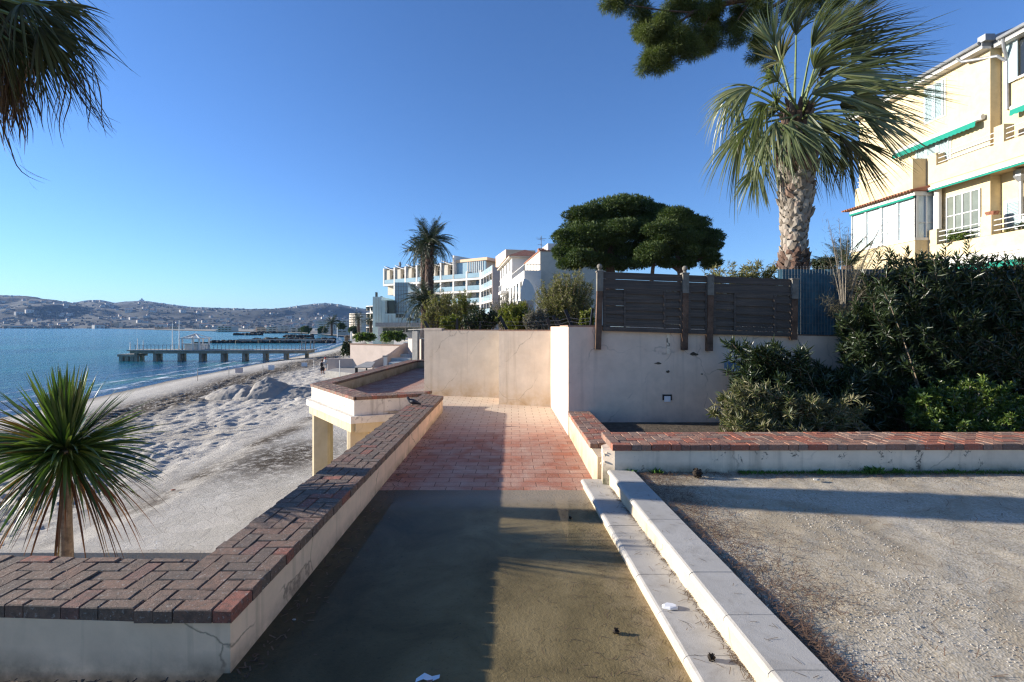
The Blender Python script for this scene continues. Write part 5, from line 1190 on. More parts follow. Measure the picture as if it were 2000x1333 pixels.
# loggia: recess, round column, glazed side, parapet
zl0 = 4.95
part('loggia_floor', 'yellow', [(8, 21.15, -1.6, .42, zl0-.25, zl0)])
part('loggia_parapet', 'yellow', [(8, 21.15, .22, .42, zl0+.001, 5.32)])
part('loggia_pier', 'yellow', [(20.75, 21.15, .05, .43, 5.321, 6.0)]); part('loggia_pier', 'yellow', [(18.55, 18.95, .05, .43, 5.321, 6.1)])
for (d0, d1) in ((18.96, 20.74), (8, 18.54)):
    b = MB()
    for k in range(3): b.tube([yf(d0, .33, 5.48+.2*k), yf(d1, .33, 5.48+.2*k)], .02, 6)
    b.build('railing', M['white_metal'], YA)
b = MB(); b.tube([yf(20.95, .2, 6.0), yf(20.95, .2, zc)], .14, 16); b.build('round_column', M['white'], YA)
part('glazed_door', 'loggia_glass', [(19.35, 20.7, .01, .03, zl0+.05, 7.35)])
b = MB()
for k in range(5): d = 19.35+1.35*k/4; ybox(b, d-.025, d+.025, .031, .06, zl0+.05, 7.35)
for z in (zl0+.75, zl0+1.55, 7.33): ybox(b, 19.35, 20.7, .0302, .055, z-.02, z+.02)
b.build('door_bars', M['white_metal'], YA)
shutters(1966, 1998, 396, 450, -.42+.02, 1)
b = MB(); b.tube([yf(18.15, -.25, 6.0), yf(18.15, -.25, 7.3)], .07, 8); b.tube([yf(18.15, -.25, 7.25), yf(18.15, -.25, 7.45), yf(18.15, -.25, 7.7)], [.08, .2, .2], 8); b.build('drain_hopper', M['grey_metal'], YA)
part('stepped_cornice', 'white', [(8, 21.3, .30, .62, 4.60, 4.699), (8, 21.3, .0, .55, 4.50, 4.599), (8, 21.3, .0, .48, 4.43, 4.499)])
awning(8, 20.2, .4, 4.34, fall=.30)
awning(21.9, 23.6, .9, 4.30, fall=.5)
# glazed bay
zb0, zb1 = 5.70, 7.66; dA, dB = 21.15, 24.75
part('bay_base', 'yellow', [(dA, dB, -.5, 1.0, 4.45, zb0-.12)]); part('bay_sill', 'white', [(dA-.03, dB+.05, -.5, 1.05, zb0-.119, zb0)])
part('bay_fascia', 'white', [(dA-.02, dB+.04, -.5, 1.04, zb1-.12, zb1+.06)])
part('bay_glass', 'curtain_glass', [(dA+.06, dB-.05, -.4, .93, zb0+.001, zb1-.121)])
b = MB(); nmul = 4
for k in range(nmul+1): d = dA+(dB-dA)*k/nmul; ybox(b, d-.05 if k else d, d+.05 if k < nmul else d, .931, 1.0, zb0+.001, zb1-.121)
for k in range(13): d = dA+(dB-dA)*k/12; ybox(b, d-.012, d+.012, .9305, .95, zb0+.001, zb1-.121)
for z in (6.25, 6.9): ybox(b, dA, dB, .9302, .955, z-.015, z+.015)
b.build('bay_frame', M['white_metal'], YA)
b = MB()
for i in range(4): o = -.3+.38*i; ybox(b, dA+.0, dA+.055, o, o+.06 if i < 3 else 1.0, zb0+.001, zb1-.121)
ybox(b, dA+.02, dA+.058, -.4, .93, 6.35, 6.39); b.build('bay_side_frame', M['white_metal'], YA)
b = MB(); V = [yf(dA-.1, 1.25, zb1+.07), yf(dB+.3, 1.25, zb1+.07), yf(dB+.3, .3, zb1+.28), yf(dA-.1, .3, zb1+.28), yf(dA-.1, .3, zb1+.07), yf(dB+.3, .3, zb1+.07)]
b.add(V, [[0, 3, 2, 1], [0, 4, 3], [1, 2, 5], [0, 1, 5, 4]])
for k in range(26): d = dA-.05+(dB-dA+.3)*k/25; b.tube([yf(d, 1.28, zb1+.09), yf(d, .3, zb1+.30)], .045, 6)
b.build('bay_roof_tiles', M['terracotta'], YA)
b = MB(); b.beam(yf(dA, 1.05, zb1-.16), yf(dB, 1.05, zb1-.16), .08, .09); b.build('bay_blind', M['green_awning'], YA)

# ================================================================== FOLIAGE TOOLS
def unit(a): return a/np.maximum(np.linalg.norm(a, axis=-1, keepdims=True), 1e-9)
def leaves(b, P, D, L, W, up=None, jit=.6):
    """lance-shaped leaves: P base points (n,3), D directions, L lengths, W widths"""
    n = len(P); D = unit(D); R_ = rng.normal(size=(n, 3)); S = unit(np.cross(D, R_)); N = np.cross(S, D)
    L = np.broadcast_to(L, n)[:, None]; W = np.broadcast_to(W, n)[:, None]
    mid = P+D*L*.45+N*L*.04; tip = P+D*L-N*L*.06*rng.random((n, 1))
    b.quads(np.stack([P, mid+S*W/2, tip, mid-S*W/2], 1))
def bush(name, label, cat, base, stems, tips, leaf, width, mat, per=26, whorl=3, stem_mat='stem', group=None, spread=.75, start=.35, curl=.12, srad=.008):
    """stems from base to the given tips with whorls of leaves; base (x,y,z), tips (n,3)"""
    r = thing(name, label, cat, tuple(base), group); sb_, lb_ = MB(), MB(); base = np.array(base, float)
    for tp in tips:
        tp = np.array(tp, float); b0 = base+np.array([rng.normal()*.06*stems, rng.normal()*.05*stems, 0])
        m = b0*.5+tp*.5+np.array([0, 0, curl*np.linalg.norm(tp-b0)]); ts = np.linspace(0, 1, 7)
        C = ((1-ts)**2)[:, None]*b0+(2*ts*(1-ts))[:, None]*m+(ts**2)[:, None]*tp
        sb_.tube([tuple(c) for c in C], list(np.linspace(srad*1.6, srad*.4, 7)), 4, cap=False)
        n = per; t = start+(1-start)*rng.random(n)**.75; t = np.sort(t)
        Pn = ((1-t)**2)[:, None]*b0+(2*t*(1-t))[:, None]*m+(t**2)[:, None]*tp
        T = unit((2*(1-t))[:, None]*(m-b0)+(2*t)[:, None]*(tp-m))
        Pn = np.repeat(Pn, whorl, 0); T = np.repeat(T, whorl, 0); D = T*(1-spread)+unit(rng.normal(size=Pn.shape))*spread+np.array([0, 0, .15])
        leaves(lb_, Pn+rng.normal(size=Pn.shape)*.01, D, leaf*rng.uniform(.6, 1.15, len(Pn)), width*rng.uniform(.7, 1.2, len(Pn)))
    lb_.build('foliage', M[mat], r); sb_.build('stems', M[stem_mat], r); return r
def shell_tips(c, rad, n, lo=-.2, shellk=.55, squash=1):
    u = unit(rng.normal(size=(n*3, 3))); u = u[u[:, 2] > lo][:n]; k = (shellk+(1-shellk)*rng.random(len(u)))[:, None]
    return np.array(c)+u*np.array(rad)*k
def tufts(b, C, rad, n, size, width, outward=.7, shellk=.75, upb=.2):
    """needle tufts in a blob: thin leaves on and under the surface of an ellipsoid"""
    u = unit(rng.normal(size=(n, 3))); k = (shellk+(1.02-shellk)*rng.random((n, 1))); P = np.array(C)+u*np.array(rad)*k
    D = u*outward+rng.normal(size=u.shape)*(1-outward)+np.array([0, 0, upb])
    leaves(b, P, D, size*rng.uniform(.6, 1.3, n), width*rng.uniform(.7, 1.3, n))

# ================================================================== FOREGROUND CORDYLINE
def straps(b, c, n, elev, length, width, droop, az=None, seg=8, fold=.0, roots=.06, lj=.2):
    for i in range(n):
        a = rng.random()*2*math.pi if az is None else rng.uniform(*az); e = rng.uniform(*elev); L = length*rng.uniform(1-lj, 1+lj*.7)
        d = np.array([math.cos(a)*math.cos(e), math.sin(a)*math.cos(e), math.sin(e)]); ts = np.linspace(0, 1, seg)
        P = np.array(c)+d*roots+d*L*ts[:, None]+np.array([0, 0, -1])*(droop*L*rng.uniform(.6, 1.3)*(ts**2.2)*math.cos(e))[:, None]
        s = np.cross(d, [0, 0, 1]); s = s/max(np.linalg.norm(s), .05); tw = rng.normal()*.5; s = s*math.cos(tw)+np.cross(d, s)*math.sin(tw)
        w = width*np.array([.5, .85, 1, 1, .9, .72, .42, .04])*rng.uniform(.75, 1.2)
        nrm = np.cross(s, d); A = P-s*w[:, None]/2+nrm*w[:, None]*.12; B_ = P+s*w[:, None]/2+nrm*w[:, None]*.12
        V = np.empty((3*seg, 3)); V[0::3] = A; V[1::3] = P; V[2::3] = B_
        b.add(V, [[3*i_, 3*i_+1, 3*i_+4, 3*i_+3] for i_ in range(seg-1)]+[[3*i_+1, 3*i_+2, 3*i_+5, 3*i_+4] for i_ in range(seg-1)])
CY = (-4.08, 4.42, .66)
CT = thing('cordyline', 'spiky green cordyline with drooping brown lower leaves behind the low wall on the left', 'plant', (CY[0], CY[1], PAVE))
b = MB()
straps(b, CY, 150, (.15, 1.5), .68, .032, .10); straps(b, CY, 150, (-.35, .7), .70, .032, .30)
straps(b, CY, 110, (-.85, -.1), .62, .028, .35, lj=.35); straps(b, (CY[0], CY[1], CY[2]+.05), 30, (1.1, 1.5), .66, .032, 0)
b.build('green_leaves', M['cord_leaf'], CT)
b = MB(); straps(b, CY, 30, (-.1, .9), .8, .032, .3, az=(2.3, 4.2)); b.build('reddened_leaves', M['cord_red'], CT)
b = MB(); straps(b, (CY[0], CY[1], CY[2]-.08), 44, (-.8, -.1), .64, .022, .9, lj=.4); straps(b, (CY[0], CY[1], CY[2]-.16), 26, (-1.0, -.3), .58, .018, .7, lj=.4); b.build('dry_leaves', M['cord_dry'], CT)
b = MB(); b.tube([(CY[0]+.02, CY[1], PAVE-.3), (CY[0]+.02, CY[1], -.8), (CY[0], CY[1], 0), (CY[0], CY[1], CY[2]+.05)], [.075, .06, .048, .042], 12); b.build('trunk', M['bark_grey'], CT)

# ================================================================== FAN PALMS
def frond(b, pb_, crown, hub, fan, length, spread=1.45, droop=.35, wind=(.35, 0, 0), n=34, side=None, seg=7, w0=.034, pr=.016):
    crown, hub, fan = (np.array(v, float) for v in (crown, hub, fan)); fan = unit(fan)
    m = (crown+hub)/2+np.array([0, 0, .12*np.linalg.norm(hub-crown)]); ts = np.linspace(0, 1, 7)
    C = ((1-ts)**2)[:, None]*crown+(2*ts*(1-ts))[:, None]*m+(ts**2)[:, None]*hub
    pb_.tube([tuple(c) for c in C], list(np.linspace(pr*1.8, pr, 7)), 5)
    if side is None: side = np.cross(fan, unit(rng.normal(size=3)*.5+np.array([0, -1, .4])))
    side = unit(np.array(side, float)); nrm = np.cross(fan, side); wind = np.array(wind, float)
    t = np.linspace(0, 1, seg); prof = np.array([.35, .95, 1, .9, .62, .34, .06])
    clump = rng.normal(size=n//4+2)
    for i in range(n):
        ph = -spread+2*spread*i/(n-1)+rng.normal()*.03
        L = length*(.62+.38*math.cos(ph*.8))*rng.uniform(.88, 1.1)
        d = fan*math.cos(ph)+side*math.sin(ph)+nrm*(.10*math.sin(i*1.7)+.12*abs(ph)+.22*clump[i//4])
        d = unit(d)
        P = hub+d*L*t[:, None]+np.array([0, 0, -1])*(droop*L*(t**2.4)*rng.uniform(.7, 1.4))[:, None]+wind*(L*t**2)[:, None]*rng.uniform(.8, 1.2)+nrm*(rng.normal()*.06*L*(t**2))[:, None]
        s = unit(np.cross(d, nrm)+nrm*rng.normal()*.35); b.ribbon(P, w0*prof*rng.uniform(.8, 1.15), s)
def boots(b, x, y, z0, z1, rad, n_turn=7, dz=.085, L=.17, out=.5):
    """spiral of old leaf bases on a palm trunk"""
    z = z0; k = 0
    while z < z1:
        f = (z-z0)/(z1-z0); r = np.interp(f, np.linspace(0, 1, len(rad)), rad)
        for j in range(n_turn):
            a = 2*math.pi*(j+.5*(k % 2))/n_turn+rng.normal()*.06; ca, sa = math.cos(a), math.sin(a); w = 2*math.pi*r/n_turn*.52; l = L*rng.uniform(.7, 1.3); o = out*l*rng.uniform(.5, 1.4)
            c0 = np.array([x+ca*r*.93, y+sa*r*.93, z+rng.normal()*.015]); tn = np.array([-sa, ca, 0]); rd_ = np.array([ca, sa, 0])
            p0 = c0-tn*w; p1 = c0+tn*w; tip = c0+rd_*o+np.array([0, 0, l]); t0 = tip-tn*w*.45*rng.uniform(.4, 1.2); t1 = tip+tn*w*.45*rng.uniform(.4, 1.2)
            i0 = c0-rd_*.06+np.array([0, 0, l*.6]); mid = c0+rd_*(o*.45+.03)+np.array([0, 0, l*.35])
            b.add([p0, p1, t1, t0, mid, i0], [[0, 4, 3], [0, 1, 4], [1, 2, 4], [4, 2, 3], [3, 2, 5], [0, 3, 5], [1, 5, 2]])
        z += dz; k += 1
D1 = 9.5
def q1(px, py, dd=0): v = at(px, py, D1); return np.array([v.x, D1+dd, v.z]) if dd == 0 else np.array(tuple(at(px, py, D1+dd)))
FP = thing('fan_palm', 'windswept fan palm with pale scaly trunk rising behind the wooden fence', 'palm', tuple(at(1551, 660, D1)))
cx = at(1552, 0, D1).x
b = MB(); zt0, zt1 = at(0, 520, D1).z-1.2, at(0, 335, D1).z
b.tube([(at(1551, 0, D1).x, D1, zt0), (at(1549, 0, D1).x, D1, at(0, 480, D1).z), (at(1551, 0, D1).x, D1, at(0, 420, D1).z), (at(1556, 0, D1).x, D1, zt1), (at(1558, 0, D1).x, D1, at(0, 215, D1).z)], [.22, .19, .22, .28, .12], 14)
tk = b.build('trunk', M['bark_grey'], FP)
b = MB(); boots(b, at(1551, 0, D1).x, D1, at(0, 515, D1).z, at(0, 430, D1).z, [.23, .20, .23], 8, .07, .13, .42); boots(b, at(1554, 0, D1).x, D1, at(0, 428, D1).z, at(0, 330, D1).z, [.23, .29, .30], 9, .07, .15, .45); b.build('leaf_bases', M['boot'], tk)
b = MB(); boots(b, at(1555, 0, D1).x, D1, at(0, 345, D1).z, at(0, 225, D1).z, [.31, .26, .18], 8, .08, .24, .5); b.build('brown_stubs', M['boot_red'], tk); b = MB(); boots(b, at(1550, 0, D1).x, D1, at(0, 532, D1).z, at(0, 497, D1).z, [.25, .25], 9, .06, .13, .5); b.build('base_stubs', M['boot_red'], tk)
crown = q1(1556, 235)
# hub pixel, depth offset, fan direction in the picture plane (x right, z up), depth part, length, dark?, wind
FR = [
 (1470, 170, -.2, (-1, .15, -.1), .95, 0, (.0, 0, -.15), .25), (1438, 172, .3, (-.7, .2, -.8), .8, 0, (.2, 0, 0), .6),
 (1515, 90, .0, (-.25, 0, 1), .95, 0, (.15, 0, 0), .05), (1555, 70, .4, (.05, .2, 1), 1.0, 1, (.3, 0, 0), .1), (1585, 95, -.2, (.35, 0, 1), 1.1, 0, (.45, 0, 0), .1),
 (1625, 100, .3, (.7, 0, .9), 1.25, 1, (.45, 0, 0), .15), (1660, 115, -.1, (1, .1, .62), 1.45, 1, (.4, 0, 0), .15), (1640, 70, .5, (.8, .1, .8), 1.3, 1, (.3, 0, 0), .1),
 (1632, 145, -.4, (1, -.1, .05), 1.5, 0, (.4, 0, .05), .12), (1650, 160, .2, (1, .2, .05), 1.55, 1, (.4, 0, .05), .1),
 (1660, 190, -.3, (1, -.2, -.2), 1.15, 0, (.4, 0, 0), .3), (1688, 225, -.4, (1, -.2, -.55), .95, 0, (.25, 0, 0), .3), (1640, 205, .4, (1, .3, -.2), 1.2, 1, (.4, 0, 0), .25),
 (1640, 262, .1, (.7, .1, -.9), 1.0, 1, (.3, 0, 0), .3), (1665, 275, .4, (.6, .2, -1), 1.0, 1, (.3, 0, 0), .3), (1610, 285, .2, (.35, .1, -1), .8, 1, (.2, 0, 0), .3),
 (1500, 205, -.3, (-.8, -.3, -.55), .72, 0, (.2, 0, 0), .6), (1480, 232, .0, (-.55, -.1, -1), .95, 0, (.1, 0, 0), .4), (1455, 255, .2, (-.35, 0, -1), 1.1, 0, (.15, 0, 0), .3),
 (1515, 238, -.5, (-.15, -.4, -1), .85, 0, (.2, 0, 0), .35), (1545, 235, -.7, (.1, -.5, -1), .85, 0, (.3, 0, 0), .35), (1495, 262, -.3, (-.3, -.2, -1), .8, 0, (.25, 0, 0), .3),
 (1580, 225, -.7, (.5, -.6, -.8), .75, 0, (.35, 0, 0), .4), (1480, 330, .0, (-.4, 0, -1), .6, 0, (.1, 0, 0), .3), (1528, 120, .6, (-.3, .5, 1), 1.0, 1, (.25, 0, 0), .1),
 (1600, 150, .7, (.5, .6, .7), 1.1, 1, (.4, 0, 0), .1), (1520, 160, -.7, (-.5, -.5, .5), .7, 0, (.2, 0, 0), .5), (1590, 135, -.6, (.35, -.5, .8), .8, 0, (.5, 0, 0), .3),
]
for k_ in range(5):
    a_ = rng.uniform(0, 6.28); FR.append((1556+70*math.cos(a_)*rng.uniform(.4, 1), 215-55*math.sin(a_)*rng.uniform(.4, 1)+10, rng.uniform(-.7, .8), (math.cos(a_)+.35, rng.normal()*.4, math.sin(a_)-.25), rng.uniform(.75, 1.0), int(rng.random() < .5), (.3, 0, 0), .35))
for (px, py, dd, dr_, L, dark, wd, dp) in FR:
    b, p_ = MB(), MB(); hub = q1(px, py, dd)
    frond(b, p_, crown+np.array([0, dd*.2, rng.uniform(-.15, .1)]), hub, dr_, L*rng.uniform(.98, 1.16), rng.uniform(.75, 1.0) if dp > .2 else rng.uniform(.5, .85), dp*1.1, wd, 40, side=np.cross(unit(np.array(dr_, float)), unit(np.array([rng.normal()*.25, -1, rng.normal()*.3+.2]))))
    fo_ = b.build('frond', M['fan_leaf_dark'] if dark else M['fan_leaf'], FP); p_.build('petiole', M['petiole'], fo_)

D2 = 5.5
LP = thing('fan_palm', 'shaggy palm crown with a hanging brown skirt of dead fronds at the upper left edge', 'palm', (-6.7, D2, PAVE))
b = MB(); b.tube([(-6.7, D2, PAVE-.2), (-6.7, D2, .3), (-6.68, D2, 1.6), (-6.65, D2, 2.05), (-6.65, D2, 2.5), (-6.65, D2, 5.4)], [.2, .13, .13, .2, .34, .36], 12); tk = b.build('trunk', M['bark_grey'], LP)
b = MB(); c0 = np.array([-6.65, D2, 5.3])
for i in range(2000):                          # hanging dead skirt
    a = rng.random()*2*math.pi; r0 = .88*rng.random()**.5; z0_ = rng.uniform(4.65, 5.9); x, y = -6.65+math.cos(a)*r0, D2+math.sin(a)*r0*.9; L = rng.uniform(.35, .85)
    t = np.linspace(0, 1, 5); P = np.array([x, y, z0_])+np.stack([math.cos(a)*.12*L*t+.05*np.sin(t*4+i), math.sin(a)*.1*L*t, -L*t], 1)+rng.normal()*.03*t[:, None]
    b.ribbon(P, .022*np.array([.6, 1, .9, .6, .1]), unit(rng.normal(size=3)*np.array([1, 1, .1])))
b.build('dead_skirt', M['dead_frond'], LP)
def q2(px, py, dd=0): return np.array(tuple(at(px, py, D2+dd)))
LF = [(20, 20, 0, (.7, 0, -.6), 1.0, .5), (75, 30, -.3, (.9, -.1, -.5), .85, .5), (100, 25, .3, (.9, .1, -.2), .85, .5), (60, 70, .2, (.6, .1, -1), .95, .4), (110, 75, -.2, (.8, -.1, -1), .95, .35), (130, 35, .1, (.8, 0, -.7), .8, .4),
      (30, 60, .4, (.3, .1, -1), .9, .3), (85, 90, 0, (.5, 0, -1), .9, .3), (0, 30, -.4, (.4, -.2, -1), .9, .4), (125, 100, .3, (.7, 0, -1), .75, .3), (70, -30, .2, (1, 0, .1), 1.1, .5), (50, 100, -.1, (.35, 0, -1), .6, .3), (-60, -40, .0, (.3, -.4, .8), 1.1, .5), (-260, 0, 0, (-1, 0, -.2), 1.1, .4), (-280, 80, 0, (-.8, 0, -1), 1.1, .4), (-150, -120, .5, (0, .3, 1), 1.1, .3), (20, 0, .8, (.6, .6, -.4), 1.0, .4)]
for (px, py, dd, dr_, L, dp) in LF:
    b, p_ = MB(), MB(); frond(b, p_, c0+np.array([0, 0, .2]), q2(px-34, py-22, dd), dr_, L*.85, .9, dp, (.12, 0, 0), 28, side=np.cross(unit(np.array(dr_, float)), unit(np.array([rng.normal()*.3, -1, rng.normal()*.4]))), w0=.026)
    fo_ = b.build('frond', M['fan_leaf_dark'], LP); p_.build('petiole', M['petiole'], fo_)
b = MB()
for (x0, y0, x1, y1, k) in ((130, 130, 225, 260, 9), (150, 140, 200, 262, 8), (60, 130, 85, 250, 3), (105, 150, 108, 280, 3), (125, 150, 122, 265, 3), (170, 120, 215, 255, 5), (15, 270, 88, 358, 4), (40, 160, 62, 232, 3)):
    for j in range(k):
        A_, B__ = q2(x0+rng.normal()*5, y0, .1), q2(x1+rng.normal()*7, y1+rng.normal()*8, .1); t = np.linspace(0, 1, 8); P = A_+(B__-A_)*t[:, None]+np.stack([.04*np.sin(t*5+j)*1, .02*np.cos(t*4+j), -.10*np.sin(t*math.pi)*(1 if x1-x0 > 40 else .2)], 1)
        b.ribbon(P, .014*np.array([.8, 1, 1, .9, .8, .6, .4, .1]), unit(rng.normal(size=3)))
b.build('hanging_strands', M['dead_frond'], LP)

# ================================================================== DATE PALMS
def pinnate(L=3.0, arch=.9, n=46, leaf=.5, w=.03):
    b = MB(); t = np.linspace(0, 1, 12); e = 1.0
    X = L*t*(1-.12*t); Z = L*(.55*t-arch*t**2.1*.95); C = np.stack([X, 0*t, Z], 1); b.tube([tuple(c) for c in C], list(np.linspace(.035, .006, 12)), 4, cap=False)
    tt = np.linspace(.08, .99, n); P = np.stack([np.interp(tt, t, X), 0*tt, np.interp(tt, t, Z)], 1); dX = np.gradient(P, axis=0); T = unit(dX)
    for s in (-1, 1):
        D = T*.75+np.array([0, s, 0])*.75+np.array([0, 0, -.25])*rng.uniform(.3, 1.5, (n, 1)); l = leaf*np.sin(np.clip(tt*1.05+.12, 0, 1)*math.pi)**.5*rng.uniform(.85, 1.1, n)
        leaves(b, P, D, l, w)
    return b
pin_meshes = []
for arch in (.45, .85, 1.25, .2):
    o = pinnate(arch=arch).build('frond', M['date_leaf']); pin_meshes.append(o.data); bpy.data.objects.remove(o)
def date_palm(label, base, top, r, nf, scale, elev=(-.9, 1.35), trunk_lean=(0, 0), seed=0, z_shift=0):
    t_ = thing('date_palm', label, 'palm', tuple(base), 'date palms before the hotel'); b = MB(); bx, by, bz = base; tx, ty, tz = top; n = 9; P = []; Rr = []
    for i in range(n):
        f = i/(n-1); P.append((bx+(tx-bx)*f, by+(ty-by)*f, bz+(tz-bz)*f)); Rr.append(r*(1.25-.25*f if f < .85 else .95+.4*(f-.85)/.15))
    b.tube(P, Rr, 10); tk = b.build('trunk', M['bark_pine'], t_)
    b = MB(); boots(b, tx, ty, max(bz, tz-6*scale), tz, [r*1.02, r*1.05, r*1.2], 9, .22*scale, .2*scale, .4); b.build('leaf_bases', M['boot_red'], tk)
    for i in range(nf):
        e = rng.uniform(*elev); k = 0 if e > .7 else 1 if e > 0 else 2
        if rng.random() < .15: k = 3
        o = bpy.data.objects.new('frond', pin_meshes[k]); COL.objects.link(o); o.parent = t_
        o.location = (tx-bx, ty-by, tz-bz); o.rotation_euler = (rng.normal()*.25, -e*.75, rng.random()*2*math.pi); s = scale*rng.uniform(.85, 1.1); o.scale = (s, s, s)
    return t_
v = lambda px, py, d: tuple(at(px, py, d))
date_palm('taller date palm with a full dark crown rising above the hotel roof', v(836, 640, 52), v(839, 478, 52), .40, 95, 1.2)
date_palm('slimmer date palm whose crown droops just behind the taller one', v(832, 640, 56), v(829, 500, 56), .36, 70, 1.1)
date_palm('squat date palm with wide arching fronds above the pale boundary wall', v(833, 660, 40), v(834, 594, 40), .42, 80, .92, (-.7, 1.1))
date_palm('far small palm on the promenade before the rounded apartment block', v(701, 652, 150), v(700, 624, 150), .3, 40, 1.05)
date_palm('far palm on the promenade before the broad white block', v(648, 655, 230), v(648, 632, 230), .4, 44, 1.9)
date_palm('palm partly hidden beside the curved white balconies', v(724, 655, 120), v(724, 628, 120), .3, 36, .9)

# ================================================================== UMBRELLA PINES
def stone_pine(label, d, blobs, trunk, limbs, dens=1.0):
    base = at(trunk[0][0], trunk[0][1], d); r = thing('umbrella_pine', label, 'pine', tuple(base)); b = MB()
    P = [at(px, py, d) for px, py, _ in trunk]; b.tube([tuple(p) for p in P], [q[2] for q in trunk], 9)
    for pts in limbs:
        b.tube([tuple(at(px, py, d+dd)) for px, py, dd, _ in pts], [q[3] for q in pts], 6)
    b.build('trunk', M['bark_pine'], r); b = MB()
    for (px, py, rx, rz_, dd) in blobs:
        c = at(px, py, d+dd); k = d/F; RX, RZ = rx*k, rz_*k; RY = RX*1.0; nsub = max(8, int(rx*rz_/60))
        for s in range(nsub):                # each cloud of foliage is a cluster of small domed pads
            u = unit(rng.normal(size=3)); u[2] = abs(u[2])*.9-.15; kk = rng.uniform(.55, .95); pc = np.array([c.x+u[0]*RX*kk, c.y+u[1]*RY*kk, c.z+u[2]*RZ*kk]); pr_r = rng.uniform(.32, .6)
            tufts(b, pc, (pr_r*1.25, pr_r*1.25, pr_r*.62), int(340*dens), .22, .065, .7, .6, .25)
        tufts(b, (c.x, c.y, c.z), (RX*.8, RY*.8, RZ*.72), int(1900*dens*rx*rz_/900), .30, .09, .5, .1, .1)
    b.build('crown', M['pine_leaf'], r); return r
stone_pine('big umbrella pine with a wide domed dark crown above the fence', 42,
 [(1290, 435, 40, 30, 0), (1285, 460, 34, 30, -1), (1275, 418, 40, 20, 0), (1200, 412, 75, 30, 0), (1150, 425, 50, 26, 0), (1105, 470, 26, 24, 0), (1165, 460, 60, 34, -1), (1100, 500, 22, 16, 0), (1230, 400, 50, 18, 0), (1255, 420, 50, 30, 2), (1150, 440, 45, 30, 0), (1130, 465, 42, 26, -1), (1112, 490, 30, 22, 0), (1140, 505, 42, 20, -1.5), (1180, 480, 40, 30, 1), (1215, 455, 55, 32, -1.5), (1260, 450, 45, 30, -1), (1225, 495, 42, 22, 0), (1260, 485, 35, 22, 1), (1175, 515, 38, 18, 0), (1120, 518, 24, 12, 0), (1290, 425, 32, 22, 2), (1215, 520, 34, 12, 1), (1245, 515, 24, 12, -1)],
 [(1192, 600, .5), (1193, 540, .42), (1190, 505, .34), (1200, 470, .25)], [[(1190, 520, 0, .25), (1160, 490, 0, .16), (1130, 470, 0, .08)], [(1192, 510, 0, .24), (1230, 485, 0, .15), (1260, 450, 0, .07)], [(1195, 500, 0, .2), (1190, 460, 1, .12), (1180, 430, 1, .06)]])
stone_pine('smaller umbrella pine with a rounded crown and bare lower limbs, right of the big one', 39,
 [(1320, 425, 36, 22, 0), (1345, 440, 42, 26, 0), (1290, 450, 32, 22, -1), (1320, 470, 60, 30, 0), (1370, 465, 36, 28, 1), (1385, 480, 26, 24, 0), (1350, 495, 45, 18, 0), (1275, 490, 28, 20, -1), (1262, 512, 20, 12, 0), (1378, 502, 28, 14, 1), (1300, 495, 30, 14, 1), (1345, 516, 12, 8, 0), (1385, 516, 16, 8, 0), (1300, 515, 10, 7, 0)],
 [(1326, 600, .32), (1330, 540, .26), (1326, 515, .22), (1322, 490, .16)], [[(1328, 530, 0, .2), (1300, 510, 0, .12), (1275, 500, 0, .07)], [(1329, 528, 0, .18), (1360, 508, 0, .1), (1385, 498, 0, .05)], [(1268, 600, 0, .2), (1275, 525, 0, .15), (1280, 495, 0, .1)], [(1326, 520, 0, .14), (1315, 505, 1, .1), (1290, 515, 1, .05)]])

# ---- near pine whose branches hang into the top of the picture
NP = thing('pine_tree', 'pine with dense hanging needles reaching down from above, behind the palm crown', 'pine', (15, 11, 1.1)); DN = 13.0
b = MB(); b.tube([(15.0, 11.0, 1.0), (14.6, 11.2, 6), (13.6, 12.0, 10.5), (11.0, 13.4, 12.2), tuple(at(1650, -60, DN+1.5))], [.36, .32, .26, .2, .13], 10); 
for pts in ([(1650, -60, 1.5, .14), (1560, -20, .5, .10), (1440, 2, 0, .07), (1350, 25, 0, .045), (1305, 65, 0, .02)], [(1440, 0, 0, .06), (1380, 15, .3, .04), (1320, 45, .4, .02)], [(1560, -20, .5, .07), (1500, 20, .3, .04), (1480, 70, .2, .02)], [(1350, 25, 0, .03), (1290, 20, -.3, .02), (1230, 10, -.5, .012)], [(1400, 8, 0, .03), (1370, 60, 0, .015)], [(1470, -5, 0, .03), (1440, 40, 0, .015)]):
    b.tube([tuple(at(px, py, DN+dd)) for px, py, dd, _ in pts], [q[3] for q in pts], 6)
b.build('trunk', M['bark_pine'], NP); b = MB()
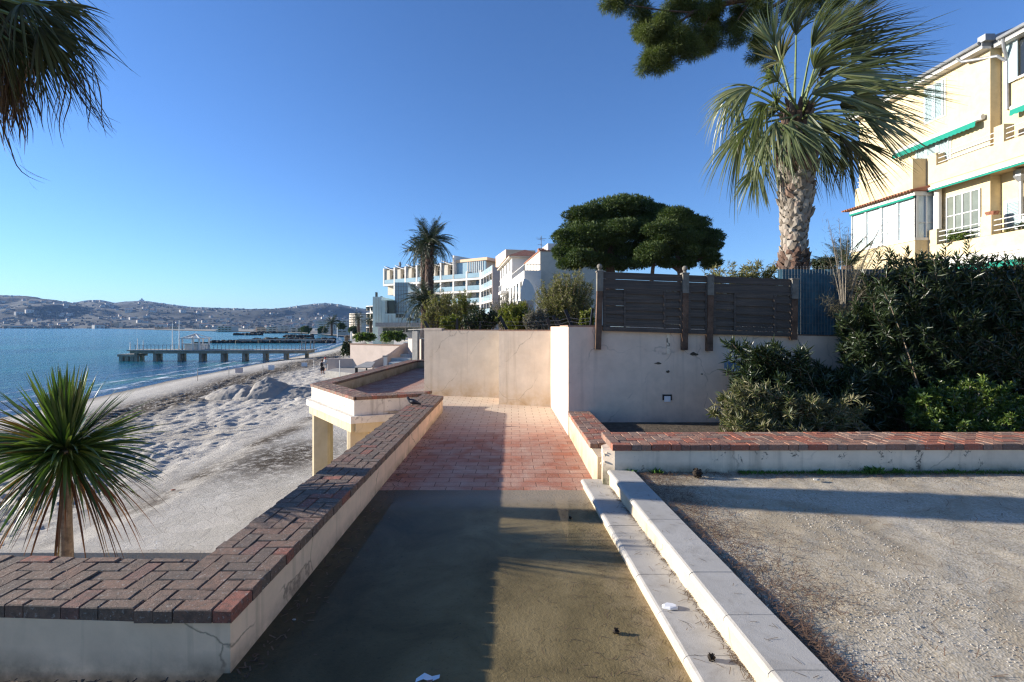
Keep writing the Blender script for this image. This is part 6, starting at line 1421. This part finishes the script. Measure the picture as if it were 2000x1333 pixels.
for (px, py, rx, rz_, dd, n_) in ((1225, 2, 34, 16, 0, 2600), (1262, 28, 34, 26, 0, 4200), (1300, 100, 40, 28, 0, 4200), (1270, 118, 22, 16, 0, 2600), (1200, 5, 22, 10, 0, 1500), (1380, 40, 40, 30, .2, 3200), (1270, 70, 30, 28, 0, 4200), (1290, 108, 36, 22, 0, 4600), (1310, 70, 34, 34, 0, 4200), (1340, 90, 30, 28, 0, 3600), (1350, 40, 40, 34, .4, 3600), (1395, 70, 38, 22, .3, 3200), (1410, 30, 44, 32, .6, 3200), (1310, 15, 45, 22, .3, 3000), (1450, 30, 42, 36, .5, 3000), (1470, 90, 26, 34, .2, 3000), (1500, 40, 44, 44, .6, 3400), (1545, 20, 50, 40, .8, 3400), (1600, 15, 50, 34, 1, 3000), (1650, 10, 40, 22, 1, 2200), (1440, 65, 26, 26, .5, 1500), (1380, 10, 60, 20, 0, 3000), (1480, 0, 90, 22, 0, 3400)):
    c = at(px, py, DN+dd); k = DN/F; m = max(3, n_//450)
    for s in range(m):
        u = rng.normal(size=3)*.5; pc = np.array([c.x+u[0]*rx*k, c.y+u[1]*rx*k*.8, c.z+u[2]*rz_*k])
        tufts(b, pc, (.21, .21, .18), int(1.7*n_/m), .14, .0095, .55, .15, -.35)
b.build('foliage', M['pine_near'], NP)

# ================================================================== HEDGES AND SHRUBS
def tips_box(x0, x1, y0, y1, zf, n, low=.35):
    x = rng.uniform(x0, x1, n); y = rng.uniform(y0, y1, n); zt_ = np.array([zf(q) for q in x]); return np.stack([x, y, .3+(zt_-.3)*(low+(1-low)*rng.random(n)**.6)], 1)
def zpix(py, d): return EYE-(py-YH)/F*d
OLs = [
 ('dark oleander reaching over the shaded wall, leftmost of the row behind the low wall', (4.45, 7.1, .22), [(1490, 715, 55, 42, 6.9, 50), (1540, 725, 60, 42, 7.2, 60), (1560, 780, 110, 55, 6.9, 80)], 'oleander', .15, .026),
 ('pale oleander, sunlight put into its leaf colour, low against the shaded wall, behind the brick top', (3.9, 6.6, .22), [(1445, 790, 40, 42, 6.5, 46), (1500, 815, 80, 38, 6.4, 70), (1590, 815, 80, 40, 6.5, 60)], 'oleander_pale', .12, .02),
 ('tall dark oleander in the middle of the hedge, against the blue screen', (5.9, 7.3, .22), [(1700, 700, 60, 80, 7.3, 110), (1660, 780, 80, 50, 7.0, 80), (1735, 610, 50, 80, 7.3, 90)], 'oleander', .16, .027),
 ('tall oleander right of the middle, with upright tips before the yellow house', (7.2, 7.5, .22), [(1780, 600, 80, 95, 7.4, 130), (1800, 700, 80, 80, 7.1, 110), (1850, 580, 60, 70, 7.4, 80)], 'oleander', .16, .027),
 ('tall oleander at the right edge of the picture, below the yellow house', (8.6, 7.5, .22), [(1930, 600, 90, 90, 7.4, 140), (1960, 700, 90, 90, 7.1, 130), (2060, 620, 80, 100, 7.4, 100)], 'oleander', .16, .027)]
for lb_, base, groups, mat, lf, wd in OLs:
    T = []
    for (px, py, rx, rz_, d, n) in groups:
        c = at(px, py, d); k = d/F; u = rng.normal(size=(n, 3))*.6; u = np.clip(u, -1.05, 1.05); P = np.array(tuple(c))+u*np.array([rx*k, .30, rz_*k]); P[:, 1] = np.clip(P[:, 1], 5.95, 7.9); T.append(P)
    T = np.concatenate(T); T[:, 2] = np.maximum(T[:, 2], .35)
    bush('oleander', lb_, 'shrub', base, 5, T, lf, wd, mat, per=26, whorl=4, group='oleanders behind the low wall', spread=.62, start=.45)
# long upright shoots along the hedge top
OS = thing('oleander', 'row of slender upright oleander shoots standing out of the hedge top', 'shrub', (7.5, 7.6, 1.5)); sb_, lb_ = MB(), MB()
for px, py in [(1717, 500), (1738, 490), (1772, 492), (1790, 505), (1805, 498), (1822, 512), (1848, 478), (1842, 520), (1872, 500), (1893, 470), (1900, 500), (1925, 512), (1948, 505), (1965, 515), (1985, 508), (1998, 512), (1735, 520), (1762, 525), (1880, 520), (1910, 525), (1970, 525), (1820, 530)]:
    top = np.array(tuple(at(px, py, 7.5))); b0 = top+np.array([rng.normal()*.12, .1, -1.0]); ts = np.linspace(0, 1, 6); C = b0+(top-b0)*ts[:, None]; sb_.tube([tuple(c) for c in C], list(np.linspace(.009, .003, 6)), 4, cap=False)
    t_ = np.repeat(np.linspace(.15, 1, 20), 4); P = b0+(top-b0)*t_[:, None]; D = unit(top-b0)*.75+unit(rng.normal(size=P.shape)*np.array([1, 1, .2]))*.65; leaves(lb_, P, D, .135*rng.uniform(.7, 1.1, len(P)), .022)
lb_.build('foliage', M['oleander'], OS); sb_.build('stems', M['stem'], OS)
# bright shrub in front, lower right
T = np.concatenate([np.array(tuple(at(px, py, d)))+np.clip(rng.normal(size=(n, 3))*.55, -1, 1)*np.array([rx*d/F, .3, rz_*d/F]) for px, py, rx, rz_, d, n in ((1900, 800, 90, 38, 6.5, 110), (1960, 830, 80, 26, 6.3, 70), (1800, 775, 42, 26, 6.6, 36), (1880, 745, 30, 14, 6.7, 22), (1985, 790, 50, 40, 6.6, 50), (1830, 835, 50, 18, 6.3, 34), (1780, 810, 26, 14, 6.5, 10))])
bush('pittosporum', 'bright green glossy shrub catching the sun at the lower right of the hedge', 'shrub', (6.1, 6.6, .22), 3, T, .075, .026, 'pitto', per=16, whorl=7, stem_mat='bark_grey', spread=.7, start=.72, curl=.02, srad=.012)
# hedge strip seen over the fence
T = np.stack([rng.uniform(4.0, 5.6, 130), rng.uniform(9.6, 10.2, 130), rng.uniform(2.4, 3.12, 130)], 1); T[:, 0] += (T[:, 2] > 3.02)*.2
bush('oleander', 'oleander hedge whose tops show above the wooden fence, left of the palm trunk', 'shrub', (4.8, 9.9, 1.1), 8, T, .13, .022, 'olive_leaf', per=16, whorl=4, start=.5)
# garden shrubs over the pale boundary wall
def gshrub(name, lbl, px, py, rx, rz_, d, n, mat, leaf, w, per=16, whorl=4, shellk=.3, spread=.7, stem='stem', start=.45, base_py=668):
    c = at(px, py, d); k = d/F; T = shell_tips(c, (rx*k, rx*k*.8, rz_*k), n, -.75, shellk); bs = at(px, base_py, d); return bush(name, lbl, 'shrub', (bs.x, d, max(.9, bs.z)), 2.5, T, leaf, w, mat, per, whorl, stem, 'shrubs in the garden behind the pale walls', spread, start, .08)
gshrub('garden_shrub', 'greyish green feathery shrub below the squat date palm', 858, 608, 42, 44, 17, 210, 'olive_leaf', .12, .02)
gshrub('garden_shrub', 'bare grey twiggy shrub between the palm and the villa', 992, 598, 36, 34, 18, 190, 'grey_leaf', .10, .012, 14, 3)
gshrub('garden_shrub', 'low yellow-green bush over the notch in the wall top', 880, 628, 24, 14, 15.5, 90, 'yellow_leaf', .08, .03)
gshrub('garden_shrub', 'dark green bush in the middle above the pale wall', 940, 622, 40, 24, 15, 190, 'oleander', .09, .028)
gshrub('garden_shrub', 'yellowish leafy bush right of the middle above the pale wall', 1008, 618, 42, 32, 14.5, 230, 'yellow_leaf', .09, .028)
gshrub('garden_shrub', 'purplish brown shrub left of the large olive-toned one', 1050, 622, 32, 24, 14, 130, 'grey_leaf', .08, .02)
gshrub('garden_shrub', 'large open olive and yellow shrub left of the fence post', 1105, 585, 70, 66, 14.5, 460, 'olive_leaf', .12, .017, 15, 4)
gshrub('garden_shrub', 'thin branched yellow-leaved shrub behind the villa bay', 1015, 598, 26, 14, 22, 70, 'olive_leaf', .14, .02, 12, 3)
gshrub('garden_shrub', 'upright yellow-tipped shrub between squat palm and hotel', 903, 596, 34, 34, 19, 150, 'yellow_leaf', .12, .02, 14, 3)
gshrub('garden_shrub', 'small green bush at the foot of the first wooden fence post', 1146, 618, 18, 16, 12, 60, 'yellow_leaf', .07, .022)
gshrub('hedge', 'dark green hedge on top of the beige retaining wall, left half', 712, 661, 26, 10, 58, 160, 'pitto', .3, .12, 10, 4, base_py=671)
gshrub('hedge', 'dark green hedge on top of the beige retaining wall, right half by the gate', 768, 659, 30, 13, 56, 200, 'pitto', .3, .12, 10, 4, base_py=671)
gshrub('creeper', 'dark clump of plants hanging beside the near end of the retaining wall', 678, 690, 14, 10, 51, 60, 'oleander', .25, .1, 10, 4, base_py=700)
gshrub('round_pine', 'dark rounded pine between the white blocks on the promenade', 667, 638, 9, 7, 240, 60, 'pine_leaf', 1.0, .4, 10, 4, base_py=652)
for px, w, lbl in ((596, 14, 'dark trees between the far beach blocks and the broad white block'), (630, 10, 'dark trees at the foot of the broad white block'), (690, 10, 'dark trees at the foot of the rounded apartment block')):
    gshrub('shore_tree', lbl, px, 646, w, 7, 300 if px < 680 else 200, 70, 'pine_leaf', 1.4, .5, 8, 4, base_py=655)
# tamarisk and small palm above the blue screen
TM = thing('tamarisk', 'wispy brownish tamarisk with bare twigs, before the blue screen and glazed bay', 'tree', tuple(at(1648, 640, 7.7))); sb_, lb_ = MB(), MB()
for i in range(30):
    tx, ty = rng.uniform(1600, 1745), rng.uniform(440, 640) if i % 3 else rng.uniform(415, 500)
    b0 = np.array(tuple(at(1650, 655, 7.7))); tp = np.array(tuple(at(tx, ty, 7.6+rng.normal()*.2))); m = (b0+tp)/2+np.array([-.1*(tx-1650)/60, 0, .25]); ts = np.linspace(0, 1, 8)
    C = ((1-ts)**2)[:, None]*b0+(2*ts*(1-ts))[:, None]*m+(ts**2)[:, None]*tp; sb_.tube([tuple(c) for c in C], list(np.linspace(.012, .0022, 8)), 4, cap=False)
    n = 170 if ty > 480 else 60; t_ = rng.uniform(.45, 1, n); P = ((1-t_)**2)[:, None]*b0+(2*t_*(1-t_))[:, None]*m+(t_**2)[:, None]*tp+rng.normal(size=(n, 3))*.045
    leaves(lb_, P, rng.normal(size=(n, 3))+np.array([.6, 0, .5]), .10, .0045)
lb_.build('foliage', M['tamarisk'], TM); sb_.build('stems', M['bark_grey'], TM)
SPm = thing('sago_palm', 'small stiff dark sago palm behind the blue screen, left of the glazed bay', 'palm', tuple(at(1655, 560, 9.0)))
for i in range(26):
    o = bpy.data.objects.new('frond', pin_meshes[0 if i % 2 else 3]); COL.objects.link(o); o.parent = SPm; o.location = (0, 0, .35)
    o.rotation_euler = (rng.normal()*.2, -rng.uniform(.0, 1.1), rng.random()*6.28); o.scale = (.26,)*3
b = MB(); b.tube([tuple(at(1655, 600, 9.0)), tuple(at(1655, 520, 9.0))], [.12, .1], 8); b.build('trunk', M['bark_pine'], SPm)
gshrub('garden_shrub', 'low green treetop showing just right of the palm trunk', 1612, 512, 26, 10, 12, 90, 'oleander', .08, .03, base_py=560)
# balcony plants on the yellow house
for px, py, rx, rz_, mat, lbl in ((1872, 462, 26, 14, 'pitto', 'leafy potted plants behind the loggia railing of the yellow house'), (1972, 452, 7, 5, 'olive_leaf', 'small reddish potted plant on the loggia ledge at the right'), (1998, 441, 7, 7, 'oleander', 'dark potted plant cut by the right edge, on the loggia ledge')):
    d = dpx(px, .2); c = at(px, py, d); k = d/F; T = shell_tips(c, (rx*k*.6, rx*k, rz_*k), 50 if rx > 10 else 14, -.6, .3); bush('potted_plant', lbl, 'plant', (c.x, d, c.z-rz_*k), 2, T, .12, .04, mat, 12, 4, start=.3)
d = dpx(1938, .2); c = at(1938, 426, d); PT = thing('plant_pot', 'small orange pot on the loggia pier of the yellow house', 'pot', (c.x, d, 6.1)); b = MB(); b.tube([(c.x+.0, d, 6.1), (c.x, d, 6.25)], [.16, .22], 10); b.build('bowl', M['terracotta'], PT)

# ================================================================== PIGEON AND LITTER
PG = thing('pigeon', 'dark pigeon perched on the brick top of the low wall near the balcony', 'bird', (-1.86, 8.95, .34)); s = 1.0
def PV(x, z, y=0): return (-1.86+x*s, 8.95+y*s, .345+z*s)
b = MB(); b.tube([PV(-.085, .155), PV(-.078, .148), PV(-.06, .125), PV(-.045, .10), PV(-.01, .078), PV(.035, .062), PV(.085, .05), PV(.14, .032), PV(.175, .018)], [.008, .022, .025, .03, .047, .05, .038, .02, .012], 12); b.build('body', M['pigeon'], PG, True)
b = MB(); b.tube([PV(-.098, .152), PV(-.118, .146)], [.006, .0015], 6); b.build('beak', M['dark_metal'], PG)
for y in (-.015, .015): b = MB(); b.tube([PV(0, .05, y), PV(.0, .0, y), PV(-.02, .0, y)], .004, 5); b.build('leg', M['skin'], PG)
b = MB(); b.tube([PV(-.02, .085, -.035), PV(.05, .075, -.048), PV(.14, .04, -.02)], [.012, .03, .006], 8); b.build('wing', M['pigeon'], PG, True)
# pine needles and twigs, gravel stones, silt debris
def scatter_strips(name, label, pts, L, w, mat, z, cat='litter', flat=.15):
    b = MB(); n = len(pts); a = rng.random(n)*6.28; D = np.stack([np.cos(a), np.sin(a), rng.normal(size=n)*flat], 1); P = np.array(pts); l = L*rng.uniform(.4, 1.3, n)[:, None]; S = np.stack([-np.sin(a), np.cos(a), 0*a], 1)*w/2
    b.quads(np.stack([P-D*l/2-S, P-D*l/2+S, P+D*l/2+S, P+D*l/2-S], 1)); o = b.build(name, M[mat]); tag(o, label, cat, kind='stuff')
def yz(x, y): return float(yard_z(np.array(x), np.array(y)))
pts = []
for i in range(5200):
    y = rng.uniform(1.0, 5.15); x = stepx(y)+.51+abs(rng.normal())*(.16+.12*(y > 2.6))*(1 if y > 2.6 else .5); pts.append((x, y, yz(x, y)+.006+rng.random()*.018))
for i in range(2600): x = rng.uniform(1.35, 7); y = 5.17-abs(rng.normal())*.13; pts.append((x, y, yz(x, y)+.006+rng.random()*.015))
for i in range(2200): x = rng.uniform(1.5, 6); y = rng.uniform(.8, 5); pts.append((x, y, yz(x, y)+.008))
scatter_strips('pine_needles', 'brown fallen pine needles along the steps and the low wall', pts, .065, .003, 'needle_dead', 0)
pts = []
for i in range(230):
    f = rng.random()
    if f < .35: y = rng.uniform(1, 5.3); x = stepx(y)+rng.uniform(.02, .27); z = .103
    elif f < .6: y = rng.uniform(1, 5.1); x = stepx(y)+rng.uniform(.27, .49); z = .267
    else: y = rng.uniform(1.9, 5.0); x = stepx(y)-abs(rng.normal())*.35-.01; z = .004
    pts.append((x, y, z))
for i in range(420):
    y = rng.uniform(1.6, 5.0); x = stepx(y)-abs(rng.normal())*.55-.01; pts.append((x, y, .004))
for i in range(700): y = rng.uniform(1, 5.1); y = y if fbm(np.array(y*2.5), np.array(3.), 3, 91) > .45 else rng.uniform(1, 5.1); x = stepx(y)+.262-abs(rng.normal())*.022; pts.append((x, y, .104+rng.random()*.006))
scatter_strips('fallen_twigs', 'short dark needles and twigs lying on the steps and silt', pts, .05, .003, 'twig', 0, flat=.05)
pts = [(-1.44+abs(rng.normal())*.12, rng.uniform(2.2, 9.8), .004+rng.random()*.004) for i in range(500)]+[(rng.uniform(-4, -1.3), 2.44-abs(rng.normal())*.12, .004+rng.random()*.01) for i in range(800)]
scatter_strips('leaf_litter', 'dark leaf litter along the foot of the near low wall', pts, .04, .008, 'twig', 0)
b = MB()
def pebbles(n, fx, s0, s1):
    for i in range(n):
        x, y = fx(); s = rng.uniform(s0, s1); z = yz(x, y); a0 = rng.random()*6; k = 5
        q = [(x+s*math.cos(a0+2*math.pi*j/k)*rng.uniform(.7, 1.2), y+s*math.sin(a0+2*math.pi*j/k)*rng.uniform(.6, 1.1)) for j in range(k)]
        top = [(x+(p[0]-x)*.55, y+(p[1]-y)*.55, z+s*rng.uniform(.5, .9)) for p in q]; b.add([(p[0], p[1], z-.004) for p in q]+top, [[k+j for j in range(k)]]+[[j, (j+1) % k, k+(j+1) % k, k+j] for j in range(k)])
def fx_a():
    while True:
        y = rng.uniform(1.2, 5.0); x = stepx(y)+.52+rng.random()**1.3*2.6
        t_ = (4.35-y)*.55+1.0
        if fbm(np.array(x*1.6), np.array(y*1.6), 3, 50) > .5 and abs(x-(stepx(y)+1.0)) < .9 and y < 4.2: return x, y
def fx_b(): y = rng.uniform(.9, 5.1); return stepx(y)+.53+rng.random()*6, y
pebbles(2400, fx_a, .0025, .007); pebbles(1500, fx_b, .002, .005)
tag(b.build('gravel_stones', M['pebble']), 'loose pale gravel stones on the yard', 'gravel', kind='stuff')
WD = [(1275, 912, .06), (1225, 914, .05), (1680, 908, .08), (1695, 910, .06), (1735, 912, .05), (1590, 912, .04), (1440, 912, .035), (1850, 913, .05)]
wl = ['weed tuft by the low wall, second from the step', 'weed tuft nearest the step, by the low wall', 'leafiest bright weed at the foot of the low wall', 'small weed just right of the leafiest one by the low wall', 'weed third to the right of the leafiest by the low wall', 'small weed left of the leafiest one by the low wall', 'tiny weed below the peeling paint by the low wall', 'rightmost weed at the foot of the low wall']
for (px, py, s), l_ in zip(WD, wl):
    p = gd(px, py+6, .24); p.y = 5.16; b = MB(); n = 40; leaves(b, np.array([p.x, p.y, .24])+rng.normal(size=(n, 3))*np.array([s*.6, .02, .003]), rng.normal(size=(n, 3))*np.array([1, .6, .3])+np.array([0, 0, .8]), s*rng.uniform(.7, 1.3, n), s*.4); tag(b.build('weed', M['weed']), l_, 'weed', 'weeds by the low wall')
b = MB(); n = 5000; x = rng.uniform(2.4, 9, n); P = np.stack([x, 5.16-abs(rng.normal(size=n))*.03, .24+0*x], 1); leaves(b, P, rng.normal(size=(n, 3))*.5+np.array([0, 0, 1]), .03*rng.uniform(.5, 1.4, n), .008); tag(b.build('moss_and_grass', M['weed']), 'short green moss and grass along the low wall foot', 'grass', kind='stuff')
def cone(name, lbl, x, y, z, s):
    r = thing(name, lbl, 'pine cone', (x, y, z)); b = MB(); n = 7
    b.tube([(x-s, y, z+s*.7), (x-s*.5, y, z+s*.75), (x+s*.2, y, z+s*.75), (x+s, y, z+s*.6)], [s*.3, s*.75, s*.7, s*.15], 9); b.build('core', M['cone'], r); b = MB()
    for k in range(60): a = rng.random()*6.28; u = rng.uniform(-.8, .8); rr = s*.75*(1-.4*abs(u)); c = np.array([x+u*s, y+rr*math.cos(a), z+s*.75+rr*math.sin(a)]); leaves(b, c[None], np.array([[-.6, math.cos(a), math.sin(a)]]), s*.45, s*.4)
    b.build('scales', M['cone'], r)
for px, py, z, s, l_ in ((1204, 1238, 0, .018, 'dark pine cone on the silt near the lower step'), (1363, 932, .245, .05, 'large dark cone cluster on the gravel by the low wall'), (1114, 1014, 0, .014, 'small brown cone on the wet silt near the step start'), (1390, 1290, .10, .02, 'broken cone lying on the lower step')):
    p = gd(px, py, z); cone('pine_cone', l_, p.x, p.y, z+.002, s)
def stone(name, lbl, px, py, z, s, mat='step', flat=.4):
    p = gd(px, py, z); r = MB(); q = [(p.x+s*math.cos(a)*rng.uniform(.8, 1.2), p.y+s*.6*math.sin(a)*rng.uniform(.8, 1.2)) for a in np.linspace(0, 5.5, 7)]; r.prism(q, z+.001, z+s*flat, ch=s*.15); tag(r.build(name, M[mat]), lbl, 'stone')
stone('broken_stone', 'broken flat white stone lying on the lower step', 1308, 1187, .1, .05, 'paper', .35)
stone('pebble_stone', 'single pale stone on the gravel below the low wall', 1594, 938, .25, .035)
stone('pebble_stone', 'white pebble on the silt by the wall foot', 575, 1211, 0, .012)
stone('orange_rag', 'small orange scrap on the paving of the beach terrace', 338, 958, PAVE+.02, .07, 'terracotta')
CP = thing('crumpled_wrapper', 'torn white and red paper scrap at the bottom edge of the silted path', 'litter', tuple(gd(835, 1331, 0))); b = MB(); p = gd(835, 1331, 0)
b.ribbon([(p.x-.06, p.y, .004), (p.x-.02, p.y+.01, .02), (p.x+.02, p.y, .012), (p.x+.06, p.y+.01, .018)], [.02, .035, .03, .02], (0, 1, .2)); b.build('paper', M['paper'], CP); b = MB(); b.ribbon([(p.x+.0, p.y-.02, .015), (p.x+.03, p.y-.02, .02)], [.012, .012], (0, 1, 0)); b.build('red_print', M['terracotta'], CP)
# lamp posts and van on the far promenade
for px, py0, py1, d, l_ in ((686.5, 648, 672, 62, 'pale post at the left end of the raised hedge'), (605, 641, 656, 300, 'thin lamp post on the far promenade, left of the broad white block'), (659, 640, 660, 220, 'lamp post on the promenade before the slanting block')):
    b = MB(); w = .11 if d < 100 else .2; b.tube([at(px, py1, d), at(px, py0, d)], w, 6); o = b.build('lamp_post', M['white_metal']); tag(o, l_, 'post')
vn = thing('parked_van', 'white van parked on the promenade beside the pale post', 'van', tuple(at(681, 662, 130))); a = at(677, 655, 130); c = at(684, 664, 130)
b = MB(); b.prism([(a.x, 128), (c.x, 128), (c.x, 132), (a.x, 132)], c.z+.35, a.z, ch=.3); b.build('body', M['white'], vn); b = MB(); b.box(a.x+.15, c.x-.15, 127.9, 127.99, a.z-.75, a.z-.3); b.build('windscreen', M['glass_dark'], vn)
for x in (a.x+.2, c.x-.2): b = MB(); b.tube([(x-.1, 128.5, c.z+.33), (x+.1, 128.5, c.z+.33)], .33, 10); b.build('wheel', M['dark_metal'], vn)

# ================================================================== SEA AIR
b = MB(); b.box(-9000, 3500, -95, 7600, -6, 330); t = NT('sea_air'); t.t.nodes.remove(t.b)
pv_ = t.n('ShaderNodeVolumePrincipled'); pv_.inputs['Color'].default_value = (.34, .58, 1, 1); pv_.inputs['Density'].default_value = .000055; pv_.inputs['Anisotropy'].default_value = .0
t.l(pv_.outputs[0], t.out.inputs['Volume']); hz = b.build('haze', t.m); tag(hz, 'thin blue sea haze over the whole bay', 'haze', kind='stuff'); hz.display_type = 'WIRE'
